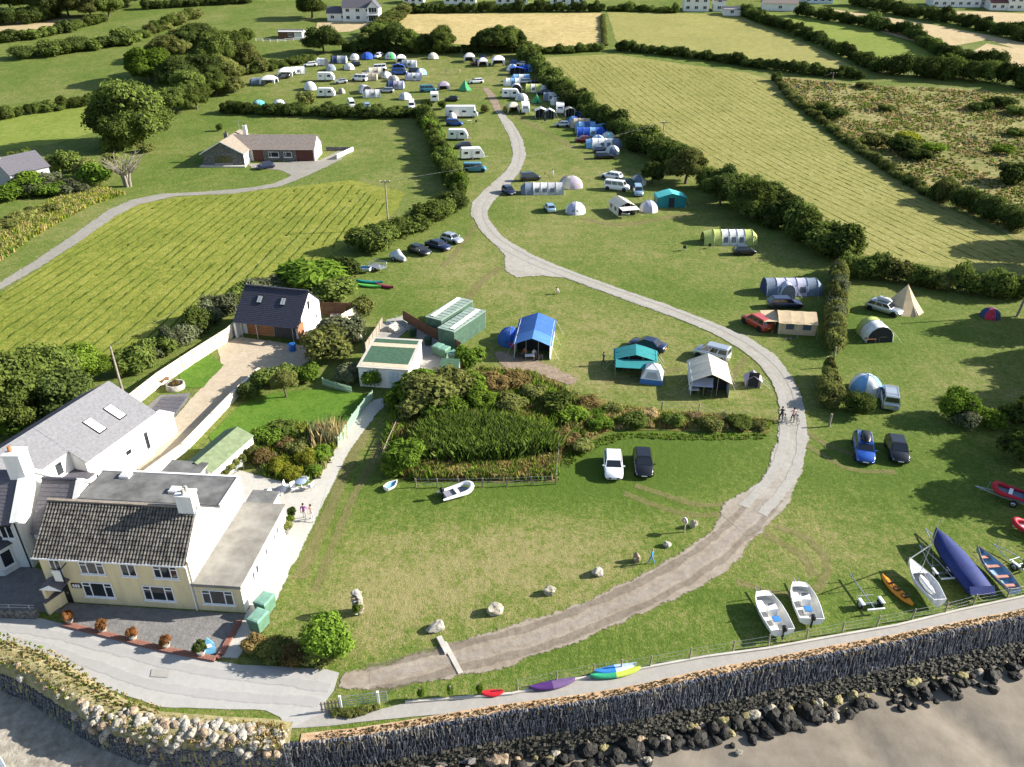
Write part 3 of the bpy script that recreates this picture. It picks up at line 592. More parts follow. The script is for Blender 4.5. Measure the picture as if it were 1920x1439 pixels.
for i, (x, y, h, r, sp) in enumerate([(742,100,10,5,'dark'),(768,100,8,4.6,'mid'),(713,100,7.5,4,'dark'),(795,100,6.5,4.5,'dark'),(832,100,9,5.2,'mid'),(690,98,5,4.5,'dark'),(915,98,8,5.6,'dark'),(945,98,9,6,'mid'),(965,96,7,5,'dark')]):
    T(['tallest dark tree behind the upper pitches','tree second from the tallest at the top of the campsite','narrow dark tree behind the green dome tent','low dark tree in the row behind the upper pitches','round-topped tree at the right end of the upper row','squat dark tree at the left end of the upper row','dark spreading tree behind the pale gazebo','broad tree behind the white arched shelter','dark tree at the head of the long hedge'][i], x, y, h, r, sp, 'trees at the top of the campsite', clear=.16)
T('leafy tree standing in the long hedge above the turquoise awning', 1285, 345, 7.5, 4.6, 'olive')
T('tree with a visible trunk at the corner behind the striped tunnel tent', 1410, 410, 7, 4.2, 'mid')
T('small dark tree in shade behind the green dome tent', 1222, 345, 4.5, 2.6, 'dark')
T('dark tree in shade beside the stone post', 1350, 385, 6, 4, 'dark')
T('leafy garden tree overhanging the long slate roof, far left', 20, 800, 8, 5, 'mid', lib=CROWN)
T('garden tree behind the long slate roof', 95, 755, 6.5, 4.2, 'mid')
T('bright yellow-green garden tree beside the left pole', 165, 712, 4.2, 3.2, 'bright')
T('dark garden tree beyond the slate roof', 130, 790, 5.5, 3.8, 'dark')
bush('bright bush by the low wall left of the slate roof', 15, 815, 2.2, 2.4, 'bright')
# --- bushes
bush('big rounded willow bush above the dark-roofed garage', 575, 540, 5.2, 4.6, 'lush', SPIKY)
bush('dark bush between the willow bush and the parked trailers', 640, 520, 3.2, 3.2, 'dark')
bush('bush behind the mesh-sided trailer', 690, 470, 3.6, 4., 'mid')
bush('tangled bush behind the garage fence', 625, 560, 3.2, 3., 'mid')
bush('shrub at the end of the garage fence', 678, 590, 2., 2.4, 'olive')
bush('bush at the left end of the hay field corner', 500, 555, 2.8, 2.6, 'grey')
bush('rounded garden shrub beside the garage drive', 615, 672, 3.1, 3.6, 'olive')
bush('silvery shrub behind the white cottage garden', 640, 638, 2.9, 3.4, 'grey')
bush('dark-leaved shrub by the gravel yard', 500, 722, 1.7, 2.2, 'mid')
bush('shrub on the yard edge beside the dark-leaved one', 545, 715, 1.6, 2.0, 'mid')
bush('clipped shrub beside the garden tree', 578, 712, 1.6, 2.0, 'lush')
bush('shrub on the garden wall below the yard', 470, 745, 1.4, 1.8, 'dark')
bush('spiky yucca-like plant in front of the shower block', 655, 715, 1.7, 2.0, 'grey', SPIKY)
bush('green shrub against the shower block door', 698, 725, 1.6, 2.6, 'lush', DENSE)
bush('bright rounded shrub beside the wheeled bins', 880, 690, 2.0, 3.0, 'lush')
bush('big leafy bush at the corner of the reed bed path', 760, 878, 2.2, 3.0, 'lush', SPIKY)
bush('tree-like bush at the head of the reed bed', 800, 770, 3.6, 3.6, 'olive')
bush('bush on the left edge of the reed bed', 757, 765, 2.0, 3., 'lush')
for i, (x, y, r, h, sp) in enumerate([(785,748,2.6,3.2,'lush'),(840,742,3.0,3.0,'olive'),(885,735,2.2,2.2,'bright'),(930,730,2.0,1.9,'rust'),(830,785,2.6,2.6,'lush'),(965,725,1.9,1.6,'rust'),(905,762,2.0,2.0,'bright'),(960,770,1.8,1.7,'olive'),(1000,745,1.7,1.5,'olive'),(1075,790,1.6,1.6,'bright'),(1105,762,1.3,1.0,'rust'),(1125,802,1.5,1.2,'lush'),(1150,772,1.1,.9,'olive'),(1188,798,1.4,1.3,'mid'),(1220,780,1.0,.8,'straw'),(1262,797,1.2,1.2,'mid'),(1305,786,.9,.8,'straw'),(1330,802,1.3,1.2,'olive'),(1385,799,1.4,1.0,'mid'),(1424,803,.9,.7,'olive'),(1060,830,1.5,1.3,'rust'),(1090,845,1.3,1.1,'olive')]):
    bush(['leafy bush at the top left of the reed bed','widest bush at the head of the reed bed','olive bush right of the widest reed bed bush','rusty shrub below the bare earth bank','leafy bush above the dark stems','low rusty shrub left of the rounded dark bush','bright shrub in the middle of the reed bed','olive shrub in the middle of the reed bed','shrub at the top edge of the reed bed below the earth','bright shrub right of the rounded dark bush','rusty shrub behind the white hatchback','lush shrub behind the white hatchback','olive shrub behind the black hatchback','mid green shrub above the black hatchback','small straw-coloured clump along the scrub bank','mid green shrub along the scrub bank','straw-coloured clump below the large cream frame tent','shrub by the wire fence below the cream tent','broad low shrub near the fence corner post','last small shrub before the track bend','rusty shrub at the right fence of the reed bed','olive shrub left of the white hatchback'][i], x, y, r, h, sp, SPIKY if i % 3 == 0 else SHRUB, group='shrubs of the reed bed')
for i, (x, y, r, h, sp) in enumerate([(500,830,1.5,1.8,'lush'),(530,815,1.4,1.7,'mid'),(495,865,1.2,1.2,'rust'),(525,880,1.3,1.2,'yellow'),(560,850,1.2,1.5,'olive'),(605,860,1.1,1.3,'lush'),(610,820,1.2,1.6,'grey'),(550,895,1.0,1.0,'yellow'),(470,860,1.0,1.1,'mid'),(590,890,.9,.9,'lush'),(540,845,1.0,1.3,'rust')]):
    bush(['lush','tall mid green','rusty red','yellow-flowered','olive','leafy','silvery','golden-flowered','dark','low green','copper-leaved'][i]+' shrub in the flower border, '+['upper left','top','left','front','middle','right','by the picket fence','front edge by the tables','left edge','front right','centre'][i], x, y, r, h, sp, SPIKY if i % 2 else SHRUB, group='shrubs of the flower border')
bush('rounded dark bush in the scrub below the blue frame tent', 1045, 770, 1.9, 2.2, 'mid', SPIKY)
bush('dark round shrub beside the entrance track by the bins', 628, 1225, 2.15, 3.2, 'lush', DENSE)
bush('clipped evergreen bush beside the parked silver van', 1608, 775, 1.85, 2.6, 'mid', DENSE)
bush('large round evergreen on the right-hand lawn', 1785, 785, 2.3, 3.8, 'lush', DENSE)
bush('paler shrub leaning on the large round evergreen', 1805, 800, 1.4, 2.0, 'grey')
bush('small yellow-green shrub on the right-hand bank', 1855, 800, 1.5, 1.8, 'bright')
bush('shrub at the right edge above the blue estate car', 1912, 795, 2.2, 3., 'mid')
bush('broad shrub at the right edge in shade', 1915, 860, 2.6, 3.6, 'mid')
bush('lime green dome-shaped garden shrub', 578, 872, 1.15, 1.7, 'yellow', DENSE)
bush('small round shrub on the bungalow lawn', 413, 246, 1.0, 2.0, 'dark', DENSE)
for i, (x, y, r, h, sp) in enumerate([(1690,285,4.2,3.4,'dark'),(1640,272,3.6,3.2,'olive'),(1720,300,3.4,2.6,'dark'),(1745,285,3.0,2.2,'bright'),(1565,222,3.6,2.8,'dark'),(1540,205,2.6,1.8,'mid'),(1835,208,3.4,2.6,'dark'),(1872,200,4.2,2.8,'dark'),(1905,215,3.4,2.4,'mid'),(1880,290,2.6,2.2,'bright'),(1660,208,2.6,1.6,'mid'),(1900,345,4,5,'dark'),(1700,262,3,2,'yellow'),(1620,165,3,1.6,'olive'),(1905,255,2.6,2,'mid')]):
    bush(['largest dark bush','olive bush left of the largest','low dark bush below the largest','yellow-green bush right of the largest','spiky dark bush near the bank','small bush left of the spiky one','round dark bush on the right','broad dark bush far right','pale bush at the right edge','yellow-green mound at the right','flat bush in the middle','tall dark bush at the right edge','gorse-yellow bush behind the largest','flat bush at the top','shrub below the broad dark bush'][i]+' in the rough field', x, y, r, h, sp, None if i % 2 else SPIKY, group='bushes in the rough field')
for i, (x, y, r, h, sp) in enumerate([(575,200,3,4.2,'olive'),(560,212,2.4,3,'mid'),(618,212,2.2,3,'dark'),(675,212,1.8,2.6,'dark'),(710,210,1.5,2.6,'olive'),(745,212,1.4,2.4,'mid'),(800,205,1.8,2.8,'dark'),(830,205,1.4,2.6,'mid'),(440,210,2.6,3.4,'dark'),(910,212,1.4,2.2,'olive'),(950,212,1.2,2.0,'olive'),(648,214,2,2.4,'mid')]):
    bush(['tallest olive shrub in the dividing hedge','mid green shrub beside the tallest olive one','dark shrub left of the white campervan bonnet','dark round shrub in front of the silver estate','small feathery shrub on the divider','small shrub right of the feathery one','shrub at the caravan end of the divider','shrub standing behind the long motorhome','dark shrub at the field gate end of the divider','shrub on the left gatepost of the upper field','shrub on the right gatepost of the upper field','shrub in the middle of the divider'][i], x, y, r, h, sp, group='shrubs of the dividing hedge')
for i, (x, y, r, h, sp) in enumerate([(45,310,3,4,'mid'),(125,325,3.4,5.5,'mid'),(165,335,3.2,4.2,'olive'),(185,345,3.6,4.5,'lush'),(50,350,3.4,3.2,'bright'),(20,335,2.4,2.6,'lush'),(95,345,2.6,2.6,'grey'),(210,315,2.4,3,'olive'),(275,285,2.2,2.2,'olive')]):
    bush(['bush behind the slate cottage','conical evergreen beside the slate cottage','olive bush right of the conical evergreen','leafy bush next to the dead tree','bright bush in front of the slate cottage','low bush left of the slate cottage','grey-leaved bush below the conical evergreen','bush against the dead tree trunk','bush at the foot of the broad dark tree'][i], x, y, r, h, sp, group='bushes around the slate cottage')
# bare dead tree by the drive
def dead_tree():
    p = G(240, 350); t = thing('dead_tree', 'bare grey tree with several trunks beside the drive', 'tree', p)
    m = MB(); br = MB(); rg = random.Random(5)
    for k in range(4):
        a = k*1.6; x, y = .5*math.cos(a), .4*math.sin(a)
        m.tube([(x,y,-.1),(x*1.3,y*1.3,1.6),(x*2.2,y*2.2,3.4)], [.34,.27,.2], 8)
        for j in range(16):
            b = a+rg.uniform(-1.2, 1.2); z = rg.uniform(2, 3.6); l = rg.uniform(1.5, 3.4); r0 = 2.0*z/3.4
            s0 = (x*r0, y*r0, z); e1 = (x*r0+l*.5*math.cos(b), y*r0+l*.5*math.sin(b), z+l*.45); e2 = (x*r0+l*math.cos(b), y*r0+l*math.sin(b), z+l*.85)
            br.tube([s0, e1, e2], [.09,.055,.02], 5)
            for q in range(5):
                c = b+rg.uniform(-1, 1); br.tube([e1 if q < 2 else e2, ((e1 if q < 2 else e2)[0]+.8*math.cos(c), (e1 if q < 2 else e2)[1]+.8*math.sin(c), (e1 if q < 2 else e2)[2]+rg.uniform(.3,.9))], [.03,.012], 4)
    m.build('trunk', TWIG, t); br.build('branches', TWIG, t)
dead_tree()
# trees standing to the right, beyond the picture's edge, whose long shadows cross the lawns
for i, (x, y, h, r) in enumerate([(74,92,10,4.5),(72,83,9,4.2),(66,73,10,4.6),(60,66,9,4.2),(70,78,8,4),(53,57,8,4),(57,51,7,3.6),(92,122,10,6),(84,112,9,5)]):
    T('tall tree beyond the right-hand lawns, one of a windbreak row', 0, 0, h, r, 'dark', 'windbreak trees at the right', world=(x, y, 0))
# --- uncountable growth
def tufts(name, label, poly, n, h, wd, sps, kind='stuff', blades=4, seed=1, lean=.5, clump=0., cat=None, off=0.):
    """grass-like blades standing inside an outline (world plan)"""
    rg = np.random.default_rng(seed); P = [(p[0], p[1]) for p in poly]; xs = [p[0] for p in P]; ys = [p[1] for p in P]; pts = []
    while len(pts) < n:
        x, y = rg.uniform(min(xs), max(xs)), rg.uniform(min(ys), max(ys))
        if inpoly(x, y, P) and (not clump or mnoise.noise((x*clump, y*clump, seed)) > -.05+.3*rg.normal()): pts.append((x, y, terr(x, y)+off))
    c = np.repeat(np.array(pts), blades, axis=0); k = len(c); a = rg.random(k)*2*PI
    hv = h*(.5+.9*rg.random(k)); wv = wd*(.6+.8*rg.random(k)); ln = lean*hv*rg.random(k)
    c[:, 0] += rg.normal(size=k)*h*.22; c[:, 1] += rg.normal(size=k)*h*.22
    b = rg.random(k)*2*PI; dx, dy = np.cos(a)*wv/2, np.sin(a)*wv/2
    z = np.zeros(k); lx, ly = np.cos(b)*ln, np.sin(b)*ln
    V = np.stack([c+np.stack([-dx, -dy, z], 1), c+np.stack([dx, dy, z], 1), c+np.stack([lx*.4+dx*.8, ly*.4+dy*.8, hv*.6], 1), c+np.stack([lx, ly, hv], 1)], 1).reshape(-1, 3)
    Q = np.arange(4*k).reshape(-1, 4); mi = np.repeat(rg.integers(0, len(sps), len(pts)), blades)
    if clump: mi = np.repeat(np.array([min(len(sps)-1, max(0, int((mnoise.noise((p[0]*.35, p[1]*.35, 4))*.9+.5)*len(sps)+rg.normal()*.4))) for p in pts]), blades)
    return tag(link(name, npmesh(name, V, Q, [LF[s] for s in sps], mi)), label, cat, kind=kind)
RB = W([(738,765),(762,728),(850,720),(900,695),(1000,705),(1070,740),(1100,765),(1090,800),(1075,830),(1052,855),(1043,900),(900,900),(785,900),(720,886),(720,850)])
tufts('reed_bed_growth', 'tangle of rusty reeds, nettles and grass below the blue frame tent', RB, 4800, .75, .20, ['lush','bright','olive','rust','lush','olive'], clump=.3, seed=3, cat='vegetation', blades=6)
tufts('bank_scrub', 'thin nettles and grass on the bank above the two hatchbacks', W([(1075,750),(1150,762),(1250,775),(1370,780),(1450,793),(1440,806),(1350,804),(1250,803),(1150,805),(1095,825)]), 2600, .4, .16, ['lush','olive','straw','bright','rust'], clump=.35, seed=33, cat='vegetation', blades=5)
tufts('maize_like_plants', 'dense block of dark upright leafy stems inside the reed bed', W([(790,862),(785,825),(840,800),(960,805),(1035,830),(1040,850),(940,865),(860,868)]), 2600, 1.6, .2, ['dark','mid','lush'], seed=5, cat='vegetation', blades=6, lean=.7)
tufts('dry_grass_strip', 'golden dry grass along the front of the reed bed', W([(795,870),(860,876),(940,874),(1035,862),(1040,898),(940,900),(850,898),(790,898)]), 1500, .6, .16, ['straw','straw','olive','yellow'], seed=6, cat='vegetation', blades=6)
tufts('rough_grass', 'dry tussocks and thistles covering the rough field at the right', W([(1450,146),(1640,162),(1780,168),(1990,185),(2000,420),(1900,440),(1850,415),(1760,365),(1680,322),(1600,272),(1500,203)]), 9000, .42, .55, ['olive','bright','straw','olive','straw','grey'], clump=.12, seed=8, cat='vegetation', blades=4)
tufts('bank_grass', 'yellowish long grass on the bank left of the drive', W([(0,490),(70,440),(170,385),(235,365),(180,352),(100,378),(40,410),(0,430)]), 4200, .7, .28, ['straw','olive','lush','yellow'], seed=9, cat='vegetation')
tufts('garden_border', 'mixed garden border of grasses and flowers beside the pale path', W([(470,850),(500,800),(560,795),(632,800),(625,850),(600,895),(555,905),(500,892)]), 650, .6, .2, ['lush','bright','olive','grey','lush','yellow','rust'], seed=10, cat='vegetation', blades=6)
tufts('verge_grass', 'long green grass at the foot of the reed bed and fence', W([(1070,880),(1050,850),(1110,828),(1160,812),(1300,815),(1440,815),(1440,825),(1300,826),(1180,822),(1125,838),(1085,860)]), 500, .2, .12, ['lush','bright','olive'], seed=11, cat='vegetation')
# cut swaths lying in rows across the two hay fields
def swaths(name, label, poly, ang, sp, sps, seed, h=.22, wd=.26):
    rg = random.Random(seed); P = [(p[0], p[1]) for p in poly]; ca, sa = math.cos(ang), math.sin(ang)
    us = [x*ca+y*sa for x, y in P]; vs_ = [-x*sa+y*ca for x, y in P]; V = []; Q = []; mi = []
    v = min(vs_)
    while v < max(vs_):
        u = min(us); prev = None; g = 0
        while u < max(us):
            wob = .5*mnoise.noise((u*.05, v*.3, seed)); vv = v+wob; x, y = u*ca-vv*sa, u*sa+vv*ca
            if inpoly(x, y, P) and mnoise.noise((u*.22, v*.6, seed+3)) > -.5:
                k = .45+.9*abs(mnoise.noise((u*.7, v*2, seed+1))); w2 = wd*k*(.7+.6*rg.random()); z = terr(x, y)+.02
                cur = [(x+sa*w2, y-ca*w2, z), (x+rg.uniform(-.1,.1), y, z+h*k*(.7+.6*rg.random())), (x-sa*w2, y+ca*w2, z)]
                if prev:
                    n = len(V); V += prev+cur; Q += [(n,n+1,n+4,n+3),(n+1,n+2,n+5,n+4)]; m = rg.randrange(len(sps)); mi += [m, m]
                prev = cur
            else: prev = None
            u += 1.1
        v += sp*rg.uniform(.85, 1.15)
    tag(link(name, npmesh(name, np.array(V), np.array(Q), [LF[s] for s in sps], np.array(mi))), label, 'hay', kind='stuff')
LF['hayg_shaded'] = leafmat('cut_hay_shaded_green', (.06,.09,.015), (.12,.15,.026), .1, 0.); LF['hayd'] = leafmat('cut_hay_dry', (.15,.155,.038), (.25,.225,.07), .1, 0.)  # green rows coloured darker than the field, their shading put into the colour
swaths('cut_hay_rows', 'rows of cut green hay on the left field', W([(0,556),(60,520),(150,456),(240,392),(330,374),(430,366),(560,354),(660,345),(735,385),(680,430),(600,480),(520,515),(440,550),(380,592),(300,640),(220,690),(120,680),(0,690),(-100,690)]), R(87), 1.9, ['hayg_shaded','hayg_shaded'], 1)
swaths('cut_hay_rows', 'rows of drying hay on the right striped field', W([(1030,115),(1150,108),(1400,143),(1450,160),(1500,225),(1590,290),(1700,355),(1800,408),(1915,470),(1900,505),(1640,478),(1480,398),(1330,325),(1180,240),(1070,185)]), R(103), 2.0, ['hayd','hayd','hayg_shaded'], 2, .10)
# ------------------------------------------------------------------ buildings
def win(root, o, d, n, u0, u1, z0, z1, mull=(), tr=None, frame=None, sill=True, pane=None, name='window', bar=.07):
    """window on a wall: o base point, d along, n outward (all local, plan); mull fractions, tr transom fraction for the side lights"""
    o, d, n = Vector((*o, 0)), Vector((*d, 0)), Vector((*n, 0)); f = MB(); g = MB(); Z = Vector((0, 0, 1))
    def bx(mb, a, b, c, e, t0, t1):
        P = [o+d*x+n*t+Z*z for t in (t0, t1) for x, z in ((a, c), (b, c), (b, e), (a, e))]
        mb.add(P, [(3,2,1,0),(4,5,6,7),(0,1,5,4),(1,2,6,5),(2,3,7,6),(3,0,4,7)])
    bx(f, u0, u1, z0, z0+bar, .003, .075); bx(f, u0, u1, z1-bar, z1, .003, .075)
    bx(f, u0, u0+bar, z0+bar, z1-bar, .003, .07); bx(f, u1-bar, u1, z0+bar, z1-bar, .003, .07)
    ed = [0]+list(mull)+[1]
    for q in mull: x = u0+(u1-u0)*q; bx(f, x-bar/2, x+bar/2, z0+bar, z1-bar, .003, .07)
    if tr:
        for k in (0, len(ed)-2):
            a, b = u0+(u1-u0)*ed[k], u0+(u1-u0)*ed[k+1]; z = z0+(z1-z0)*tr; bx(f, a+bar/2, b-bar/2, z-bar/2, z+bar/2, .003, .066)
    w_ = f.build(name, frame or PVC, root)
    for k in range(len(ed)-1):
        a, b = u0+(u1-u0)*ed[k]+bar*.5, u0+(u1-u0)*ed[k+1]-bar*.5; g = MB(); bx(g, a, b, z0+bar*.9, z1-bar*.9, .004, .03); g.build('pane', pane or GLASS, w_)
    if sill: s_ = MB(); bx(s_, u0-.08, u1+.08, z0-.09, z0-.005, .0, .14); s_.build('sill', PVC, w_)
    return w_
def courses(mb, a, b, c, d, n, t=.05, m=0, lift=.03):
    """roof slope a-b along the eaves, d-c along the ridge, laid as n stepped courses"""
    a, b, c, d = map(Vector, (a, b, c, d)); nn = (b-a).cross(d-a).normalized()
    for k in range(n):
        q0, q1 = k/n, min(1, (k+1.12)/n)
        P = [a.lerp(d, q0)+nn*lift, b.lerp(c, q0)+nn*lift, b.lerp(c, q1)+nn*.004, a.lerp(d, q1)+nn*.004]; mb.slab([tuple(p) for p in P], t, m)
    return mb
def gable_walls(m, x0, x1, y0, y1, e0, e1, rz, ry, axis='x', mi=0):
    """solid gabled block; ridge along axis at ry, eaves e0 (low side) and e1 (high side)"""
    if axis == 'x':
        S_ = lambda x: [(x,y0,0),(x,y1,0),(x,y1,e1),(x,ry,rz),(x,y0,e0)]
        A, B = S_(x0), S_(x1)
    else:
        S_ = lambda y: [(x1,y,0),(x0,y,0),(x0,y,e0),(ry,y,rz),(x1,y,e1)]
        A, B = S_(y0), S_(y1)
    m.add(A+B, [(4,3,2,1,0) if axis == 'x' else (4,3,2,1,0), (5,6,7,8,9)]+[(i,(i+1)%5,(i+1)%5+5,i+5) for i in range(5)], mi)
    return m
def fixn(o):
    bm = bmesh.new(); bm.from_mesh(o.data); bmesh.ops.recalc_face_normals(bm, faces=bm.faces); bm.to_mesh(o.data); bm.free(); return o
# ---- the cream house on the lane
def cream_house():
    t = thing('seafront_house', 'cream-fronted house with a brown tiled roof facing the lane', 'house', (-34.3, 43.15, 0), R(-4.7))
    m = MB(); gable_walls(m, 0, 11.2, 0, 5.8, 4.75, 4.75, 7.15, 2.9); fixn(m.build('front_block', CREAM, t))
    m = MB(); m.add([(11.206,.02,0),(11.206,5.79,0),(11.206,5.79,4.74),(11.206,2.9,7.3),(11.206,.02,4.74)], [(0,1,2,3,4)]); m.slab([(11.24,.0,4.6),(11.24,2.9,7.3),(11.24,5.8,4.9),(11.24,5.8,0),(11.24,0,0)], .06); m.build('gable_wall', WHITE, t)
    m = MB(); m.box(-.25, 11.35, 5.81, 9.7, 0, 5.05); m.box(-.25, 11.35, 9.5, 9.7, 5.05, 5.2); m.box(11.2, 11.35, 5.81, 9.5, 5.05, 5.2); m.build('rear_block', WHITE, t)
    m = MB(); m.box(-.2, 11.18, 5.85, 9.48, 5.055, 5.12); fr = m.build('flat_roof', FELT, t)
    for x, y in ((1.7, 8.6), (6.6, 7.0)):
        k = MB(); k.box(x, x+.8, y, y+.7, 5.12, 5.36); k.box(x+.1, x+.7, y+.1, y+.6, 5.36, 5.42); k.build('rooflight', PVC, fr)
    # tiled roof: backing, front tiles one by one, plain back slope
    m = MB(); m.slab([(-.18,-.3,4.52),(11.2,-.3,4.52),(11.2,2.9,7.18),(-.18,2.9,7.18)], .1); m.slab([(11.2,5.8,4.8),(-.18,5.8,4.8),(-.18,2.9,7.18),(11.2,2.9,7.18)], .1)
    rf = m.build('roof', BLACK, t)
    a = Vector((-.2,-.34,4.52)); u = Vector((1,0,0)); v = Vector((0,3.24,2.68)); nn = u.cross(v).normalized(); tl = MB(); rg = random.Random(4)
    NR, NC = 13, 46; cw = 11.4/NC
    for r in range(NR):
        for c in range(NC):
            j = rg.uniform(-.02, .02); p0 = a+u*(c*cw+.03)+v*(r/NR); p1 = a+u*((c+1)*cw-.02)+v*(r/NR)
            q0 = p0+v*(.93/NR); q1 = p1+v*(.93/NR); mid = (p1-p0)*.5
            tl.add([p0+nn*(.05+j), p0+mid+nn*(.10+j), p1+nn*(.05+j), q1+nn*.025, q0+mid+nn*.06, q0+nn*.025, p0+nn*.0, p1+nn*.0], [(0,1,4,5),(1,2,3,4),(6,7,2,1,0)])
    tag(tl.build('roof_tiles', TILE, t), kind='stuff')
    m = MB(); courses(m, (11.2,5.85,4.82), (-.2,5.85,4.82), (-.2,2.9,7.2), (11.2,2.9,7.2), 9); m.build('rear_roof_slope', TILEB, t)
    m = MB()
    for k in range(24): m.box(-.2+k*.474, -.2+k*.474+.46, 2.78, 3.02, 7.2, 7.31)
    m.build('ridge_tiles', TILEB, t)
    m = MB(); m.box(9.95,11.15,2.5,3.4,6.5,8.35); m.box(9.88,11.2,2.43,3.47,8.35,8.5); ch = m.build('chimney', WHITE, t)
    for y in (2.7, 3.15): k = MB(); k.lathe([(.13,8.5),(.15,8.6),(.11,8.95)], 8, 0, (10.55,y,0)); k.build('chimney_pot', STONEW, ch)
    m = MB(); m.box(-.2, 11.25, -.42, -.32, 4.42, 4.55); m.tube([(11.1,-.1,4.4),(11.1,-.08,0)], .05, 6); m.build('gutter', PVC, t)
    F = ((0, 0), (1, 0), (0, -1))
    for u0, u1, mu, tr in ((.75,1.6,(.5,),None),(3.0,4.85,(.3,.7),.72),(6.1,7.25,(.5,),None),(8.55,10.35,(.3,.7),.72)): win(t, *F, u0, u1, 3.0, 4.15, mu, tr)
    win(t, *F, 2.7, 5.0, .75, 2.15, (.27,.73), .75); win(t, *F, 7.3, 9.6, .75, 2.15, (.27,.73), .75); win(t, *F, 11.75, 14.1, .75, 2.1, (.27,.73), .75)
    # low side wing
    m = MB(); m.box(11.3, 14.72, .0, 9.3, 0, 2.62); w_ = m.build('side_wing', CREAM, t)
    m = MB(); m.box(14.722, 14.76, -.0, 9.3, 0, 2.6); m.box(11.3, 14.75, 9.302, 9.34, 0, 2.6); m.build('white_side_wall', WHITE, t)
    m = MB(); m.box(11.25, 14.9, -.18, 9.4, 2.63, 2.75); m.box(11.25, 14.92, -.22, -.16, 2.5, 2.78); m.build('wing_roof', M('wing_roof_felt', (.15,.14,.12), .9, .4, .55, .2, 20, col2=(.27,.255,.225)), t)
    for a_, b_ in ((1.9,2.3),(2.6,3.1),(4.6,5.0),(6.4,6.75),(7.1,7.5)): win(t, (14.76,0), (0,1), (1,0), a_, b_, 1.2, 2.1, sill=False)
    m = MB(); m.box(11.4, 13.6, 9.36, 11.3, 0, 2.4); m.box(11.35,13.7,9.36,11.4,2.4,2.5,1); m.build('rear_porch', [WHITE, FELT], t)
    # door, canopy, signs
    m = MB(); m.box(.55, 1.55, -.06, -.004, 0, 2.05); dr = m.build('front_door', BLACK, t); k = MB(); k.box(1.36,1.44,-.12,-.06,.95,1.1); k.build('handle', STEEL, dr)
    m = MB(); m.slab([(.2,-1.1,2.3),(1.05,-1.1,2.75),(1.05,-.01,2.75),(.2,-.01,2.3)], .08); m.slab([(1.05,-1.1,2.75),(1.9,-1.1,2.3),(1.9,-.01,2.3),(1.05,-.01,2.75)], .08); cn = m.build('door_canopy', SLATE, t)
    k = MB(); k.slab([(.2,-1.13,2.22),(1.9,-1.13,2.22),(1.05,-1.13,2.68)], -.05); k.build('canopy_gable', PVC, cn)
    m = MB(); m.box(.25,.5,-1.0,-.004,0,2.2); m.build('porch_pier', CREAM, t)
    m = MB(); m.box(2.0,2.06,-.75,-.65,2.6,3.9); m.box(1.3,2.1,-.72,-.68,3.85,3.92); m.box(2.0,2.08,-.7,-.0,3.86,3.9); sg = m.build('sign_bracket', BLACK, t)
    k = MB(); k.box(1.35,1.98,-.73,-.67,2.75,3.75); hb = k.build('hanging_sign', WHITE, sg)
    m = MB(); m.box(1.85,2.6,-.06,-.004,1.5,1.95); nb = m.build('notice_board', BLACK, t); k = MB()
    for q in range(3): k.box(1.95+q*.2, 2.1+q*.2, -.068, -.062, 1.58, 1.87)
    k.build('notice_sheet', PVC, nb)
cream_house()
def low_wall():
    t = thing('boundary_wall', 'short cream rendered wall with dark coping left of the house door', 'wall', GZ(95,1150), R(62))
    m = MB(); m.box(-.15,1.9,-.14,.14,0,1.15); m.build('wall', CREAM, t); m = MB(); m.box(-.2,1.95,-.2,.2,1.152,1.23); m.build('coping', SLATE, t)
    t = thing('forecourt_wall', 'low grey slate wall with rail along the lane at the far left', 'wall', (-38.0,41.6,0), R(-2))
    m = MB(); m.box(-9,3.4,-.2,.2,0,.75); m.build('wall', DARKST, t); m = MB()
    for z in (.95, 1.2): m.tube([(-9,0,z),(3.4,0,z)], .025, 5)
    for k in range(9): m.tube([(-9+k*1.5,0,.7),(-9+k*1.5,0,1.22)], .03, 5)
    m.build('rail', STEEL, t)
low_wall()
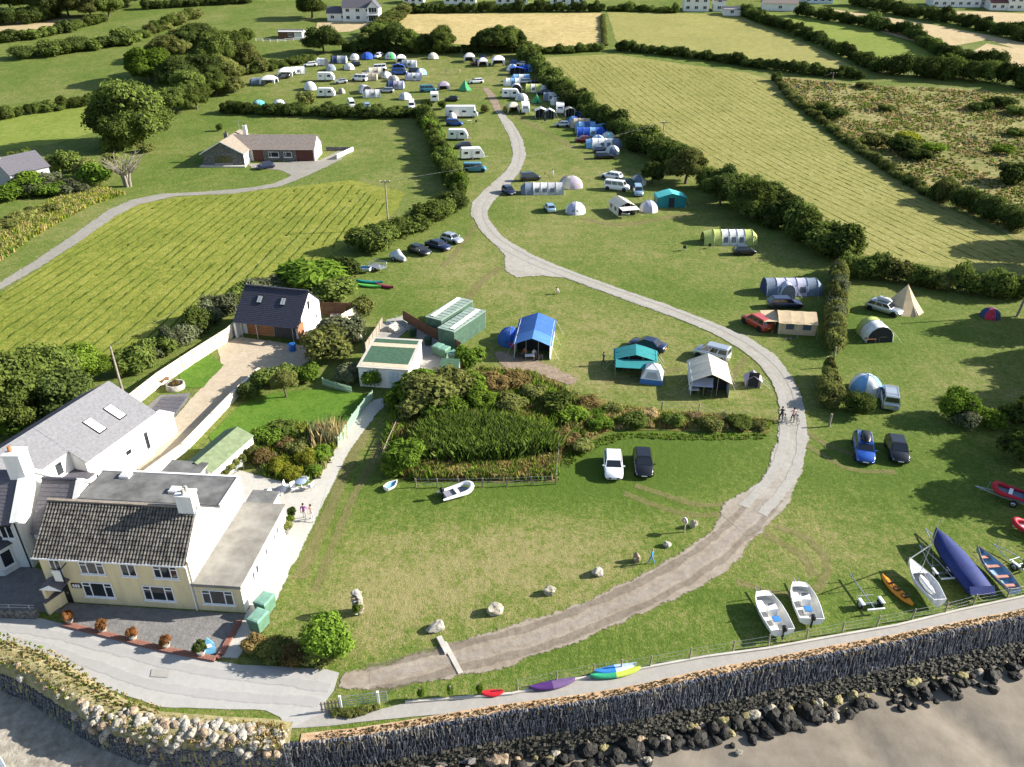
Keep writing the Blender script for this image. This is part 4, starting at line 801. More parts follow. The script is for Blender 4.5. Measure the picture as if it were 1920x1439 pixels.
# ---- white house with slate roof at the left edge, and its lower link
def white_house():
    t = thing('white_house', 'white rendered house with slate roof and bay window at the left edge', 'house', (-37.75, 46.75, 0), 0)
    m = MB(); gable_walls(m, -11, 0, 0, 5.6, 4.7, 4.7, 7.4, 2.8); fixn(m.build('wall', WHITE, t))
    m = MB(); courses(m, (-11,-.3,4.48), (-.28,-.3,4.48), (-.28,2.8,7.45), (-11,2.8,7.45), 15); courses(m, (-.28,5.9,4.48), (-11,5.9,4.48), (-11,2.8,7.45), (-.28,2.8,7.45), 15); m.build('roof', SLATE, t)
    m = MB(); m.slab([(-.3,-.32,4.75),(.22,-.32,4.75),(.22,2.8,7.75),(-.3,2.8,7.75)], .28); m.slab([(-.3,2.8,7.75),(.22,2.8,7.75),(.22,5.9,4.75),(-.3,5.9,4.75)], .28); m.build('parapet', WHITE, t)
    m = MB(); m.box(-.95,.3,2.2,3.4,6.8,9.0); m.box(-1.0,.35,2.15,3.45,9.0,9.15); ch = m.build('chimney', WHITE, t)
    k = MB(); k.lathe([(.16,9.15),(.18,9.25),(.13,9.6)], 8, 0, (-.6,2.8,0)); k.build('chimney_pot', M('terracotta', (.45,.16,.07)), ch)
    m = MB(); m.add([(-4.6,-.5,3),(-1.9,-.5,3),(-1.9,-.5,5.4),(-3.25,-.5,7.0),(-4.6,-.5,5.4),(-4.6,2,3),(-1.9,2,3),(-1.9,2,5.4),(-3.25,2.4,7.0),(-4.6,2,5.4)], [(0,1,2,3,4),(1,6,7,2),(5,0,4,9),(3,2,7,8),(4,3,8,9)]); g = fixn(m.build('front_gable', WHITE, t))
    k = MB(); k.slab([(-1.7,-.7,5.3),(-1.7,2.4,5.3),(-3.25,2.9,7.15),(-3.25,-.7,7.15)], .12); k.slab([(-4.8,2.4,5.3),(-4.8,-.7,5.3),(-3.25,-.7,7.15),(-3.25,2.9,7.15)], .12); k.build('gable_roof', SLATEL, g)
    F = ((0, 0), (1, 0), (0, -1))
    win(t, (0,-.5), (1,0), (0,-1), -4.0,-2.6,3.2,4.6,(.5,)); win(t, *F, -1.5,-.5,3.0,4.2,(.5,)); win(t, *F, -7.6,-6.2,3.0,4.2,(.5,)); win(t, *F, -7.6,-6.2,.8,2.2,(.5,))
    m = MB(); B = [(-4.6,-.02),(-4.1,-1.0),(-1.7,-1.0),(-1.1,-.02)]; m.prism([B[0],B[1],B[2],B[3]], 0, 2.5); by = m.build('bay', WHITE, t)
    k = MB(); k.add([(-4.8,0,2.5),(-4.2,-1.25,2.5),(-1.6,-1.25,2.5),(-.9,0,2.5),(-3.8,0,3.5),(-2.0,0,3.5)], [(0,1,4),(1,2,5,4),(2,3,5),(3,2,1,0)]); k.build('bay_roof', SLATEB, by)
    win(by, (-4.1,-1.0), (1,0), (0,-1), .15,2.25,.7,2.2,(.33,.67)); d = Vector((.6,.98)).normalized(); win(by, (-1.7,-1.0), d, (d.y,-d.x), .12,1.0,.7,2.2,())
    m = MB(); m.tube([(-.15,-.08,4.5),(-.15,-.08,0)], .05, 6); m.box(-11,-.3,-.42,-.31,4.4,4.5); m.build('gutter', BLACK, t)
    t = thing('link_cottage', 'low slate-roofed link with grey dormer between the white and cream houses', 'house', (-37.45, 47.6, 0), R(-3))
    m = MB(); gable_walls(m, 0, 3.1, 0, 5.6, 3.1, 3.1, 5.9, 2.8); fixn(m.build('wall', WHITE, t))
    m = MB(); courses(m, (0,-.3,2.9), (2.9,-.3,2.9), (2.9,2.8,5.95), (0,2.8,5.95), 13); courses(m, (2.9,5.9,2.9), (0,5.9,2.9), (0,2.8,5.95), (2.9,2.8,5.95), 13); m.build('roof', SLATE, t)
    m = MB(); m.add([(.8,.1,3.3),(2.3,.1,3.3),(1.55,.1,4.7),(1.55,1.7,4.9),(.8,1.0,4.2),(2.3,1.0,4.2)], [(0,1,2),(1,5,3,2),(4,0,2,3)]); m.build('dormer', SLATEL, t)
    m = MB(); m.slab([(2.85,-.3,3.1),(3.25,-.3,3.1),(3.25,2.8,6.15),(2.85,2.8,6.15)], .2); m.slab([(2.85,2.8,6.15),(3.25,2.8,6.15),(3.25,5.9,3.1),(2.85,5.9,3.1)], .2); m.build('parapet', WHITE, t)
    m = MB()
    for k in range(7): m.box(k*.42, k*.42+.4, 2.68, 2.92, 5.96, 6.1)
    m.build('ridge_tiles', SLATEB, t); win(t, *F, .9,1.9,.9,2.2,(.5,))
white_house()
# ---- long white building with pale slate roof
def long_house():
    t = thing('long_white_house', 'long white building with a pale grey slate roof and two rooflights', 'house', (-34.5, 64.1, 0), math.atan2(-.952, -.305))
    # local x runs along the right-hand wall towards the camera, local y points right-to-left... outward wall is y=0 (facing +X world)
    m = MB(); hw = 4.5
    A = lambda x, y0, e: [(x,y0,0),(x,-9,0),(x,-9,3.9),(x,-hw,6.35),(x,y0,e)]
    def seg(x0, x1, y0, e):
        a, b = A(x0, y0, e), A(x1, y0, e); mm = MB(); mm.add(a+b, [(0,1,2,3,4),(9,8,7,6,5)]+[(i,(i+1)%5,(i+1)%5+5,i+5) for i in range(5)]); return fixn(mm.build('wall', WHITE, t))
    seg(0, 8.6, 0, 3.9); seg(8.6, 17, -1.5, 4.7)
    m = MB(); courses(m, (-.15,.3,3.78), (8.75,.3,3.78), (8.75,-hw,6.42), (-.15,-hw,6.42), 16); courses(m, (8.78,-1.3,4.68), (17.2,-1.3,4.68), (17.2,-hw,6.42), (8.78,-hw,6.42), 11)
    courses(m, (17.2,-9.3,3.78), (-.15,-9.3,3.78), (-.15,-hw,6.42), (17.2,-hw,6.42), 16)
    for f_ in range(0): pass
    o = fixn(m.build('roof', SLATEL, t))
    sl_ = Vector((0,-4.8,2.64)).normalized(); up_ = Vector((0, 2.64, 4.8)).normalized()
    for x in (2.1, 4.6):
        b = Vector((x,.3,3.78))+sl_*1.5; k = MB(); P = [b, b+Vector((.95,0,0)), b+Vector((.95,0,0))+sl_*1.9, b+sl_*1.9]; Q = [p+up_*.09 for p in P]
        k.add(P+Q, [(4,5,6,7),(0,1,5,4),(1,2,6,5),(2,3,7,6),(3,0,4,7)]); s_ = fixn(k.build('rooflight', BLACK, t))
        k = MB(); k.slab([p+up_*.115+(Vector((.07,0,0)) if i in (0,3) else Vector((-.07,0,0)))+sl_*(.08 if i < 2 else -.08) for i, p in enumerate(P)], .02); fixn(k.build('pane', M('bright_rooflight', (.75,.77,.78), .15, 0, spec=.8), s_))
    for a_, b_, z0, z1 in ((1.3,1.9,.6,2.6),(3.6,4.4,1.5,2.1),(7.0,7.5,1.0,2.0),(7.7,8.1,1.0,2.0)): win(t, (0,0), (1,0), (0,1), a_, b_, z0, z1, sill=False)
    for a_, b_ in ((9.6,10.4),(11.4,12.1)): win(t, (0,-1.5), (1,0), (0,1), a_, b_, 3.0, 4.3, sill=False)
    m = MB(); m.box(8.62,12,-1.48,.6,0,2.6); m.box(8.6,12.1,-1.48,.75,2.6,2.72,1); m.build('lean_to', [WHITE, SLATE], t)
    m = MB(); m.box(-2.4,-.004,-1.6,.0,0,2.3); m.box(-2.5,-.004,-1.7,.1,2.3,2.4); m.build('garden_porch', WHITE, t)
    m = MB(); m.box(1.5,8.2,.02,.5,0,.35); m.build('step', CONC, t)
long_house()
# ---- dark-roofed garage studio
def studio():
    t = thing('garage_studio', 'white gabled garage studio with dark blue slate roof and orange timber front', 'garage', (-34.7, 88.8, 0), R(-13.2))
    m = MB(); m.add([(.3,1.2,0),(8.6,1.2,0),(8.6,6.3,0),(.3,6.3,0),(.3,1.2,3.1),(8.6,1.2,3.1),(8.6,6.3,3.3),(.3,6.3,3.3),(.3,3.8,5.35),(8.6,3.8,5.35)], [(3,2,1,0),(0,1,5,4),(2,3,7,6),(1,2,6,9,5),(3,0,4,8,7),(4,5,9,8),(6,7,8,9)]); fixn(m.build('wall', WHITE, t))
    m = MB(); courses(m, (-.1,-.2,2.1), (8.75,-.2,2.1), (8.75,3.8,5.45), (-.1,3.8,5.45), 20); courses(m, (8.75,6.6,3.15), (-.1,6.6,3.15), (-.1,3.8,5.45), (8.75,3.8,5.45), 14); m.build('roof', SLATEB, t)
    m = MB()
    for k in range(20): m.box(k*.44-.05, k*.44+.36, 3.68, 3.92, 5.47, 5.62)
    m.build('ridge_tiles', SLATEB, t)
    s_ = Vector((0,4,3.35)).normalized(); n_ = Vector((0,-3.35,4)).normalized()
    for x in (2.2, 5.4):
        b = Vector((x,-.2,2.1))+s_*2.9; k = MB(); P = [b, b+Vector((.75,0,0)), b+Vector((.75,0,0))+s_*1.15, b+s_*1.15]; Q = [p+n_*.12 for p in P]
        k.add(P+Q, [(4,5,6,7),(0,1,5,4),(1,2,6,5),(2,3,7,6),(3,0,4,7)]); f = fixn(k.build('rooflight', BLACK, t))
        for q in (.1, .41): k = MB(); k.slab([p+n_*.14 for p in (b+Vector((q,0,0))+s_*.12, b+Vector((q+.26,0,0))+s_*.12, b+Vector((q+.26,0,0))+s_*1.03, b+Vector((q,0,0))+s_*1.03)], .02); k.build('pane', M('pale_blind_glass', (.40,.42,.42), .2, .05), f)
    for r in range(9):
        for c, (a, b) in enumerate(((.9,2.6),(2.6,4.6))): k = MB(); k.box(a+.01, b-.01, 1.14, 1.19, r*.26, r*.26+.245); k.build('plank', WOODO, t)
    m = MB(); m.box(4.7, 7.6, 1.1, 1.19, 0, 2.4); m.build('garage_door', M('dark_grey_door', (.05,.05,.055), .6), t)
    for r in range(12): k = MB(); k.box(8.615,8.66,-.05,1.5,r*.2,r*.2+.19); k.build('plank', WOODO, t)
    for x in (.9, 3.0, 7.9): m = MB(); m.tube([(x,-.05,0),(x,-.05,2.15)], .06, 6); m.build('post', STEEL, t)
    m = MB(); m.add([(.0,-.25,0),(.0,1.2,0),(.0,1.2,3.1),(.0,-.25,2.0),(.25,-.25,0),(.25,1.2,0),(.25,1.2,3.1),(.25,-.25,2.0)], [(3,2,1,0),(4,5,6,7),(0,1,5,4),(2,3,7,6),(3,0,4,7)]); fixn(m.build('side_wall', WHITE, t))
    win(t, (8.6,0), (0,1), (1,0), 3.2,3.6,3.3,4.3, sill=False, frame=BLACK); win(t, (8.6,0), (0,1), (1,0), 4.7,5.2,1.3,2.1, sill=False); win(t, (0,1.19), (1,0), (0,-1), 1.7,2.2,1.4,1.9, sill=False, frame=BLACK)
studio()
def simple_box(name, label, cat, corners, h, wall, roofm, over=.15, rt=.12, tilt=0., group=None):
    t = thing(name, label, cat, (*corners[0][:2], 0)); o = Vector(corners[0][:2]); P = [Vector(c[:2])-o for c in corners]; cen = sum(P, Vector((0,0)))/4
    m = MB(); m.prism([tuple(p) for p in P], 0, h); m.build('wall', wall, t)
    Q = [cen+(p-cen)*(1+over/max(.1, (p-cen).length)) for p in P]; m = MB(); m.prism([tuple(p) for p in Q], h+.003, h+rt); r = m.build('roof', roofm, t); return t, P, r
def shower_block():
    cs = [(-17.0,76.1),(-11.4,75.3),(-10.7,82.7),(-16.3,83.4)]
    t, P, r = simple_box('shower_block', 'white flat-roofed shower block with green and tan striped roof', 'building', cs, 2.4, WHITE, CONC, .2)
    a, b, c, d = [Vector((*p, 2.535)) for p in P]
    for i, (q0, q1, mt) in enumerate(((.03,.15,YARDTAN), (.15,.70,GREENM), (.70,.83,YARDTAN), (.83,.97,GREENM))):
        m = MB(); m.slab([a.lerp(d,q0).lerp(b.lerp(c,q0),.04), a.lerp(d,q0).lerp(b.lerp(c,q0),.96), a.lerp(d,q1-.004).lerp(b.lerp(c,q1-.004),.96), a.lerp(d,q1-.004).lerp(b.lerp(c,q1-.004),.04)], .01); m.build('roof_felt', mt, r)
    e = (P[1]-P[0]).normalized(); n = Vector((e.y, -e.x)); m = MB(); m.slab([(*(P[0]+e*3.4+n*.03), 0), (*(P[0]+e*4.6+n*.03), 0), (*(P[0]+e*4.6+n*.03), 2.05), (*(P[0]+e*3.4+n*.03), 2.05)], .04); m.build('door', M('pale_blue_door', (.55,.62,.66), .5), t)
    win(t, P[0], e, n, .5,1.2,1.4,2.0, sill=False)
YARDTAN = M('tan_mineral_felt', (.50,.42,.30), .95, .1, 3)
shower_block()
t, P, r = simple_box('bin_store', 'small shelter with dark green felt roof beside the shower block', 'shed', [GZ(822,697,2.1), GZ(858,700,2.1), GZ(862,674,2.1), GZ(828,672,2.1)], 2.0, WOODG, GREENM, .05)
def containers():
    for i, (o, ang, lab) in enumerate((((-7.0,85.1), 60, 'green steel container nearest the blue frame tent'), ((-8.8,88.4), 60, 'green steel container behind the front container'))):
        L, Wd, Hh = 7.2, 2.3, 2.45; t = thing('container', lab, 'container', (*o, 0), R(ang), 'green storage containers'); t.location.z = 0
        m = MB(); n = 44
        def corr(p, q, nx, ny):
            for k in range(n if (q-p).length > 4 else 14):
                N_ = n if (q-p).length > 4 else 14; a, b = p.lerp(q, k/N_), p.lerp(q, (k+.55)/N_); d = Vector((nx, ny, 0))*.045
                m.add([a+d,b+d,b+d+Vector((0,0,Hh-.1)),a+d+Vector((0,0,Hh-.1)), a, p.lerp(q,(k+1)/N_), p.lerp(q,(k+1)/N_)+Vector((0,0,Hh-.1)), a+Vector((0,0,Hh-.1)), b, b+Vector((0,0,Hh-.1))], [(0,1,2,3),(4,0,3,7),(1,8,9,2),(8,5,6,9)])
        corr(Vector((0,0,.05)), Vector((L,0,.05)), 0, -1); corr(Vector((L,0,.05)), Vector((L,-0+Wd,.05)), 1, 0); corr(Vector((L,Wd,.05)), Vector((0,Wd,.05)), 0, 1); corr(Vector((0,Wd,.05)), Vector((0,0,.05)), -1, 0)
        m.build('wall', M('faded_container_green', (.105,.185,.13), .6, .2, 1.5), t); m = MB(); m.box(-.06,L+.06,-.06,Wd+.06,Hh-.05,Hh+.04); r_ = m.build('roof', M('pale_green_roof_steel', (.25,.31,.265), .6, .2, 1.5), t)
        for k in range(9): s_ = MB(); s_.box(.3+k*.78,.34+k*.78,.05,Wd-.05,Hh+.04,Hh+.07); s_.build('roof_rib', GREENP, r_)
        for k in range(4):
            s_ = thing('roof_pole', ['white pole lying first','white pole lying second','white pole lying third','white pole lying fourth'][k]+' from the edge on the '+('front' if i == 0 else 'rear')+' green container', 'pole', (0,0,0), 0, 'poles on the containers'); s_.location = t.matrix_world @ Vector((0,0,0)); 
            s_.location = (o[0], o[1], Hh+.12); s_.rotation_euler = (0,0,R(ang))
            q = MB(); y = .35+k*.16+(1.0 if i else 0); q.tube([(.4,y,0),(L-.3,y+.3,0)], .045, 6); q.build('tube', PVC, s_)
containers()
# ---- bungalow
def bungalow():
    t = thing('bungalow', 'stone and white bungalow with brown-grey tiled roofs on the upper lawn', 'house', (-69, 176.6, .42), R(-1)); 
    m = MB(); gable_walls(m, 0, 9.2, 0, 13, 2.9, 2.9, 5.3, 4.6, 'y'); fixn(m.build('left_wing', WHITE, t))
    m = MB(); m.slab([(0,-.03,0),(9.2,-.03,0),(9.2,-.03,2.85),(4.6,-.03,5.2),(0,-.03,2.85)], -.04); fixn(m.build('stone_gable', DARKST, t))
    m = MB(); courses(m, (9.6,-.5,2.7), (9.6,13.2,2.7), (4.6,13.2,5.4), (4.6,-.5,5.4), 12); courses(m, (-.4,13.2,2.7), (-.4,-.5,2.7), (4.6,-.5,5.4), (4.6,13.2,5.4), 12); m.build('left_roof', TILEB, t)
    m = MB()
    for s_ in (-1, 1): m.slab([(4.6+s_*5.05,-.56,2.5),(4.6,-.56,5.22),(4.6,-.56,5.42),(4.6+s_*5.05,-.56,2.72)], .06*s_)
    m.build('barge_boards', PVC, t)
    m = MB(); gable_walls(m, 9.3, 24, 4.2, 11, 2.9, 2.9, 5.25, 7.6); fixn(m.build('right_wing', WHITE, t))
    m = MB(); courses(m, (7.6,3.7,2.72), (24.2,3.7,2.72), (24.2,7.6,5.35), (4.6,7.6,5.35), 12); courses(m, (24.2,11.5,2.72), (7.6,11.5,2.72), (4.6,7.6,5.35), (24.2,7.6,5.35), 12); m.build('right_roof', TILEG, t)
    m = MB(); m.box(12.4,19.6,4.09,4.195,0,2.6); m.build('stone_front', DARKST, t); m = MB(); m.box(19.7,23.7,4.1,4.195,0,2.6); m.build('garage_door', M('maroon_boards', (.09,.032,.024), .7), t); m = MB(); m.box(9.9,12.3,4.12,4.195,0,2.6); m.build('timber_panel', M('maroon_boards', (.11,.035,.025)), t)
    GY = M('dull_green_glass', (.10,.10,.05), .15, .3, 2)
    win(t, (0,-.07), (1,0), (0,-1), 2.6,6.4,.5,2.1,(.33,.67), pane=GY, frame=WOODB)
    win(t, (0,4.09), (1,0), (0,-1), 13.5,15.8,1.0,2.2,(.25,)); win(t, (0,4.09), (1,0), (0,-1), 17,18.8,1.0,2.2,(.25,)); win(t, (9.2,0), (0,1), (1,0), 1.0,1.9,.9,2.2,(.5,)); win(t, (9.2,0), (0,1), (1,0), 2.9,3.6,.9,2.2); win(t, (24,0), (0,1), (1,0), 5.4,6.2,.9,2.2); win(t, (24,0), (0,1), (1,0), 7.8,8.5,.2,2.2)
    for x, y, z in ((4.0,4.0,6.3),(6.5,9.6,6.9)):
        m = MB(); m.box(x,x+.8,y,y+.8,4.2,z); c_ = m.build('chimney', WHITE if y > 5 else DARKST, t); k = MB(); k.lathe([(.13,z),(.15,z+.1),(.1,z+.4)], 7, 0, (x+.4,y+.4,0)); k.build('chimney_pot', BLACK, c_)
    m = MB(); m.tube([(6.2,8.5,4.6),(6.2,8.5,8.3)], .035, 5); m.tube([(5.0,8.5,8.2),(7.4,8.5,8.2)], .025, 5); m.build('aerial', STEEL, t)
    m = MB(); m.box(-.6,9.6,-1.4,-.06,-.1,.22); m.build('plinth', CONC, t)
bungalow()
def bung_wall():
    t = thing('low_garden_wall', 'low pale wall round the corner of the bungalow yard', 'wall', G(655,284)); b = t.location
    for a, c in (((612,283),(662,283)),((662,283),(632,300))):
        A, B = G(*a)-b, G(*c)-b; d = (B-A); m = MB(); m.obox(((A.x+B.x)/2,(A.y+B.y)/2,0), d.length, .25, .9, math.atan2(d.y,d.x)); m.build('wall', WHITE if c[0] < 640 else DARKST, t)
bung_wall()
# ---- far houses
def far_house(name, label, px, py, Wd, Dp, eave, ridge, rz=0, wall=None, roof=None, wins=3, storeys=2, chim=1, extras=None, group='houses along the top of the hill'):
    p = G(px, py); t = thing(name, label, 'house', p, R(rz), group)
    m = MB(); gable_walls(m, -Wd/2, Wd/2, 0, Dp, eave, eave, ridge, Dp/2); fixn(m.build('wall', wall or WHITE, t))
    m = MB(); rf_ = roof or SLATE; courses(m, (-Wd/2-.3,-.4,eave-.2), (Wd/2+.3,-.4,eave-.2), (Wd/2+.3,Dp/2,ridge+.08), (-Wd/2-.3,Dp/2,ridge+.08), 8, .08, 0, .04); courses(m, (Wd/2+.3,Dp+.4,eave-.2), (-Wd/2-.3,Dp+.4,eave-.2), (-Wd/2-.3,Dp/2,ridge+.08), (Wd/2+.3,Dp/2,ridge+.08), 8, .08, 0, .04); rf = m.build('roof', rf_, t)
    for s_ in range(storeys):
        for k in range(wins):
            u = -Wd/2+Wd*(k+.5)/wins; win(t, (0,0), (1,0), (0,-1), u-.75,u+.75, .9+s_*2.6, 2.1+s_*2.6, (.5,))
    for k in range(chim):
        x = (-Wd/2+.6) if k == 0 else (Wd/2-.6); c = MB(); c.box(x-.4,x+.4,Dp/2-.4,Dp/2+.4,ridge-.6,ridge+1.2); c.build('chimney', wall or WHITE, rf)
    if extras: extras(t)
    return t
def house_gable(t):
    m = MB(); gable_walls(m, 4.2, 8.6, -2.2, 6, 5.2, 5.2, 7.6, 6.4, 'y'); fixn(m.build('front_gable', WHITE, t)); m = MB(); m.slab([(8.9,-2.5,5.0),(8.9,6,5.0),(6.4,6,7.75),(6.4,-2.5,7.75)], .12); m.slab([(3.9,6,5.0),(3.9,-2.5,5.0),(6.4,-2.5,7.75),(6.4,6,7.75)], .12); m.build('gable_roof', SLATE, t)
    win(t, (4.2,-2.2), (1,0), (0,-1), .4,4.0,.3,2.4,(.25,.5,.75)); win(t, (4.2,-2.2), (1,0), (0,-1), .6,3.8,3.0,5.2,(.33,.67))
    m = MB(); m.box(4.0,8.8,-3.6,-2.25,2.5,2.65); m.tube([(4.1,-3.5,0),(4.1,-3.5,2.6)], .1, 6); m.tube([(8.7,-3.5,0),(8.7,-3.5,2.6)], .1, 6); m.tube([(4.1,-3.5,3.5),(8.7,-3.5,3.5)], .05, 5); m.build('balcony', PVC, t)
far_house('hill_house', 'white house with glazed front gable and balcony, upper left of the stubble', 672, 41, 12, 7, 5.2, 7.8, 0, wins=3, chim=0, extras=house_gable)
far_house('hill_house_wing', 'low white wing attached left of the gabled hill house', 634, 40, 8.5, 6, 3.0, 5.2, 0, wins=2, storeys=1, chim=0)
far_house('hill_bungalow', 'white bungalow at the top edge above the stubble, left', 775, 8, 9, 7, 2.8, 5, 0, wins=3, storeys=1)
far_house('hill_bungalow', 'long white bungalow at the top edge above the stubble, centre left', 862, 8, 14, 7, 2.8, 5, 0, wins=4, storeys=1)
far_house('hill_bungalow', 'white bungalow at the top edge above the stubble, centre', 960, 9, 14, 7, 2.8, 5, 0, wins=4, storeys=1)
far_house('hill_bungalow', 'long white bungalow at the top edge above the stubble, right', 1065, 9, 15, 7, 2.8, 5, 0, wins=4, storeys=1)
far_house('hill_house', 'white two-storey house above the pale field', 1305, 22, 10.5, 7, 5.2, 7.6, -6, wins=3, roof=SLATEB, extras=lambda t: win(t, (0,0), (1,0), (0,-1), 3.4,4.6,5.0,5.9))
far_house('hill_house', 'small white gabled house right of the two-storey one above the pale field', 1348, 22, 5, 6, 4.4, 6.6, -6, wins=1, chim=0)
far_house('white_garage', 'low white garage beside the white houses above the pale field', 1372, 30, 7, 5, 2.5, 3.4, -6, wins=1, storeys=1, chim=0)
far_house('long_barn', 'long low white barn with grey roof on the far hill', 1462, 21, 14, 7, 3.0, 5.2, -8, wins=1, storeys=1, chim=0, roof=TILEG)
far_house('hill_house', 'pale blue house at the top edge, right of the barn', 1535, 7, 12, 7, 5, 7, -5, wall=M('pale_blue_render', (.50,.62,.70)), wins=4)
far_house('hill_terrace', 'broad white three-storey house at the top right', 1792, 14, 20, 8, 6.2, 8.5, -4, wins=6, chim=2)
far_house('hill_terrace', 'grey house right of the broad white house', 1843, 14, 9, 8, 5.2, 7.5, -4, wall=M('grey_render', (.38,.37,.36)), wins=3)
far_house('hill_terrace', 'low dark red-roofed house at the top right', 1878, 20, 10, 7, 3, 5.2, -4, wall=WHITE, roof=M('dark_red_tile', (.16,.07,.06)), wins=3, storeys=1)
far_house('hill_terrace', 'white house at the far right corner of the top edge', 1916, 21, 12, 8, 5.4, 7.8, -4, wins=4, storeys=2)
far_house('hill_house', 'white house behind the lumpy hedge near the top right', 1925-520+100, 4, 10, 7, 5, 7, -4, wins=3)
far_house('slate_cottage', 'dark slate-roofed cottage among bushes at the left edge', 62, 345, 8.5, 7, 2.9, 5.6, 62, wins=2, storeys=1, chim=1, wall=M('cottage_grey_render', (.35,.35,.36)), group='cottage on the left')  # slate cottage has mottled grey walls
t = far_house('wooden_stable', 'low wooden stable with a white end wall on the far left meadow', 545, 74, 9, 5, 2.6, 3.2, -4, wall=WHITE, roof=FELT, wins=1, storeys=1, chim=0, group='stable on the hill')
m = MB(); m.box(-4.5,1.5,-.05,-.004,0,2.4); m.build('board_front', WOODB, t)
# ------------------------------------------------------------------ vehicles
TINT = M('car_glass', (.015,.018,.022), .06, 0, spec=.9)
LAMP = M('headlamp_glass', (.70,.72,.74), .1, 0, spec=.8)
TAIL = M('tail_lamp_red', (.35,.01,.01), .25, 0)
PLATEW = M('number_plate_white', (.75,.75,.72), .5, 0); PLATEY = M('number_plate_yellow', (.70,.55,.08), .5, 0)
CT = dict(  # L, W, H, belt, nose z, hood z, windscreen base, windscreen top, roof end, rear base, tail z
 hatch=(4.1,1.76,1.47,.93,.62,.90,1.02,.28,-1.35,-1.95,.95), suv=(4.5,1.84,1.68,1.05,.75,1.03,1.15,.45,-1.75,-2.15,1.05),
 estate=(4.75,1.80,1.50,.93,.62,.90,1.15,.42,-1.75,-2.28,.95), sedan=(4.7,1.80,1.44,.92,.62,.88,1.15,.45,-.95,-1.75,.98),
 mpv=(4.4,1.81,1.80,1.05,.72,1.05,1.35,.62,-1.95,-2.15,1.05), van=(5.1,1.92,1.98,1.12,.85,1.15,1.80,1.25,-2.40,-2.50,1.12), small=(3.7,1.68,1.48,.92,.62,.90,1.0,.3,-1.2,-1.72,.93))
_cm = {}
def carmeshes(tp):
    if tp in _cm: return _cm[tp]
    L, Wd, Hh, be, nz, hz, wb, wt, re_, rb, tz = CT[tp]; h = Wd/2; D = {}
    def sec(x, w_, zb, zt, r=.12): return [(x,-w_*.86,zb),(x,w_*.86,zb),(x,w_,zb+.16),(x,w_*1.0,zt-r*1.6),(x,w_*.95,zt-r*.45),(x,w_*.84,zt),(x,-w_*.84,zt),(x,-w_*.95,zt-r*.45),(x,-w_,zt-r*1.6),(x,-w_,zb+.16)]
    st = [(-L/2,.72,.36,tz-.22),(-L/2+.06,.90,.26,tz-.10),(-L/2+.22,.97,.22,tz),(rb+.15,.99,.2,tz if tz > be else be),(-L*.25,1.0,.2,be+.01),(0,1.0,.2,be),(wb-.15,1.0,.2,be),(wb+.1,.99,.2,hz+.02),((wb+L/2)/2,.97,.2,hz-.03),(L/2-.28,.93,.22,nz+.14),(L/2-.08,.84,.26,nz),(L/2,.66,.36,nz-.10)]
    m = MB(); m.loft([sec(x, h*k, zb, zt) for x, k, zb, zt in st])
    # cabin
    b0, b1, t0, t1 = rb+.05, wb+.02, re_, wt; wbm, wtm = h*.93, h*.74
    R0 = [(b0,-wbm),(b1,-wbm*.97),(b1,wbm*.97),(b0,wbm)]; R1 = [(t0-.10,-wtm*1.03),(t1+.10,-wtm*1.03),(t1+.10,wtm*1.03),(t0-.10,wtm*1.03)]; R2 = [(t0+.06,-wtm*.9),(t1-.06,-wtm*.9),(t1-.06,wtm*.9),(t0+.06,wtm*.9)]
    m.loft([[(x,y,be-.03) for x, y in R0],[(x,y,Hh-.09) for x, y in R1],[(x,y,Hh) for x, y in R2]], smooth=False)
    D['body'] = m.mesh('car_body')
    def lp(a, b, q): return tuple(a[i]+(b[i]-a[i])*q for i in range(3))
    A = [(x,y,be-.03) for x, y in R0]; B = [(x,y,Hh-.09) for x, y in R1]
    def pane(i, j, u0, u1, v0=.12, v1=.93):
        m = MB(); P = [lp(lp(A[i],A[j],u), lp(B[i],B[j],u), v) for u, v in ((u0,v0),(u1,v0),(u1,v1),(u0,v1))]
        m.slab([tuple(Vector(p)) for p in P], .01); me = m.mesh('pane')
        nn = (Vector(P[1])-Vector(P[0])).cross(Vector(P[3])-Vector(P[0])).normalized()*.014
        for v in me.vertices: v.co += nn
        return me
    D['windscreen'] = pane(1, 2, .06, .94); D['rear_window'] = pane(3, 0, .08, .92, .2)
    sp = [(.05,.36),(.39,.66),(.69,.96)] if tp in ('estate','suv','mpv','van') else [(.08,.46),(.50,.94)]
    D['sides'] = [pane(0, 1, a, b) for a, b in sp]+[pane(2, 3, 1-b, 1-a) for a, b in sp]
    r = .33 if tp not in ('suv','van') else .37; wm = MB(); wm.lathe([(r*.62,-.09),(r*.95,-.10),(r,-.05),(r,.05),(r*.95,.10),(r*.62,.09)], 14); D['tyre'] = wm.mesh('tyre')
    rm = MB(); rm.lathe([(.02,.06),(r*.2,.085),(r*.62,.07),(r*.62,-.07),(.02,-.07)], 12); D['rim'] = rm.mesh('rim'); D['r'] = r
    am = MB(); am.lathe([(r*1.17,-.13),(r*1.17,.013)], 16); D['arch'] = am.mesh('arch')
    D['wx'] = (L/2-.82, -L/2+.80); D['h'] = h
    hl = MB(); hl.loft([[(x,y,z) for y, z in ((-.16,-.05),(.16,-.05),(.17,.06),(-.12,.07))] for x in (-.12, .03)]); D['lamp'] = hl.mesh('headlamp')
    pl = MB(); pl.box(-.01,.012,-.26,.26,-.055,.055); D['plate'] = pl.mesh('plate')
    mi = MB(); mi.loft([[(x,y,z) for x, z in ((-.05,-.06),(.06,-.05),(.05,.07),(-.04,.06))] for y in (0, .17)]); D['mirror'] = mi.mesh('mirror')
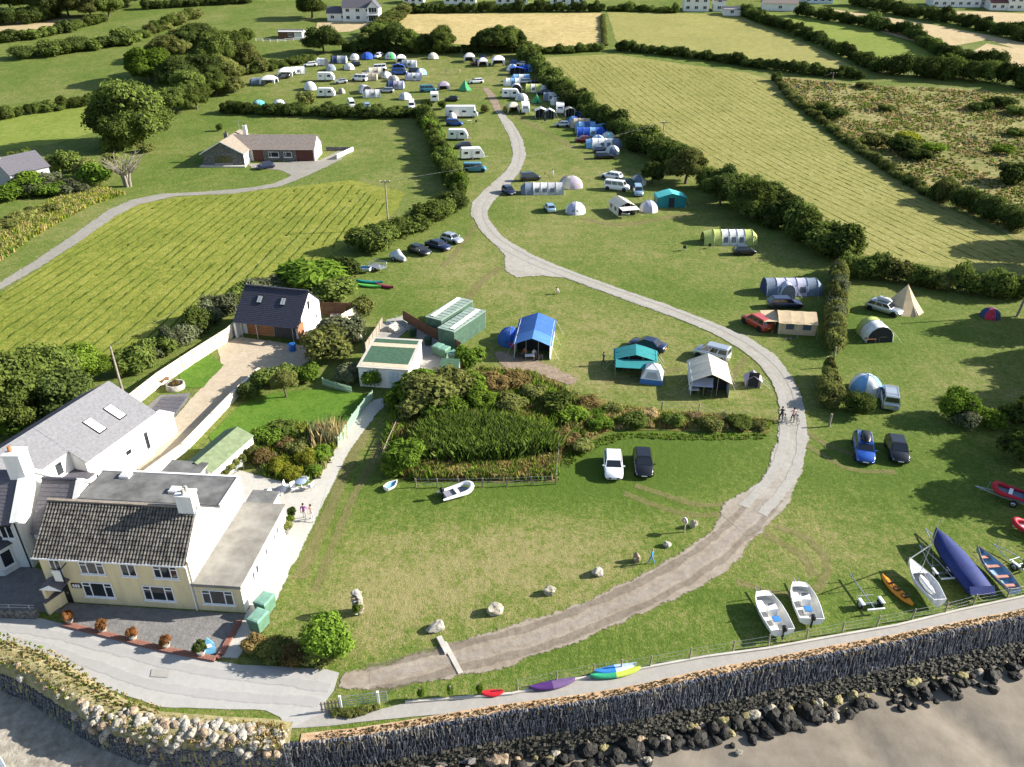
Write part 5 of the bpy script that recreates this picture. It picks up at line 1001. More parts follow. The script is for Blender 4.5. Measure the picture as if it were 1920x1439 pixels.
    gr = MB(); gr.box(-.02,.02,-.48,.48,-.07,.07); D['grille'] = gr.mesh('grille')
    for k, ml in (('windscreen',TINT),('rear_window',TINT),('tyre',RUBBER),('rim',ALLOY),('arch',BLACK),('lamp',LAMP),('mirror',BLACK),('grille',BLACK),('plate',PLATEW)): D[k].materials.append(ml)
    D['body'].materials.append(PVC)
    for q in D['sides']: q.materials.append(TINT)
    D['tail'] = D['lamp'].copy(); D['tail'].materials.clear(); D['tail'].materials.append(TAIL); D['ply'] = D['plate'].copy(); D['ply'].materials.clear(); D['ply'].materials.append(PLATEY)
    _cm[tp] = D; return D
def car(label, rear, front, tp, pt, group=None, rack=None, name='car', cat='car', scale=1.):
    a, b = G(*rear), G(*front); c = (a+b)/2; c.z = terr(c.x, c.y); d = b-a; rz = math.atan2(d.y, d.x); D = carmeshes(tp); L, Wd, Hh, be, nz, hz, wb, wt, re_, rb, tz = CT[tp]
    t = thing(name, label, cat, c, rz, group, (scale,)*3); slope = math.atan2(d.z, max(.1, Vector((d.x, d.y)).length)); t.rotation_euler = (0, -slope, rz)
    o = link('body', D['body'], t); o.material_slots[0].link = 'OBJECT'; o.material_slots[0].material = pt
    link('windscreen', D['windscreen'], t); link('rear_window', D['rear_window'], t)
    for q in D['sides']: link('side_window', q, t)
    for x in D['wx']:
        for s_ in (-1, 1):
            w_ = link('wheel', D['tyre'], t, (x, s_*(D['h']-.10), D['r'])); w_.rotation_euler = (-s_*PI/2, 0, 0); link('rim', D['rim'], w_, (0, 0, .02))
            ar = link('wheel_arch', D['arch'], t, (x, s_*(D['h']-.005), D['r']+.03)); ar.rotation_euler = (-s_*PI/2, 0, 0)
    for s_ in (-1, 1):
        link('headlight', D['lamp'], t, (L/2-.13, s_*D['h']*.66, nz-.06)); k = link('tail_light', D['tail'], t, (-L/2+.12, s_*D['h']*.72, tz-.2)); k.rotation_euler = (0, 0, PI)
        k = link('wing_mirror', D['mirror'], t, (wb-.18, s_*(D['h']-.02), be+.08), scale=(1, s_, 1)); k.material_slots[0].link = 'OBJECT'; k.material_slots[0].material = pt
    link('number_plate', D['plate'], t, (L/2+.005, 0, .45)); link('number_plate', D['ply'], t, (-L/2-.005, 0, .6)); link('grille', D['grille'], t, (L/2-.005, 0, nz-.16))
    if rack:
        m = MB()
        for x in (wt-.35, re_+.45): m.box(x-.03,x+.03,-.62,.62,Hh+.06,Hh+.10)
        for s_ in (-1,1): m.tube([(re_+.2,s_*.62,Hh+.06),(wt-.15,s_*.62,Hh+.06)], .025, 5)
        m.build('roof_rails', STEEL, t)
        if rack != 'rails':
            b_ = MB(); b_.loft([[(x,y*k,Hh+.12+z*kz) for y, z in ((-.38,0),(.38,0),(.42,.16),(.32,.36),(-.32,.36),(-.42,.16))] for x, k, kz in ((-1.15,.7,.5),(-.95,1,1),(.3,1,1),(.75,.6,.4))]); b_.build('roof_box', M('roof_box_'+rack, (.015,.015,.018) if rack == 'black' else (.45,.47,.5), .4), t)
    return t
PW_ = paint('white', (.80,.80,.80)); PK = paint('black', (.008,.008,.010)); PN = paint('navy', (.010,.016,.05)); PB = paint('blue', (.015,.07,.32)); PS = paint('silver', (.50,.53,.56), .6); PG = paint('dark_grey', (.05,.055,.06), .5)
PR = paint('red', (.42,.05,.03)); PT = paint('teal', (.05,.22,.30)); PLB = paint('pale_blue', (.30,.45,.58), .4); PDR = paint('dark_red', (.16,.012,.015))
car('white hatchback facing the camera on the near lawn', (1147,856), (1151,907), 'hatch', PW_)
car('black hatchback parked right of the white hatchback', (1202,850), (1208,905), 'hatch', PK)
car('blue estate car with black roof box beside the track', (1613,822), (1622,878), 'estate', PB, rack='black')
car('black car parked right of the blue estate', (1671,826), (1689,878), 'hatch', PK)
car('silver van with roof rails, seen from behind, by the evergreen bush', (1668,774), (1662,736), 'mpv', PS, rack='rails')
car('silver estate with grey roof box in front of the tipi', (1632,578), (1681,592), 'estate', PS, rack='grey')
car('red off-roader beside the beige frame tent', (1438,623), (1398,601), 'suv', PR)
car('dark blue car parked behind the beige frame tent', (1438,576), (1503,576), 'estate', PN)
car('small black car beside the lime striped tunnel tent', (1373,477), (1416,477), 'small', PK)
car('silver people carrier on the lawn inside the bend', (1370,680), (1298,662), 'mpv', PS)
car('navy saloon behind the teal trailer tent', (1249,663), (1179,646), 'sedan', PN)
car('small pale blue car beside the grey dome tent', (1037,404), (1024,388), 'small', PLB)
car('dark grey people carrier by the long grey tunnel tent', (975,340), (1013,337), 'mpv', PG)
car('dark car at the track end of the grassy bank', (944,356), (963,370), 'hatch', PN)
car('silver car at the right end of the parked row under the hedge', (829,449), (866,459), 'hatch', PS, group='cars under the hedge')
car('black car in the middle of the parked row under the hedge', (801,461), (843,472), 'sedan', PN, group='cars under the hedge')
car('black car beside the silver-covered jet ski', (766,470), (808,482), 'hatch', PK, group='cars under the hedge')
car('dark blue car outside the bungalow', (514,314), (481,319), 'hatch', PN)
car('black estate on the pitch below the blue tunnel tents', (1114,298), (1151,297), 'estate', PK)
car('navy car just above the black estate', (1111,287), (1143,285), 'hatch', PN)
car('dark red car beside the bright blue tunnel tent', (1107,266), (1078,267), 'hatch', PDR)
car('white car beside the dark green dome tent', (1166,338), (1127,332), 'estate', PW_)
car('pale blue van between the cream tent and the turquoise awning', (1192,352), (1200,378), 'mpv', PLB)
car('white camper van behind the cream tent', (1143,355), (1170,358), 'van', PW_, name='camper_van', cat='van')
car('teal camper van with raised roof at the end of the caravans', (871,322), (910,322), 'van', PT, name='camper_van', cat='van')
car('dark car tucked behind the rear caravan', (880,277), (857,279), 'hatch', PK)
car('blue van in front of the long motorhome', (836,236), (869,236), 'mpv', PB)
car('white panel van on the upper pitches', (692,153), (657,151), 'van', PW_, name='van', cat='van')
car('teal van beside the purple-grey awning', (784,173), (822,172), 'van', PT, name='van', cat='van')
car('silver car in front of the mauve tunnel tent', (739,174), (710,174), 'estate', PS)
car('white car behind the upper pitches near the green dome tent', (714,106), (706,110), 'hatch', PW_)
car('black car between the pale shelter tents on the far left', (540,146), (521,150), 'estate', PK)
car('white estate car on the far left pitches', (597,124), (566,126), 'estate', PW_)
car('dark blue van beside the grey tunnel tent, upper pitches', (737,140), (762,140), 'van', PB, name='van', cat='van')
car('dark grey van at the right of the grey tunnel tent', (770,138), (788,138), 'mpv', PG)
car('dark car between the two white shelters at the top', (903,116), (908,110), 'suv', PN)
car('silver car in the row of tents under the long hedge', (995,157), (970,157), 'estate', PS)
car('dark car behind the cream striped tunnel tent', (1018,157), (1000,156), 'hatch', PN)
car('white car behind the pair of caravans', (1085,216), (1080,208), 'hatch', PW_)
car('blue car behind the beige arched tent', (1092,222), (1084,216), 'hatch', PB)
car('white campervan seen through the dividing hedge', (662,205), (655,193), 'van', PW_, name='camper_van', cat='van')
car('pale blue car seen through the dividing hedge', (690,206), (686,198), 'hatch', PLB)
car('white van bonnet seen over the dividing hedge', (772,200), (772,206), 'van', PW_, name='van', cat='van')
car('blue car at the right of the top shelters', (958,122), (975,122), 'hatch', PB)
# caravans and motorhome
def caravan(label, rear, front, L=5.2, Hh=2.55, Wd=2.2, motor=False, group='touring caravans', stripe=None):
    a, b = G(*rear), G(*front); c = (a+b)/2; d = b-a; t = thing('motorhome' if motor else 'caravan', label, 'motorhome' if motor else 'caravan', (c.x, c.y, terr(c.x, c.y)), math.atan2(d.y, d.x), group)
    z0 = .42; pr = [(-L/2,z0),(L/2-.1,z0),(L/2,z0+.5),(L/2-.12,z0+1.1),(L/2-.75,Hh-.15),(L/2-1.2,Hh),(-L/2+.3,Hh),(-L/2+.05,Hh-.25)]
    if motor: pr = [(-L/2,z0),(L/2-.05,z0),(L/2,z0+.6),(L/2-.25,z0+1.0),(L/2-.75,z0+1.55),(L/2-.8,Hh),(-L/2+.2,Hh),(-L/2,Hh-.2)]
    m = MB(); h = Wd/2; m.loft([[(x*k, y, z0+(z-z0)*(1-(1-k)*.5)) for x, z in pr] for y, k in ((h,.985),(h-.05,1),(-h+.05,1),(-h,.985))], smooth=False); m.build('body', M('caravan_white', (.80,.80,.78), .35, .03), t)
    for s_ in (-1, 1):
        for x0, x1, za, zb in ((-L*.36,-L*.20,1.35,1.85),(L*.12,L*.30,1.3,1.9)) if not motor else ((-L*.38,-L*.28,1.45,1.95),(L*.02,L*.14,1.45,1.95),(L*.36,L*.44,1.35,1.85)):
            k = MB(); k.box(x0,x1,s_*(h+.0)-.015,s_*(h+.0)+.015,za,zb); k.build('window', TINT, t)
        k = MB(); k.box(-L*.08,L*.04,s_*h-.012,s_*h+.012,.55,2.2); k.build('door', M('caravan_door', (.62,.63,.64), .4), t)
        for x in ([-.1] if not motor else [-L*.25, L*.34]):
            w_ = link('wheel', carmeshes('hatch')['tyre'], t, (x, s_*(h-.08), .33)); w_.rotation_euler = (-s_*PI/2,0,0); link('rim', carmeshes('hatch')['rim'], w_, (0,0,.02))
    k = MB(); k.slab([(L/2-.06,-.7,1.35),(L/2-.06,.7,1.35),(L/2-.42,.7,1.95),(L/2-.42,-.7,1.95)], -.03); fixn(k.build('front_window', TINT, t))
    k = MB(); k.box(-L/2-.02,-L/2+.02,-.6,.6,1.4,1.9); k.build('rear_window', TINT, t)
    if not motor: k = MB(); k.tube([(L/2-.1,-.5,.45),(L/2+1.0,0,.42)], .04, 5); k.tube([(L/2-.1,.5,.45),(L/2+1.0,0,.42)], .04, 5); k.tube([(L/2+.8,0,.42),(L/2+.8,0,.05)], .04, 5); k.build('drawbar', STEEL, t)
    k = MB(); k.box(-.3,.3,-.3,.3,Hh,Hh+.1); k.build('roof_hatch', PVC, t); return t
caravan('long white motorhome beside the upper gate', (829,220), (903,220), 8.8, 3.0, 2.4, True, 'motorhome')
caravan('white caravan in front of the blue van', (842,262), (876,262), 5.0)
caravan('white caravan nearest the teal camper van', (866,299), (905,297), 5.4)
caravan('white caravan with square end window and awning under the long hedge', (984,200), (986,222), 5.4)
caravan('white caravan with arched window under the long hedge', (1050,202), (1050,222), 5.4)

for lab, r_, f_, tp, pt in (('silver car among the tents left of the mauve tunnel', (648,156),(630,158),'hatch',PS),('dark car behind the white dome by the dark tunnel tent', (672,124),(655,125),'estate',PK),('white van behind the tan tunnel tent', (720,132),(700,133),'van',PW_),('black car above the dividing hedge near the gate', (855,190),(838,190),'hatch',PK),('white car beside the bright green tipi', (900,156),(885,157),'estate',PW_),('dark blue car on the upper right row by the lime-banded tent', (1028,178),(1012,178),'estate',PN),('silver car below the right-hand awninged caravan', (1062,238),(1046,238),'hatch',PS),('black car right of the beige arched tent', (1112,236),(1098,236),'hatch',PK),('white car above the blue flat awning', (985,124),(972,124),'hatch',PW_),('red car right of the pale green arched shelter', (898,122),(888,123),'hatch',PDR)): car(lab, r_, f_, tp, pt)
caravan('white caravan among the upper pitches behind the grey dome', (598,152), (626,152), 5.2); caravan('white caravan on the upper right row beside the white arched tent', (945,184), (970,184), 5.2); caravan('white caravan at the far left edge above the dividing hedge', (600,182), (626,182), 5.0); caravan('white caravan with its end to the camera on the upper pitches', (815,196), (815,184), 5.0)
# ------------------------------------------------------------------ tents
FC = {k: cloth(k, v) for k, v in dict(white=(.74,.74,.71), cream=(.62,.56,.44), beige=(.55,.42,.26), grey=(.42,.42,.43), pale=(.60,.60,.58), dark=(.03,.03,.035), navy=(.03,.05,.13), blue=(.035,.11,.33), midblue=(.06,.17,.42), royal=(.02,.08,.42), sky=(.18,.36,.60), teal=(.02,.19,.20), turq=(.08,.47,.47), green=(.06,.30,.12), forest=(.025,.06,.045), lime=(.40,.45,.13), slate=(.16,.20,.26), lav=(.42,.42,.52), mauve=(.34,.29,.36), red=(.45,.03,.06), purple=(.16,.08,.28), tan=(.42,.36,.27), aqua=(.25,.50,.52), mesh=(.20,.21,.24)).items()}
CLEAR = M('tent_window_film', (.10,.11,.13), .15, .2, 3, spec=.6)
def tent_at(name, label, px, py, deg, cat='tent', group='tents on the campsite', scale=1.):
    p = G(px, py); return thing(name, label, cat, p, R(deg), group, (scale,)*3)
def arc(x, w_, h, n=9, z0=0., k=1.0):
    return [(x, w_/2*math.cos(PI*i/(n-1)), z0+h*math.sin(PI*i/(n-1))**.82*k) for i in range(n)]
def sheet(mb, secs, m=0, th=.02):
    mb.loft(secs, m, False, True, False)
def tunnel(label, px, py, deg, L, Wd, Hh, cols, wins=None, front='dark', end=None, porch=None, group='tents on the campsite', scale=1.):
    """tunnel tent: fly panels between hoops; cols colour per bay; wins bays with windows"""
    t = tent_at('tunnel_tent', label, px, py, deg, 'tent', group, scale); n = len(cols); bl = L/n
    for i, c in enumerate(cols):
        x0, x1 = -L/2+i*bl, -L/2+(i+1)*bl; m = MB(); sheet(m, [arc(x0,Wd,Hh), arc((x0+x1)/2,Wd*.985,Hh*.965), arc(x1,Wd,Hh)]); fixn(m.build('fly_panel', FC[c], t))
        if wins and i in wins:
            for s_ in (-1, 1):
                k = MB(); z0, z1 = .55, Hh*.62; yz = lambda z: s_*(Wd/2*math.sqrt(max(.02, 1-(z/Hh)**2.4))+.03)
                k.slab([(x0+bl*.22,yz(z0),z0),(x1-bl*.22,yz(z0),z0),(x1-bl*.22,yz(z1),z1),(x0+bl*.22,yz(z1),z1)], .015*s_); fixn(k.build('window', CLEAR, t))
    for i in range(n+1):
        m = MB(); m.tube([(p[0],p[1]*1.01,p[2]*1.01) for p in arc(-L/2+i*bl,Wd,Hh)], .035, 5); m.build('hoop', FC[cols[min(i,n-1)]] if cols[min(i,n-1)] in ('white','lime') else FC['slate'], t)
    m = MB(); e = arc(L/2-.02,Wd*.97,Hh*.97); m.add(e, [tuple(range(len(e)))]); fixn(m.build('door', FC[front], t))  # where dark, this sheet paints the shade of an open front
    m = MB(); ec = FC[end or cols[0]]; e0 = arc(-L/2,Wd,Hh); e1 = arc(-L/2-.9,Wd*.72,Hh*.62); sheet(m, [e1,e0]); m.add(e1, [tuple(range(len(e1)))]); fixn(m.build('bedroom_end', ec, t))
    if porch: m = MB(); sheet(m, [arc(L/2,Wd,Hh), arc(L/2+1.6,Wd*.9,Hh*.82)]); fixn(m.build('porch', FC[porch], t))
    for s_ in (-1, 1):
        for x in (-L/2, 0, L/2): m = MB(); m.tube([(x,s_*Wd*.42,Hh*.72),(x+.2,s_*(Wd/2+1.1),0)], .008, 3); m.build('guy_rope', PVC, t)
    return t
def dome(label, px, py, deg, r, h, c1, c2, door='dark', group='tents on the campsite', sx=1.15, n=12):
    t = tent_at('dome_tent', label, px, py, deg, 'tent', group)
    prof = [(1,0),(.97,.28),(.84,.58),(.60,.82),(.30,.96),(.02,1.0)]
    for k in range(6):
        m = MB(); secs = []
        for q, z in prof: secs.append([(r*sx*q*math.cos(a), r*q*math.sin(a), h*z) for a in [2*PI*(k+j/3)/6 for j in range(4)]])
        sheet(m, secs); fixn(m.build('fly_panel', FC[c1 if k % 2 == 0 else c2], t))
    for k in range(3):
        a = PI*k/3; m = MB(); m.tube([(r*1.01*sx*math.cos(PI*i/8)*math.cos(a), r*1.01*math.cos(PI*i/8)*math.sin(a), h*1.015*math.sin(PI*i/8)**.8) for i in range(9)], .02, 4); m.build('pole', FC['slate'], t)
    m = MB(); P = [(r*sx*q*math.cos(a)*1.012, r*q*math.sin(a)*1.012, h*z) for (q, z), a in zip(((1,.02),(1,.02),(.93,.42),(.80,.62),(.93,.42)), (-.42,.42,.3,0,-.3))]; m.add(P, [(0,1,2,3,4)]); fixn(m.build('door', FC[door], t)); return t
def frame_tent(label, px, py, deg, L, Wd, eave, ridge, roof, wall, roof2=None, win_=True, open_front=True, canopy=None, skirt=None, group='tents on the campsite', front=None, kind='frame_tent', inner=1.4):
    """ridge along x; gabled frame tent with canvas walls, windows and an open or closed front at +x"""
    t = tent_at(kind, label, px, py, deg, 'tent', group); h = Wd/2; o = .25; nb = 3
    for s_ in (-1, 1):
        for k in range(nb):
            x0, x1 = -L/2-.1+k*(L+.2)/nb, -L/2-.1+(k+1)*(L+.2)/nb; sag = .05
            m = MB(); xm = (x0+x1)/2; m.add([(x0,0,ridge),(xm,0,ridge-sag),(x1,0,ridge),(x1,s_*(h*.55),eave+(ridge-eave)*.5),(xm,s_*(h*.55),eave+(ridge-eave)*.5-sag),(x0,s_*(h*.55),eave+(ridge-eave)*.5),(x0,s_*(h+o),eave-.1),(xm,s_*(h+o),eave-.15),(x1,s_*(h+o),eave-.1)], [(0,1,4,5),(1,2,3,4),(5,4,7,6),(4,3,8,7)], 0, True)
            fixn(m.build('roof_panel', FC[(roof2 if roof2 and k == nb-1 else roof)], t))
        m = MB(); m.slab([(-L/2,s_*h,0),(L/2,s_*h,0),(L/2,s_*h,eave),(-L/2,s_*h,eave)], .03*s_); fixn(m.build('side_wall', FC[wall], t))
        if win_:
            for k in range(2): x = -L*.25+k*L*.45; m = MB(); m.box(x-.5,x+.5,s_*(h+.02)-.012,s_*(h+.02)+.012,eave*.42,eave*.85); m.build('window', CLEAR, t)
        if skirt: m = MB(); m.box(-L/2-.05,L/2+.05,s_*(h+.04)-.03,s_*(h+.04)+.03,0,.35); m.build('skirt', FC[skirt], t)
    for x, nm in ((-L/2,'rear_wall'),(L/2-.15,'front_wall')):
        if nm == 'front_wall' and open_front:
            for y in (-h,-h*.35,h*.35,h): m = MB(); m.tube([(x+.1,y,0),(x+.1,y,eave if abs(y) == h else eave+(ridge-eave)*.6)], .03, 5); m.build('pole', STEEL, t)
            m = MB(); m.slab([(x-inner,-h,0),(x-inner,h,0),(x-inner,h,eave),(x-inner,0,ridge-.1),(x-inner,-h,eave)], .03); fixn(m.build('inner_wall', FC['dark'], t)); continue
        m = MB(); m.slab([(x,-h,0),(x,h,0),(x,h,eave),(x,0,ridge-.06),(x,-h,eave)], .03); fixn(m.build(nm, FC[front if (front and nm == 'front_wall') else wall], t))
        if nm == 'front_wall': m = MB(); m.box(x-.02,x+.03,-.55,.55,.05,1.85); m.build('door', FC['dark'], t)
    if canopy: m = MB(); m.slab([(L/2,-h,eave),(L/2,h,eave),(L/2+1.9,h,eave-.15),(L/2+1.9,-h,eave-.15)], .02); fixn(m.build('canopy', FC[canopy], t)); [MB().tube([(L/2+1.85,y,0),(L/2+1.85,y,eave-.15)], .025, 5).build('pole', STEEL, t) for y in (-h, h)]
    for x in (-L/2, 0, L/2):
        for s_ in (-1, 1): m = MB(); m.tube([(x,s_*(h+.2),eave-.1),(x,s_*(h+1.2),0)], .008, 3); m.build('guy_rope', PVC, t)
    return t
def tipi(label, px, py, deg, r, h, c, n=8, c2=None):
    t = tent_at('tipi_tent', label, px, py, deg)
    for k in range(n):
        a, b = 2*PI*k/n, 2*PI*(k+1)/n; m = MB(); P = lambda q, z: (r*q*math.cos, z)
        m.add([(r*math.cos(a),r*math.sin(a),0),(r*math.cos(b),r*math.sin(b),0),(r*.5*math.cos(b),r*.5*math.sin(b),h*.48),(r*.5*math.cos(a),r*.5*math.sin(a),h*.48),(.06*math.cos(b),.06*math.sin(b),h),(.06*math.cos(a),.06*math.sin(a),h)], [(0,1,2,3),(3,2,4,5)]); m.build('panel', FC[c2 if c2 and k % 2 else c], t)
    m = MB(); m.tube([(0,0,0),(0,0,h+.15)], .03, 5); m.build('pole', WOODG, t); m = MB(); m.lathe([(.22,h-.35),(.07,h+.05)], 8); m.build('cap', FC[c], t)
    m = MB(); m.add([(r*.99,-.35,.02),(r*.99,.35,.02),(r*.55,.0,h*.42)], [(0,1,2)]); m.build('door', FC['dark'], t); return t
def shelter(label, px, py, deg, w_, h, c, dark='dark', group='tents on the campsite'):
    """arched event shelter: domed roof on four legs with arched openings"""
    t = tent_at('event_shelter', label, px, py, deg, 'shelter', group); m = MB(); n = 8; g = []
    def P(u, v):
        x, y = (u-.5)*w_, (v-.5)*w_; q = max(abs(u-.5), abs(v-.5))*2; return (x, y, h*(1-.42*q**2.2))
    V = [P(i/n, j/n) for j in range(n+1) for i in range(n+1)]; m.add(V, [(j*(n+1)+i, j*(n+1)+i+1, (j+1)*(n+1)+i+1, (j+1)*(n+1)+i) for j in range(n) for i in range(n)], 0, True); m.build('roof', FC[c], t)
    for s_ in (-1, 1):
        for q in (-1, 1):
            k = MB(); x, y = s_*w_/2, q*w_/2; z = h*.58; k.add([(x,y,z),(x-s_*.9,y,z+.16),(x-s_*.12,y,.0),(x,y,0),(x,y-q*.9,z+.16),(x,y-q*.12,0)], [(0,1,2,3),(0,3,5,4)]); fixn(k.build('leg_panel', FC[c], t)); k = MB(); k.tube([(x,y,0),(x,y,z),(x*.5,y*.5,h*.93)], .03, 5); k.build('pole', FC['slate'], t)
    k = MB(); k.slab([(-w_/2+.3,w_/2-.05,0),(w_/2-.3,w_/2-.05,0),(w_/2-.3,w_/2-.05,h*.6),(-w_/2+.3,w_/2-.05,h*.6)], .02); fixn(k.build('rear_wall', FC[dark], t)); return t
# near pitches
frame_tent('big blue-roofed frame tent with white walls beside the containers', 1003, 648, -97, 7.4, 4.2, 1.9, 2.75, 'blue', 'white', roof2='midblue', skirt='white', inner=2.3)
frame_tent('teal trailer tent with folding chairs in front', 1190, 687, -97, 2.7, 4.6, 1.55, 2.2, 'teal', 'teal', canopy='teal', win_=False)
def cabin_tent():
    t = tent_at('cabin_tent', 'white peaked cabin tent with blue lower walls beside the teal trailer tent', 1222, 712, -104); a = 1.25; b = .75
    for k in range(4):
        c0, c1 = k*PI/2+PI/4, (k+1)*PI/2+PI/4; P = lambda q, z, c: (q*1.414*math.cos(c), q*1.414*math.sin(c), z); m = MB(); m.add([P(a,0,c0),P(a,0,c1),P(a*.97,.6,c1),P(a*.97,.6,c0)], [(0,1,2,3)]); m.build('lower_wall', FC['midblue'], t)
        m = MB(); m.add([P(a*.97,.6,c0),P(a*.97,.6,c1),P(b,1.65,c1),P(b,1.65,c0),(0,0,2.15)], [(0,1,2,3),(3,2,4)], 0, False); m.build('upper_wall', FC['white'], t)
        m = MB(); m.add([tuple(Vector(P(a*.97,.62,c0)).lerp(Vector(P(a*.97,.62,c1)),q).lerp(Vector(P(b,1.65,c0)).lerp(Vector(P(b,1.65,c1)),q),v)*1.012) for q, v in ((.18,.08),(.82,.08),(.76,.72),(.24,.72))], [(0,1,2,3)]); m.build('mesh_window', FC['grey'], t); m = MB(); m.tube([P(a,0,c0),P(a*.97,.6,c0),P(b,1.65,c0),(0,0,2.16)], .02, 4); m.build('pole', FC['slate'], t)
cabin_tent()
frame_tent('large cream frame tent with lavender porch at the bend', 1326, 724, -97, 4.9, 4.0, 1.85, 2.8, 'cream', 'pale', win_=True, inner=1.6)
frame_tent('small dusty pink shelter beside the large cream frame tent', 1410, 722, -100, 1.4, 1.5, .9, 1.5, 'mauve', 'mauve', win_=False, open_front=False)
frame_tent('beige canvas frame tent beside the red off-roader', 1488, 617, 172, 4.6, 3.6, 1.7, 2.5, 'beige', 'beige', canopy='beige', open_front=False)
tunnel('lavender tunnel tent with side porch above the dark blue car', 1478, 548, 180, 7.2, 3.2, 2.1, ['slate','lav','lav','lav','slate'], wins=[1,3], front='navy')
tunnel('grey side porch of the lavender tunnel tent', 1474, 556, -92, 1.6, 2.0, 2.0, ['lav'], front='mesh')
tunnel('lime and white striped tunnel tent by the small black car', 1370, 455, 180, 6.4, 3.4, 2.25, ['lime','pale','pale','pale','lime'], wins=[1,2,3], front='lime', porch='lime')
tipi('tall beige tipi tent behind the silver estate', 1691, 580, -70, 2.7, 3.5, 'beige')
tunnel('lime tunnel tent with open front and camp kitchen', 1638, 632, -88, 3.2, 3.3, 2.1, ['lime','pale','white'], front='dark')
dome('small dark dome tent with red top near the right pole', 1856, 594, -95, 1.2, 1.25, 'navy', 'red', 'slate')
dome('blue and white tall dome tent by the silver van', 1622, 733, -60, 1.6, 2.0, 'sky', 'white', 'slate')
t = thing('awning_flap', 'lavender porch flap on the front of the large cream frame tent', 'awning', G(1318,742), R(-97)); m = MB(); m.slab([(-.9,-1.5,1.75),(-.9,1.0,1.75),(.35,.9,1.25),(.35,-1.4,1.25)], .02); fixn(m.build('flap', FC['lav'], t)); [MB().tube([(.3,y,0),(.3,y,1.27)], .02, 4).build('pole', STEEL, t) for y in (-1.35,.85)]
# middle pitches
tunnel('long pale grey tunnel tent on the grassy bank', 1020, 362, 2, 7.6, 3.4, 2.1, ['slate','pale','pale','grey','grey'], wins=[1,2,3], front='pale')
dome('cream and mauve dome tent at the end of the long grey tunnel', 1070, 350, -40, 2.3, 2.2, 'cream', 'mauve', 'tan')
dome('white and lavender dome tent beside the small pale blue car', 1079, 398, -95, 1.9, 1.9, 'white', 'lav', 'dark')
frame_tent('cream canvas trailer tent with bicycles outside', 1166, 398, -75, 4.8, 3.4, 1.7, 2.5, 'cream', 'cream', canopy='pale')
frame_tent('turquoise caravan awning with white curtained windows', 1255, 385, -88, 3.4, 5.4, 1.9, 2.7, 'turq', 'teal', open_front=False, win_=True, skirt='white')
dome('dark green dome tent beside the white car', 1172, 350, -60, 2.2, 1.8, 'forest', 'forest', 'slate')
# right-hand row up the long hedge
tunnel('beige arched tent in the row under the long hedge', 1090, 238, 0, 4.2, 3.4, 2.2, ['tan','beige','tan'], front='dark')
tunnel('bright blue tunnel tent in the row under the long hedge', 1105, 254, 180, 6.4, 3., 2., ['royal','sky','royal','royal'], wins=[1], front='royal')
tunnel('white and slate striped tunnel tent below the bright blue one', 1134, 276, 180, 6.2, 3.2, 2.1, ['slate','white','white','white'], wins=[1,2], front='sky', porch='sky')
frame_tent('blue flat-roofed awning on the upper right row', 970, 140, -90, 2.4, 4.6, 1.9, 2.3, 'royal', 'blue', win_=False)
tunnel('pale blue-grey tunnel tent on the upper right row', 978, 152, 0, 5, 3, 2, ['sky','pale','sky'], front='white')
tunnel('white arched tent on the upper right row', 968, 172, -88, 2.6, 3.2, 2.2, ['white','white'], front='dark')
tunnel('lime-banded tunnel tent on the upper right row', 1000, 172, 180, 4.4, 3.2, 2.2, ['lime','pale','lime'], wins=[1], front='pale')
tunnel('grey-blue ribbed tent on the upper right row', 1036, 188, 180, 5.2, 3.2, 2.2, ['slate','pale','pale','slate'], wins=[1,2], front='white')
tipi('small green tipi behind the pair of caravans', 1006, 192, -80, 1.7, 2.2, 'green', 6)
frame_tent('cream caravan awning between the pair of caravans', 1014, 220, -88, 3.2, 3.0, 1.9, 2.5, 'pale', 'pale', win_=True)
frame_tent('white caravan awning with dark open front', 1030, 222, -88, 2.6, 2.4, 1.9, 2.5, 'white', 'white')
frame_tent('cream awning on the right-hand caravan', 1068, 218, -88, 3.0, 2.4, 1.9, 2.4, 'cream', 'pale')
frame_tent('pale blue toilet tent above the blue tunnel tent', 1132, 246, -90, 1.8, 4.2, 1.5, 1.9, 'sky', 'sky', win_=False, open_front=False)
# top pitches
shelter('pale green arched shelter at the top of the campsite', 880, 116, 0, 3.6, 2.8, 'pale')
shelter('broad white arched shelter at the top of the campsite', 934, 122, 0, 4.4, 2.9, 'white')
dome('royal blue dome tent at the top of the campsite', 689, 110, -90, 2.1, 2.0, 'royal', 'royal', 'navy')
dome('green and white dome tent at the top of the campsite', 732, 110, -90, 2.0, 2.0, 'green', 'pale', 'dark')
tunnel('grey ribbed tunnel tent behind the dark blue van', 768, 126, 0, 4.6, 3, 2.2, ['slate','grey','pale'], wins=[1], front='pale')
frame_tent('blue and white awning on the dark blue van', 747, 134, -80, 2.2, 3.4, 1.8, 2.3, 'royal', 'blue', win_=False)
tunnel('tan tunnel tent behind the white panel van', 694, 150, 0, 4.6, 3, 2.1, ['mauve','tan','tan'], front='tan')
dome('olive dome tent in the middle of the upper pitches', 738, 152, -60, 1.8, 1.7, 'tan', 'mesh', 'slate')
tunnel('mauve tunnel tent with purple end, upper pitches', 744, 166, 0, 4.4, 3, 2.2, ['navy','mauve','lav'], wins=[1], front='lav')
tunnel('grey and white tent left of the silver car', 685, 174, -60, 3.4, 3, 2.1, ['grey','white'], front='dark')
shelter('purple-grey awning beside the teal van', 832, 170, 0, 3.4, 2.6, 'mauve', 'dark')
tipi('bright green tipi on the upper pitches', 872, 169, -80, 2.2, 2.9, 'green', 6)
shelter('pale shelter tent at the far left of the upper pitches', 505, 158, 0, 4.6, 2.6, 'pale', 'slate')
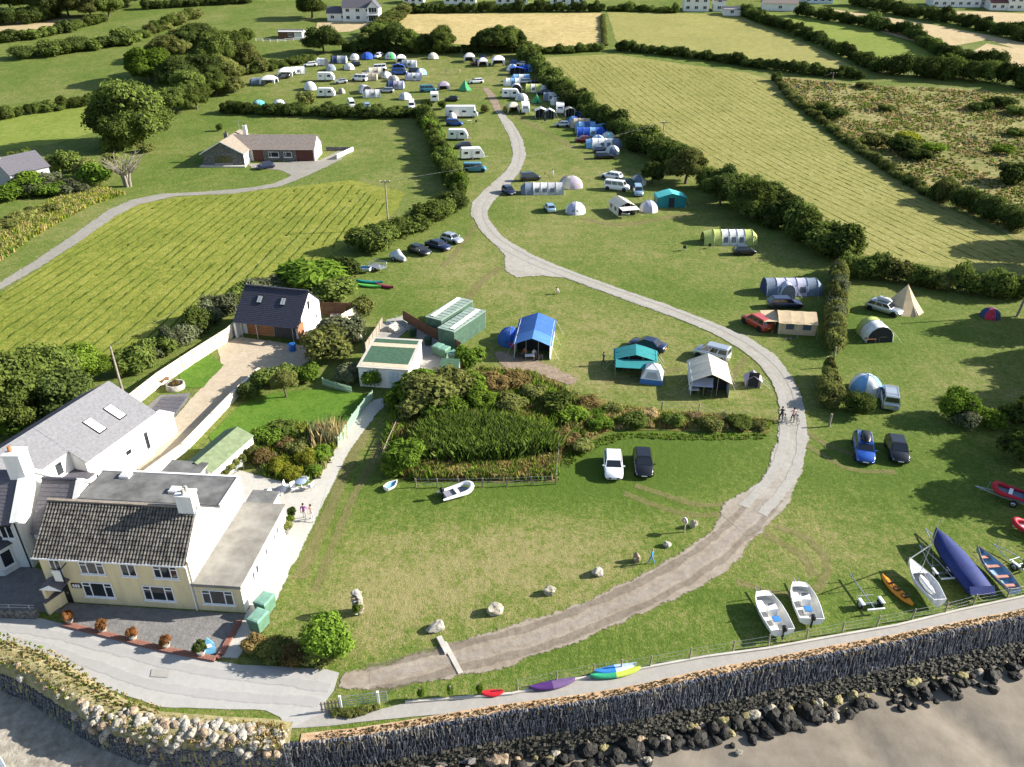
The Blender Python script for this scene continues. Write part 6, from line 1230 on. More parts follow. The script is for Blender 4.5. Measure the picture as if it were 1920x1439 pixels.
shelter('white shelter tent behind the far left one', 538, 144, 0, 4.8, 2.8, 'white', 'slate')
tunnel('slate blue tunnel tent at the far left edge of the pitches', 486, 158, 0, 3.6, 2.6, 1.9, ['slate','slate'], front='slate')
tunnel('grey tunnel tent beside the white estate, far left pitches', 638, 118, 0, 4.4, 2.8, 2.2, ['navy','grey','slate'], front='pale')
tunnel('white awning behind the white estate, far left pitches', 605, 122, -20, 3.0, 2.6, 2.1, ['white','pale'], front='dark')
dome('white ribbed dome tent behind the dividing hedge', 582, 168, -60, 1.9, 2.3, 'white', 'pale', 'grey')
dome('small mesh dome tent alone on the upper grass', 641, 175, -70, 1.1, 1.5, 'tan', 'mesh', 'slate')
dome('turquoise dome tent seen over the dividing hedge', 486, 198, -60, 1.8, 1.5, 'turq', 'aqua', 'dark')
dome('white dome tent seen over the dividing hedge', 525, 200, -60, 2.0, 1.9, 'white', 'pale', 'grey')
dome('blue and white dome seen over the dividing hedge', 553, 203, -60, 1.3, 1.3, 'aqua', 'white', 'slate')
dome('cream pop-up tent in front of the long motorhome', 848, 226, -90, 1.3, 2.1, 'cream', 'pale', 'tan')
dome('pale blue storage tent beside the blue frame tent', 958, 640, -95, 1.7, 1.8, 'royal', 'blue', 'navy')
# the crowd on the far pitches
for i, (k, x, y, c1, c2) in enumerate([('d',655,130,'white','pale'),('d',620,132,'slate','grey'),('t',560,138,'pale','white'),('d',665,112,'grey','white'),('t',705,140,'cream','tan'),('d',725,146,'white','grey'),('t',778,150,'lav','pale'),('d',790,140,'white','sky'),('s',752,118,'white','dark'),('d',812,110,'cream','pale'),('t',700,182,'pale','grey'),('d',760,186,'lav','white'),('s',905,124,'pale','dark'),('d',960,132,'white','blue'),('t',992,134,'royal','sky'),('t',962,160,'white','sky'),('d',1016,172,'white','pale'),('d',978,188,'white','grey'),('s',962,210,'cream','dark'),('t',1052,196,'pale','slate'),('d',1075,232,'royal','sky'),('t',1100,244,'sky','blue'),('d',1120,268,'blue','white'),('d',960,182,'pale','slate'),('d',1140,262,'aqua','pale'),('d',1148,288,'slate','pale'),('d',1196,345,'slate','cream'),('d',1216,395,'lav','pale')]):
    nm = ['left of the dark tunnel tent','below the white estate car','beside the far left shelters','behind the royal blue dome','behind the white panel van','beside the olive dome','right of the mauve tunnel','right of the grey van','behind the grey ribbed tunnel','near the round-topped tree','in front of the mesh dome','above the dividing hedge','between the top shelters','behind the blue awning','next to the blue awning','above the white arched tent','right of the lime-banded tent','above the left caravan','left of the left caravan','behind the arched-window caravan','beside the beige arched tent','above the bright blue tunnel','beside the striped tunnel','beside the white arched tent','at the hedge end of the striped tunnel','behind the black estate','right of the dark green dome','left of the turquoise awning'][i]
    if k == 'd': dome('%s and %s dome tent %s' % (c1, c2, nm), x, y, -70-i*7, 1.7, 1.9, c1, c2)
    elif k == 't': tunnel('%s and %s tunnel tent %s' % (c1, c2, nm), x, y, 8*(i % 3), 4.2, 2.8, 2.1, [c1, c2, c1], wins=[1])
    else: shelter('%s arched shelter %s' % (c1, nm), x, y, 5, 3.4, 2.6, c1, c2)
# ---- camp furniture
def chair_mesh(): 
    m = MB(); m.tube([(-.25,-.25,0),(.25,.25,.45)], .015, 4); m.tube([(.25,-.25,0),(-.25,.25,.45)], .015, 4); m.tube([(-.25,.25,0),(-.25,.3,.95)], .015, 4); m.tube([(.25,.25,0),(.25,.3,.95)], .015, 4); return m.mesh('chair_frame')
_cf = chair_mesh(); _cf.materials.append(STEEL)
def chair(label, px, py, deg, c='navy', group='camping chairs'):
    p = G(px, py); t = thing('camping_chair', label, 'chair', p, R(deg), group); link('frame', _cf, t); m = MB(); m.slab([(-.25,-.25,.44),(.25,-.25,.44),(.25,.22,.40),(-.25,.22,.40)], .02); m.build('seat', FC[c], t); m = MB(); m.slab([(-.25,.24,.42),(.25,.24,.42),(.25,.32,.95),(-.25,.32,.95)], .02); m.build('backrest', FC[c], t)
def table(label, px, py, deg, L=1.1, Wd=.6, h=.7, top=None, group='camping tables', name='camping_table'):
    p = G(px, py); t = thing(name, label, 'table', p, R(deg), group); m = MB(); m.box(-L/2,L/2,-Wd/2,Wd/2,h-.04,h); m.build('top', top or PVC, t)
    for x in (-L/2+.06, L/2-.06):
        for y in (-Wd/2+.06, Wd/2-.06): m = MB(); m.tube([(x,y,0),(x,y,h-.04)], .018, 5); m.build('leg', STEEL, t)
chair('silver folding chair left of the pair before the teal tent', 1155, 692, 190, 'mesh'); chair('silver folding chair in the middle before the teal tent', 1172, 695, 170, 'mesh'); chair('silver folding chair nearest the wheel of the teal tent', 1185, 694, 180, 'navy')
table('low picnic table under the lime tent porch', 1630, 643, 5, 1.3, .6, .6, WOODO); table('kitchen stand beside the low picnic table', 1652, 641, 5, .9, .45, .75, STEEL)
chair('dark camp chair left of the blue frame tent door', 975, 672, 160, 'dark'); chair('red camp chair under the blue frame tent canopy', 962, 655, 150, 'red'); chair('dark camp chair right of the blue frame tent door', 1012, 676, 200, 'dark')
table('camp table in front of the blue frame tent', 993, 676, 4); chair('black camp chair outside the striped tunnel tent', 1330, 466, 170, 'dark'); chair('black camp stool near the striped tunnel tent', 1284, 470, 150, 'dark')
table('white table under the porch of the large cream frame tent', 1300, 740, 2); chair('dark chair under the porch of the large cream tent', 1328, 742, 180, 'dark')
chair('chair beside the pair of caravans', 1010, 228, 180, 'dark'); chair('chair nearer the camera by the pair of caravans', 1022, 230, 170, 'navy'); table('table outside the long motorhome', 880, 231, 0); chair('chair outside the long motorhome door', 893, 232, 180, 'dark')
table('table outside the bicycles by the cream tent', 1172, 408, -20, 1.4, .7)
# ------------------------------------------------------------------ boats
GEL = M('white_gelcoat', (.78,.78,.76), .3, .04, spec=.5); ORANGE = M('orange_plastic', (.75,.26,.02), .4, .08); REDH = M('red_hypalon', (.42,.015,.03), .55, .08)
BOATBLUE = M('blue_boat_paint', (.17,.30,.44), .55, .25, 2); PINKW = M('faded_pink_wood', (.42,.20,.15), .8, .2, 3); COVER = M('navy_boat_cover', (.015,.028,.13), .75, .15, 2, .2, 4)
def hullsec(L, B, D, taper=.75, n=9, bow=1.6, sheer=.18, blunt=0.):
    out = []
    for i in range(n):
        q = i/(n-1); x = -L/2+L*q; w_ = B/2*(taper+(1-taper)*min(1, q/.35))*(1-(1-blunt)*max(0, (q-.45)/.55)**(bow+blunt*2)); w_ = max(w_, .02); out.append((x, w_, D*(.0+.30*max(0, (q-.6)/.4)**2), D+sheer*D*max(0, (q-.5)*2)**2))
    return out
def boat(name, label, rear, front, B, D, mat, inner, cat='boat', lift=.25, rx=0., group='boats on the grass', taper=.8, rim=None, deck=0., blunt=0.):
    a, b = G(*rear), G(*front); c = (a+b)/2; d = b-a; L = Vector((d.x, d.y)).length; t = thing(name, label, cat, (c.x, c.y, terr(c.x, c.y)+lift), math.atan2(d.y, d.x), group); S_ = hullsec(L, B, D, taper, blunt=blunt)
    m = MB(); m.loft([[(x,w_,zt),(x,w_*.93,zb+(zt-zb)*.45),(x,w_*.55,zb+.06),(x,0,zb),(x,-w_*.55,zb+.06),(x,-w_*.93,zb+(zt-zb)*.45),(x,-w_,zt)] for x, w_, zb, zt in S_], cap=False, closed=False); x, w_, zb, zt = S_[0]; m.add([(x,w_,zt),(x,w_*.93,zb+(zt-zb)*.45),(x,w_*.55,zb+.06),(x,0,zb),(x,-w_*.55,zb+.06),(x,-w_*.93,zb+(zt-zb)*.45),(x,-w_,zt)], [tuple(range(7))]); x, w_, zb, zt = S_[-1]; m.add([(x,w_,zt),(x,w_*.93,zb+(zt-zb)*.45),(x,w_*.55,zb+.06),(x,0,zb),(x,-w_*.55,zb+.06),(x,-w_*.93,zb+(zt-zb)*.45),(x,-w_,zt)], [tuple(reversed(range(7)))]); fixn(m.build('hull', mat, t))
    m = MB(); m.loft([[(x+(.06 if i == 0 else 0),max(.01,w_-.07),zt-.005),(x+(.06 if i == 0 else 0),max(.008,w_*.82-.06),zb+.16+.1*D),(x+(.06 if i == 0 else 0),-max(.008,w_*.82-.06),zb+.16+.1*D),(x+(.06 if i == 0 else 0),-max(.01,w_-.07),zt-.005)] for i, (x, w_, zb, zt) in enumerate(S_[:-1])], cap=False, closed=False); fixn(m.build('inner_liner', inner, t))
    m = MB()
    for s_ in (-1, 1): m.tube([(x,s_*max(.0,w_-.03),zt+.01) for x, w_, zb, zt in S_], .04, 5)
    m.tube([(S_[0][0]+.03,-S_[0][1],S_[0][3]),(S_[0][0]+.03,S_[0][1],S_[0][3])], .04, 5); m.build('gunwale', rim or mat, t)
    if deck:
        m = MB(); k = [s for s in S_ if s[0] > L/2-L*deck]
        m.loft([[(x,w_*.97,zt+.005),(x,0,zt+.06),(x,-w_*.97,zt+.005)] for x, w_, zb, zt in k], cap=False, closed=False); fixn(m.build('foredeck', mat, t))
    return t, L, S_
def outboard(t, x, y, z, c=None):
    e = MB(); e.loft([[(x+dx*k,y+dy*k,z+h) for dx, dy in ((-.2,-.14),(.16,-.12),(.16,.12),(-.2,.14))] for h, k in ((.25,.8),(.35,1),(.6,.95),(.68,.6))]); o = e.build('outboard_engine', c or BLACK, t); e = MB(); e.box(x-.06,x+.04,y-.05,y+.05,z-.55,z+.3); e.tube([(x-.12,y,z-.5),(x+.12,y,z-.5)], .05, 6); e.build('engine_leg', BLACK, o)
for i, (r_, f_, lab) in enumerate((((1464,1199),(1425,1128),'left of the pair of white open motor boats on the grass'), ((1518,1178),(1494,1111),'right of the pair of white open motor boats on the grass'))):
    t, L, S_ = boat('motor_boat', lab, r_, f_, 1.95, .62, GEL, M('cream_deck', (.70,.66,.57), .7, .1), lift=.3, taper=.9, deck=.16, blunt=.5)
    m = MB(); m.box(-.2,.35,-.32,.32,.2,.95); c_ = m.build('console', GEL, t); m = MB(); m.slab([(.34,-.3,.95),(.34,.3,.95),(.18,.28,1.2),(.18,-.28,1.2)], .02); m.build('windshield', CLEAR, c_)
    m = MB(); m.box(-1.05,-.5,-.28,.28,.2,.55); s_ = m.build('seat', GEL, t); m = MB(); m.box(-1.03,-.52,-.26,.26,.553,.62); m.build('seat_cushion', M('blue_cushion', (.04,.18,.45), .7), s_); outboard(t, -L/2-.12, 0, .45); m = MB(); m.tube([(0,0,-.02),(L/2+1.1,0,.05)], .045, 5); m.tube([(L/2+.3,0,.0),(L/2+.25,0,.9)], .04, 5); m.build('drawbar', STEEL, t)
    m = MB(); m.box(-1.4,1.2,-.5,-.4,-.28,-.05); m.box(-1.4,1.2,.4,.5,-.28,-.05); m.build('chock', WOODG, t)
t, L, S_ = boat('sailing_dinghy', 'white sailing dinghy with its mast up beside the blue covered boat', (1756,1143), (1699,1066), 1.65, .62, GEL, M('pale_cockpit', (.55,.56,.56), .6, .2, 4), lift=.35, taper=.6, deck=.38)
m = MB(); m.tube([(L*.14,0,.5),(L*.14-.35,0,6.2)], [.04,.025], 6); ms = m.build('mast', ALLOY, t); m = MB(); m.tube([(L/2-.1,0,.75),(L*.14-.2,0,3.6)], .05, 5); m.build('furled_jib', PVC, ms); m = MB(); m.tube([(L*.12,0,1.1),(-L*.42,.25,.85)], .035, 5); m.build('boom', ALLOY, ms)
for s_ in (-1, 1): m = MB(); m.tube([(L*.05,s_*.75,.65),(L*.14-.2,0,4.2)], .008, 3); m.build('shroud', STEEL, ms)
m = MB(); m.loft([[(x,y,z) for y, z in ((-.28*k,.32),(.28*k,.32),(.2*k,.55),(-.2*k,.55))] for x, k in ((-1.4,.5),(-.8,1),(.1,.9),(.5,.3))]); m.build('folded_sail', FC['white'], t); m = MB(); m.box(-L/2-.06,-L/2,-.1,.1,-.1,.7); m.build('rudder', GEL, t)
def covered_boat():
    a, b = G(1830,1122), G(1748,1018); c = (a+b)/2; d = b-a; L = d.length+.2; t = thing('covered_boat', 'long boat on a trailer wrapped in a navy cover with a ridge', 'boat', (c.x, c.y, 0), math.atan2(d.y, d.x), 'boats on the grass'); m = MB(); secs = []
    for q, w_, zt, zr in ((0,.75,1.05,1.25),(.02,.95,1.1,1.38),(.3,1.05,1.1,1.5),(.6,.95,1.2,1.58),(.85,.55,1.35,1.6),(1,.06,1.45,1.55)): x = -L/2+L*q; secs.append([(x,w_*.8,.45),(x,w_,.95),(x,w_,zt),(x,w_*.5,(zt+zr)/2+.03),(x,0,zr),(x,-w_*.5,(zt+zr)/2+.03),(x,-w_,zt),(x,-w_,.95),(x,-w_*.8,.45)])
    m.loft(secs); fixn(m.build('cover', COVER, t)); m = MB(); m.box(-L/2-.35,-L/2-.02,-.95,.95,.8,.9); m.slab([(-L/2-.4,-.95,.85),(-L/2-.4,.95,.85),(-L/2,.95,1.3),(-L/2,-.95,1.3)], .02); fixn(m.build('cover_skirt', COVER, t))
    m = MB(); m.tube([(-L/2,.5,.4),(L/2,.25,.4),(L/2+1.2,0,.42)], .05, 5); m.tube([(-L/2,-.5,.4),(L/2,-.25,.4),(L/2+1.2,0,.42)], .05, 5); m.build('trailer_frame', STEEL, t)
    for s_ in (-1, 1): w_ = link('wheel', carmeshes('hatch')['tyre'], t, (-.6,s_*.85,.33)); w_.rotation_euler = (-s_*PI/2,0,0); link('rim', carmeshes('hatch')['rim'], w_, (0,0,.02))
covered_boat()
t, L, S_ = boat('rowing_boat', 'old blue open rowing boat with pink thwarts at the right edge', (1897,1120), (1827,1040), 1.55, .55, BOATBLUE, BOATBLUE, lift=.3, taper=.7, rim=WOODG)
for x in (-L*.40, -L*.2, L*.04, L*.26): m = MB(); w_ = .62 if x < L*.1 else .42; m.box(x-.14,x+.14,-w_,w_,.42,.46); m.build('thwart', PINKW, t)
m = MB(); m.tube([(-L/2,.72,.62),(L*.3,1.0,.62)], .03, 5); m.build('oar', WOODG, t)
def trailer(label, rear, front, Wd=1.4, group='boat trailers', tri=True):
    a, b = G(*rear), G(*front); c = (a+b)/2; d = b-a; L = Vector((d.x,d.y)).length; t = thing('boat_trailer', label, 'trailer', (c.x,c.y,0), math.atan2(d.y,d.x), group); m = MB()
    if tri:
        for s_ in (-1, 1): m.tube([(-L/2,s_*Wd*.4,.42),(L*.0,s_*Wd*.36,.42),(L/2,0,.42)], .045, 5)
    else: m.tube([(-L/2,0,.42),(L/2,0,.42)], .05, 5)
    for q in (-.48,-.3,-.1): m.tube([(L*q,-Wd*.42,.44),(L*q,Wd*.42,.44)], .035, 5)
    m.tube([(L/2-.3,0,.42),(L/2-.3,0,1.0)], .035, 5); m.build('frame', STEEL, t); m = MB(); m.tube([(-L*.3,-Wd/2,.3),(-L*.3,Wd/2,.3)], .04, 5); m.build('axle', STEEL, t)
    for s_ in (-1, 1):
        w_ = link('wheel', carmeshes('small')['tyre'], t, (-L*.3,s_*Wd*.52,.32)); w_.rotation_euler = (-s_*PI/2,0,0); link('rim', carmeshes('small')['rim'], w_, (0,0,.02)); k = MB(); k.loft([[(x,y,z) for y, z in ((s_*Wd*.42,.62),(s_*Wd*.62,.62),(s_*Wd*.62,.66),(s_*Wd*.42,.66))] for x in (-L*.3-.35, -L*.3+.35)]); fixn(k.build('mudguard', PVC, t))
    m = MB(); m.box(-L/2-.05,-L/2+.05,-Wd*.45,Wd*.45,.5,.6); m.build('light_board', PVC, t); return t
trailer('empty boat trailer with white mudguards between the motor boats and orange kayak', (1640,1153), (1592,1085), 1.5, tri=False)
trailer('bare ladder-framed trailer behind the blue rowing boat', (1925,1075), (1860,1028), 1.3)
trailer('rusty launching trolley beside the sailing dinghy', (1775,1095), (1722,1030), 1.2)
def kayak(label, rear, front, B, mat, mat2=None, seats=(), group='kayaks', h=.32, lift=0., flip=False):
    a, b = G(*rear), G(*front); c = (a+b)/2; d = b-a; L = Vector((d.x,d.y)).length; t = thing('kayak', label, 'kayak', (c.x,c.y,terr(c.x,c.y)+lift), math.atan2(d.y,d.x), group); m = MB(); secs = []; n = 11
    for i in range(n):
        q = i/(n-1); w_ = B/2*max(.03, math.sin(PI*q)**.6); x = -L/2+L*q; rise = .14*(2*abs(q-.5))**3; secs.append([(x,w_*math.cos(a_),rise+h*.5+(h*.5 if math.sin(a_) > 0 else h*.5)*math.sin(a_)) for a_ in [2*PI*k/10 for k in range(10)]])
    m.loft(secs[:6] if mat2 else secs); m.build('hull', mat, t)
    if mat2: m = MB(); m.loft(secs[5:]); m.build('bow_half', mat2, t)
    for q in seats: m = MB(); x = -L/2+L*q; m.lathe([(.23,h-.06),(.25,h+.02),(.20,h+.03),(.16,h-.02),(.02,h-.01)], 10, 0, (x,0,0)); s_ = m.build('seat_well', BLACK, t); m = MB(); m.box(x-.26,x-.2,-.18,.18,h,h+.22); m.build('seat_back', BLACK, s_)
    return t
kp = lambda n, c: M('kayak_'+n, c, .4, .12)
kayak('orange sit-on kayak with two seats beside the sailing dinghy', (1710,1140), (1652,1084), .85, ORANGE, seats=(.28,.52,.75), h=.34)
kayak('purple kayak lying along the seafront fence', (992,1296), (1078,1280), .75, kp('purple',(.07,.025,.13)), kp('mauve',(.15,.09,.20)), h=.38)
kayak('blue and white kayak lying behind the seafront fence', (1112,1268), (1192,1254), .7, kp('blue',(.03,.18,.48)), kp('skywhite',(.45,.58,.68)), h=.4, lift=.1)
kayak('green and yellow kayak lying against the seafront fence', (1106,1274), (1200,1259), .75, kp('green',(.03,.30,.15)), kp('yellowgreen',(.42,.52,.07)), h=.38)
kayak('red kayak lying behind the ivy-covered posts', (900,1304), (945,1302), .6, kp('red',(.5,.02,.03)), h=.3)
kayak('teal kayak on the grass by the trailers', (668,530), (718,533), .75, kp('teal',(.02,.22,.20)), h=.4); kayak('green kayak on the grass by the trailers', (665,536), (714,541), .75, kp('lime',(.12,.45,.08)), h=.4); kayak('maroon kayak at the tip of the pair on the grass', (704,536), (738,543), .7, kp('maroon',(.25,.02,.06)), h=.4)
def rib(label, rear, front, B, mat, lift, inner, group='inflatable boats', trailer_=False, eng=BLACK):
    a, b = G(*rear), G(*front); c = (a+b)/2; d = b-a; L = Vector((d.x,d.y)).length; t = thing('inflatable_boat', label, 'boat', (c.x,c.y,terr(c.x,c.y)+lift), math.atan2(d.y,d.x), group); r = .22; m = MB(); p = [(-L/2,-B/2+r,.35)]
    for k in range(9): a_ = -PI/2+PI*k/8; p.append((L*.20+(L*.30-r)*math.cos(a_)**1.0, (B/2-r)*math.sin(a_), .35+.22*math.cos(a_)))
    p.append((-L/2,B/2-r,.35)); m.tube(p, [.1]+[r]*9+[.1], 8); m.build('tube', mat, t); m = MB(); m.prism([(-L/2+.35,-B/2+r),(L*.2,-B/2+r),(L*.42,0),(L*.2,B/2-r),(-L/2+.35,B/2-r)], .1, .22); m.build('floor', inner, t)
    m = MB(); m.box(-L/2+.3,-L/2+.38,-B/2+r,B/2-r,.12,.6); m.build('transom', inner, t); m = MB(); m.box(-.2,.1,-B/2+r,B/2-r,.35,.40); m.build('bench', GEL, t); outboard(t, -L/2+.2, 0, .55, eng)
    if trailer_:
        m = MB(); m.tube([(-L/2,.4,-.2),(L*.2,.35,-.2),(L/2+1.1,0,-.18)], .045, 5); m.tube([(-L/2,-.4,-.2),(L*.2,-.35,-.2),(L/2+1.1,0,-.18)], .045, 5); m.tube([(L/2+.2,0,-.18),(L/2+.1,0,.7)], .04, 5); m.build('trailer_frame', STEEL, t)
        for s_ in (-1,1): w_ = link('trailer_wheel', carmeshes('small')['tyre'], t, (-.5,s_*(B/2-.05),-lift+.33)); w_.rotation_euler = (-s_*PI/2,0,0); link('rim', carmeshes('small')['rim'], w_, (0,0,.02))
    return t
rib('white inflatable dinghy with black engine on the near lawn', (826,937), (888,917), 1.75, GEL, .02, FC['mesh'])
rib('red inflatable boat on a trailer at the right edge', (1925,950), (1852,926), 1.9, REDH, .55, FC['slate'], trailer_=True, eng=M('grey_engine', (.3,.31,.33), .4))
rib('red and white inflatable dinghy at the far right edge', (1965,1008), (1890,992), 1.7, REDH, .3, FC['white'], eng=PVC)
boat('small_dinghy', 'tiny blue and white dinghy by the corner of the reed bed', (724,922), (745,908), .9, .35, GEL, M('pale_blue_liner', (.18,.38,.55), .5), lift=.05, group='boats on the grass')
boat('covered_dinghy', 'pale dinghy with blue bow parked under the hedge', (695,512), (660,510), 1.4, .5, M('grey_hull', (.5,.53,.56), .5), M('blue_liner', (.08,.25,.45), .5), lift=.3, group='boats on the grass')
def jetski():
    t = thing('covered_jet_ski', 'jet ski under a silver cover in the row under the hedge', 'jet ski', G(747,488), R(-38)); m = MB(); m.loft([[(x,y*w_,.3+z*h) for y, z in ((-.6,0),(.6,0),(.65,.4),(.25,1),(-.25,1),(-.65,.4))] for x, w_, h in ((-1.5,.8,.7),(-.7,1,1.1),(.1,1,1.5),(.7,.9,.9),(1.5,.4,.5))]); m.build('cover', M('silver_cover', (.52,.54,.57), .5, .12, 2, .3, 4), t); m = MB(); m.box(-1.4,1.6,-.4,.4,.2,.3); m.build('trailer_frame', STEEL, t)
    for s_ in (-1,1): w_ = link('wheel', carmeshes('small')['tyre'], t, (-.3,s_*.75,.3)); w_.rotation_euler = (-s_*PI/2,0,0); link('rim', carmeshes('small')['rim'], w_, (0,0,.02))
jetski()
def cage():
    t = thing('cage_trailer', 'mesh-sided flat trailer parked under the hedge', 'trailer', G(708,506), R(-35)); m = MB(); m.box(-1.3,1.3,-.75,.75,.5,.6); m.build('deck', STEEL, t)
    for y in (-.75,.75):
        m = MB(); m.tube([(-1.3,y,.6),(-1.3,y,1.3),(1.3,y,1.3),(1.3,y,.6)], .035, 5)
        for k in range(13): m.tube([(-1.3+k*.216,y,.6),(-1.3+k*.216,y,1.3)], .012, 4)
        for z in (.8,1.0,1.15): m.tube([(-1.3,y,z),(1.3,y,z)], .012, 4)
        m.build('mesh_side', STEEL, t)
    for s_ in (-1,1): w_ = link('wheel', carmeshes('small')['tyre'], t, (0,s_*.85,.32)); w_.rotation_euler = (-s_*PI/2,0,0); link('rim', carmeshes('small')['rim'], w_, (0,0,.02))
    m = MB(); m.tube([(1.3,0,.5),(2.4,0,.45)], .045, 5); m.build('drawbar', STEEL, t)
cage()
# ------------------------------------------------------------------ people
def figure(pose):
    """joint positions (m): one continuous skinned body"""
    J = dict(pel=(0,0,.94,.13), wst=(0,.0,1.10,.125), chs=(0,0,1.32,.145), nck=(0,.0,1.47,.055), hd0=(0,.02,1.58,.082), hd1=(0,.02,1.70,.085),
      shL=(-.19,0,1.41,.06), elL=(-.24,0,1.14,.043), wrL=(-.25,.05,.90,.03), shR=(.19,0,1.41,.06), elR=(.24,0,1.14,.043), wrR=(.25,.05,.90,.03),
      hpL=(-.10,0,.88,.085), knL=(-.11,.02,.50,.058), anL=(-.11,0,.09,.04), toL=(-.11,.18,.04,.035), hpR=(.10,0,.88,.085), knR=(.11,.02,.50,.058), anR=(.11,0,.09,.04), toR=(.11,.18,.04,.035))
    def st(**k):
        for a, p in k.items(): J[a] = (*p, J[a][3])
    if pose == 'walk': st(knL=(-.11,.20,.52), anL=(-.11,.24,.10), toL=(-.11,.42,.07), knR=(.11,-.06,.50), anR=(.11,-.30,.14), toR=(.11,-.16,.04), elL=(-.24,-.10,1.16), wrL=(-.24,-.08,.92), elR=(.24,.08,1.15), wrR=(.22,.24,.98))
    if pose == 'push': st(knL=(-.11,.12,.52), anL=(-.11,.10,.10), toL=(-.11,.28,.05), knR=(.11,-.04,.50), anR=(.11,-.18,.12), toR=(.11,-.02,.04), elL=(-.22,.14,1.16), wrL=(-.16,.36,1.06), elR=(.24,.16,1.17), wrR=(.30,.38,1.06))
    if pose == 'crouch': st(pel=(0,-.10,.38), wst=(0,-.03,.52), chs=(0,.10,.72), nck=(0,.18,.85), hd0=(0,.24,.94), hd1=(0,.27,1.05), shL=(-.19,.12,.80), elL=(-.24,.30,.58), wrL=(-.12,.46,.42), shR=(.19,.12,.80), elR=(.24,.30,.58), wrR=(.12,.46,.42), hpL=(-.10,-.08,.36), knL=(-.17,.30,.48), anL=(-.14,.08,.09), toL=(-.14,.26,.04), hpR=(.10,-.08,.36), knR=(.17,.28,.20), anR=(.14,-.10,.09), toR=(.14,.02,.04))
    if pose == 'sit': st(pel=(0,0,.52), wst=(0,-.02,.68), chs=(0,-.03,.90), nck=(0,-.02,1.05), hd0=(0,.0,1.16), hd1=(0,0,1.28), shL=(-.19,-.02,.99), elL=(-.25,.06,.73), wrL=(-.18,.28,.66), shR=(.19,-.02,.99), elR=(.25,.06,.73), wrR=(.18,.28,.66), hpL=(-.10,.04,.50), knL=(-.12,.44,.50), anL=(-.12,.46,.09), toL=(-.12,.62,.04), hpR=(.10,.04,.50), knR=(.12,.44,.50), anR=(.12,.46,.09), toR=(.12,.62,.04))
    E_ = [('pel','wst'),('wst','chs'),('chs','nck'),('nck','hd0'),('hd0','hd1'),('chs','shL'),('shL','elL'),('elL','wrL'),('chs','shR'),('shR','elR'),('elR','wrR'),('pel','hpL'),('hpL','knL'),('knL','anL'),('anL','toL'),('pel','hpR'),('hpR','knR'),('knR','anR'),('anR','toR')]
    names = list(J); idx = {n: i for i, n in enumerate(names)}; me = bpy.data.meshes.new('sk'); me.from_pydata([J[n][:3] for n in names], [(idx[a], idx[b]) for a, b in E_], []); o = bpy.data.objects.new('sk', me); C.objects.link(o)
    sk = o.modifiers.new('s', 'SKIN'); sk.use_smooth_shade = True; sk.branch_smoothing = .4
    for n in names: v = me.skin_vertices[0].data[idx[n]]; v.radius = (J[n][3], J[n][3]*(.72 if n in ('chs','wst','pel') else 1)); v.use_root = (n == 'pel')
    sb = o.modifiers.new('d', 'SUBSURF'); sb.levels = sb.render_levels = 1; dg = bpy.context.evaluated_depsgraph_get(); r = bpy.data.meshes.new_from_object(o.evaluated_get(dg)); bpy.data.objects.remove(o)
    # hands: palm and five unequal bent fingers; nose, ears, eyes and mouth
    bm = bmesh.new(); bm.from_mesh(r); mb = MB()
    for s_, w_, e_ in ((-1,'wrL','elL'),(1,'wrR','elR')):
        w0 = Vector(J[w_][:3]); d = (w0-Vector(J[e_][:3])).normalized(); sd_ = d.cross(Vector((0,1,0))).normalized() if abs(d.y) < .9 else Vector((1,0,0)); up = sd_.cross(d)
        mb.loft([[tuple(w0+d*l+sd_*a*k+up*b*k) for a, b in ((-.038,-.014),(.038,-.014),(.038,.014),(-.038,.014))] for l, k in ((-.02,.7),(.03,1),(.085,.95))])
        for k, ln in enumerate((.065,.078,.072,.055)): b0 = w0+d*.08+sd_*(-.03+.02*k); mb.tube([b0, b0+d*ln*.55+up*.008, b0+d*ln+up*.03], [.010,.009,.007], 5)
        b0 = w0+d*.025+sd_*.036; mb.tube([b0, b0+sd_*.03+d*.025, b0+sd_*.035+d*.06], [.012,.010,.008], 5)
    hd = (Vector(J['hd0'][:3])+Vector(J['hd1'][:3]))/2; mb.tube([hd+Vector((0,.075,.02)), hd+Vector((0,.105,-.02)), hd+Vector((0,.08,-.03))], [.008,.016,.012], 5)
    for s_ in (-1,1): mb.lathe([(.006,-.03),(.02,0),(.012,.03)], 6, 0, tuple(hd+Vector((s_*.085,.0,0))))
    k0 = len(bm.verts); vv = [bm.verts.new(v) for v in mb.v]
    for f in mb.f: bm.faces.new([vv[i] for i in f])
    # slots: 0 top, 1 trousers, 2 skin, 3 shoes
    pelz = J['pel'][2]; seg = {n: Vector(J[n][:3]) for n in names}; lab = {('pel','wst'):0,('wst','chs'):0,('chs','nck'):0,('nck','hd0'):2,('hd0','hd1'):2,('chs','shL'):0,('shL','elL'):0,('elL','wrL'):2,('chs','shR'):0,('shR','elR'):0,('elR','wrR'):2,('pel','hpL'):1,('hpL','knL'):1,('knL','anL'):1,('anL','toL'):3,('pel','hpR'):1,('hpR','knR'):1,('knR','anR'):1,('anR','toR'):3}
    for f in bm.faces:
        c = f.calc_center_median(); best = 9
        if f.verts[0].index >= k0 or f.verts[0] in vv: f.material_index = 2; f.smooth = True; continue
        for (a, b), l in lab.items():
            A, B = seg[a], seg[b]; q = max(0, min(1, (c-A).dot(B-A)/(B-A).length_squared)); dd = (c-A.lerp(B, q)).length
            if dd < best: best = dd; f.material_index = l; 
        f.smooth = True
    bm.to_mesh(r); bm.free(); r.name = 'person_body'
    for k in range(4): r.materials.append(SKIN)
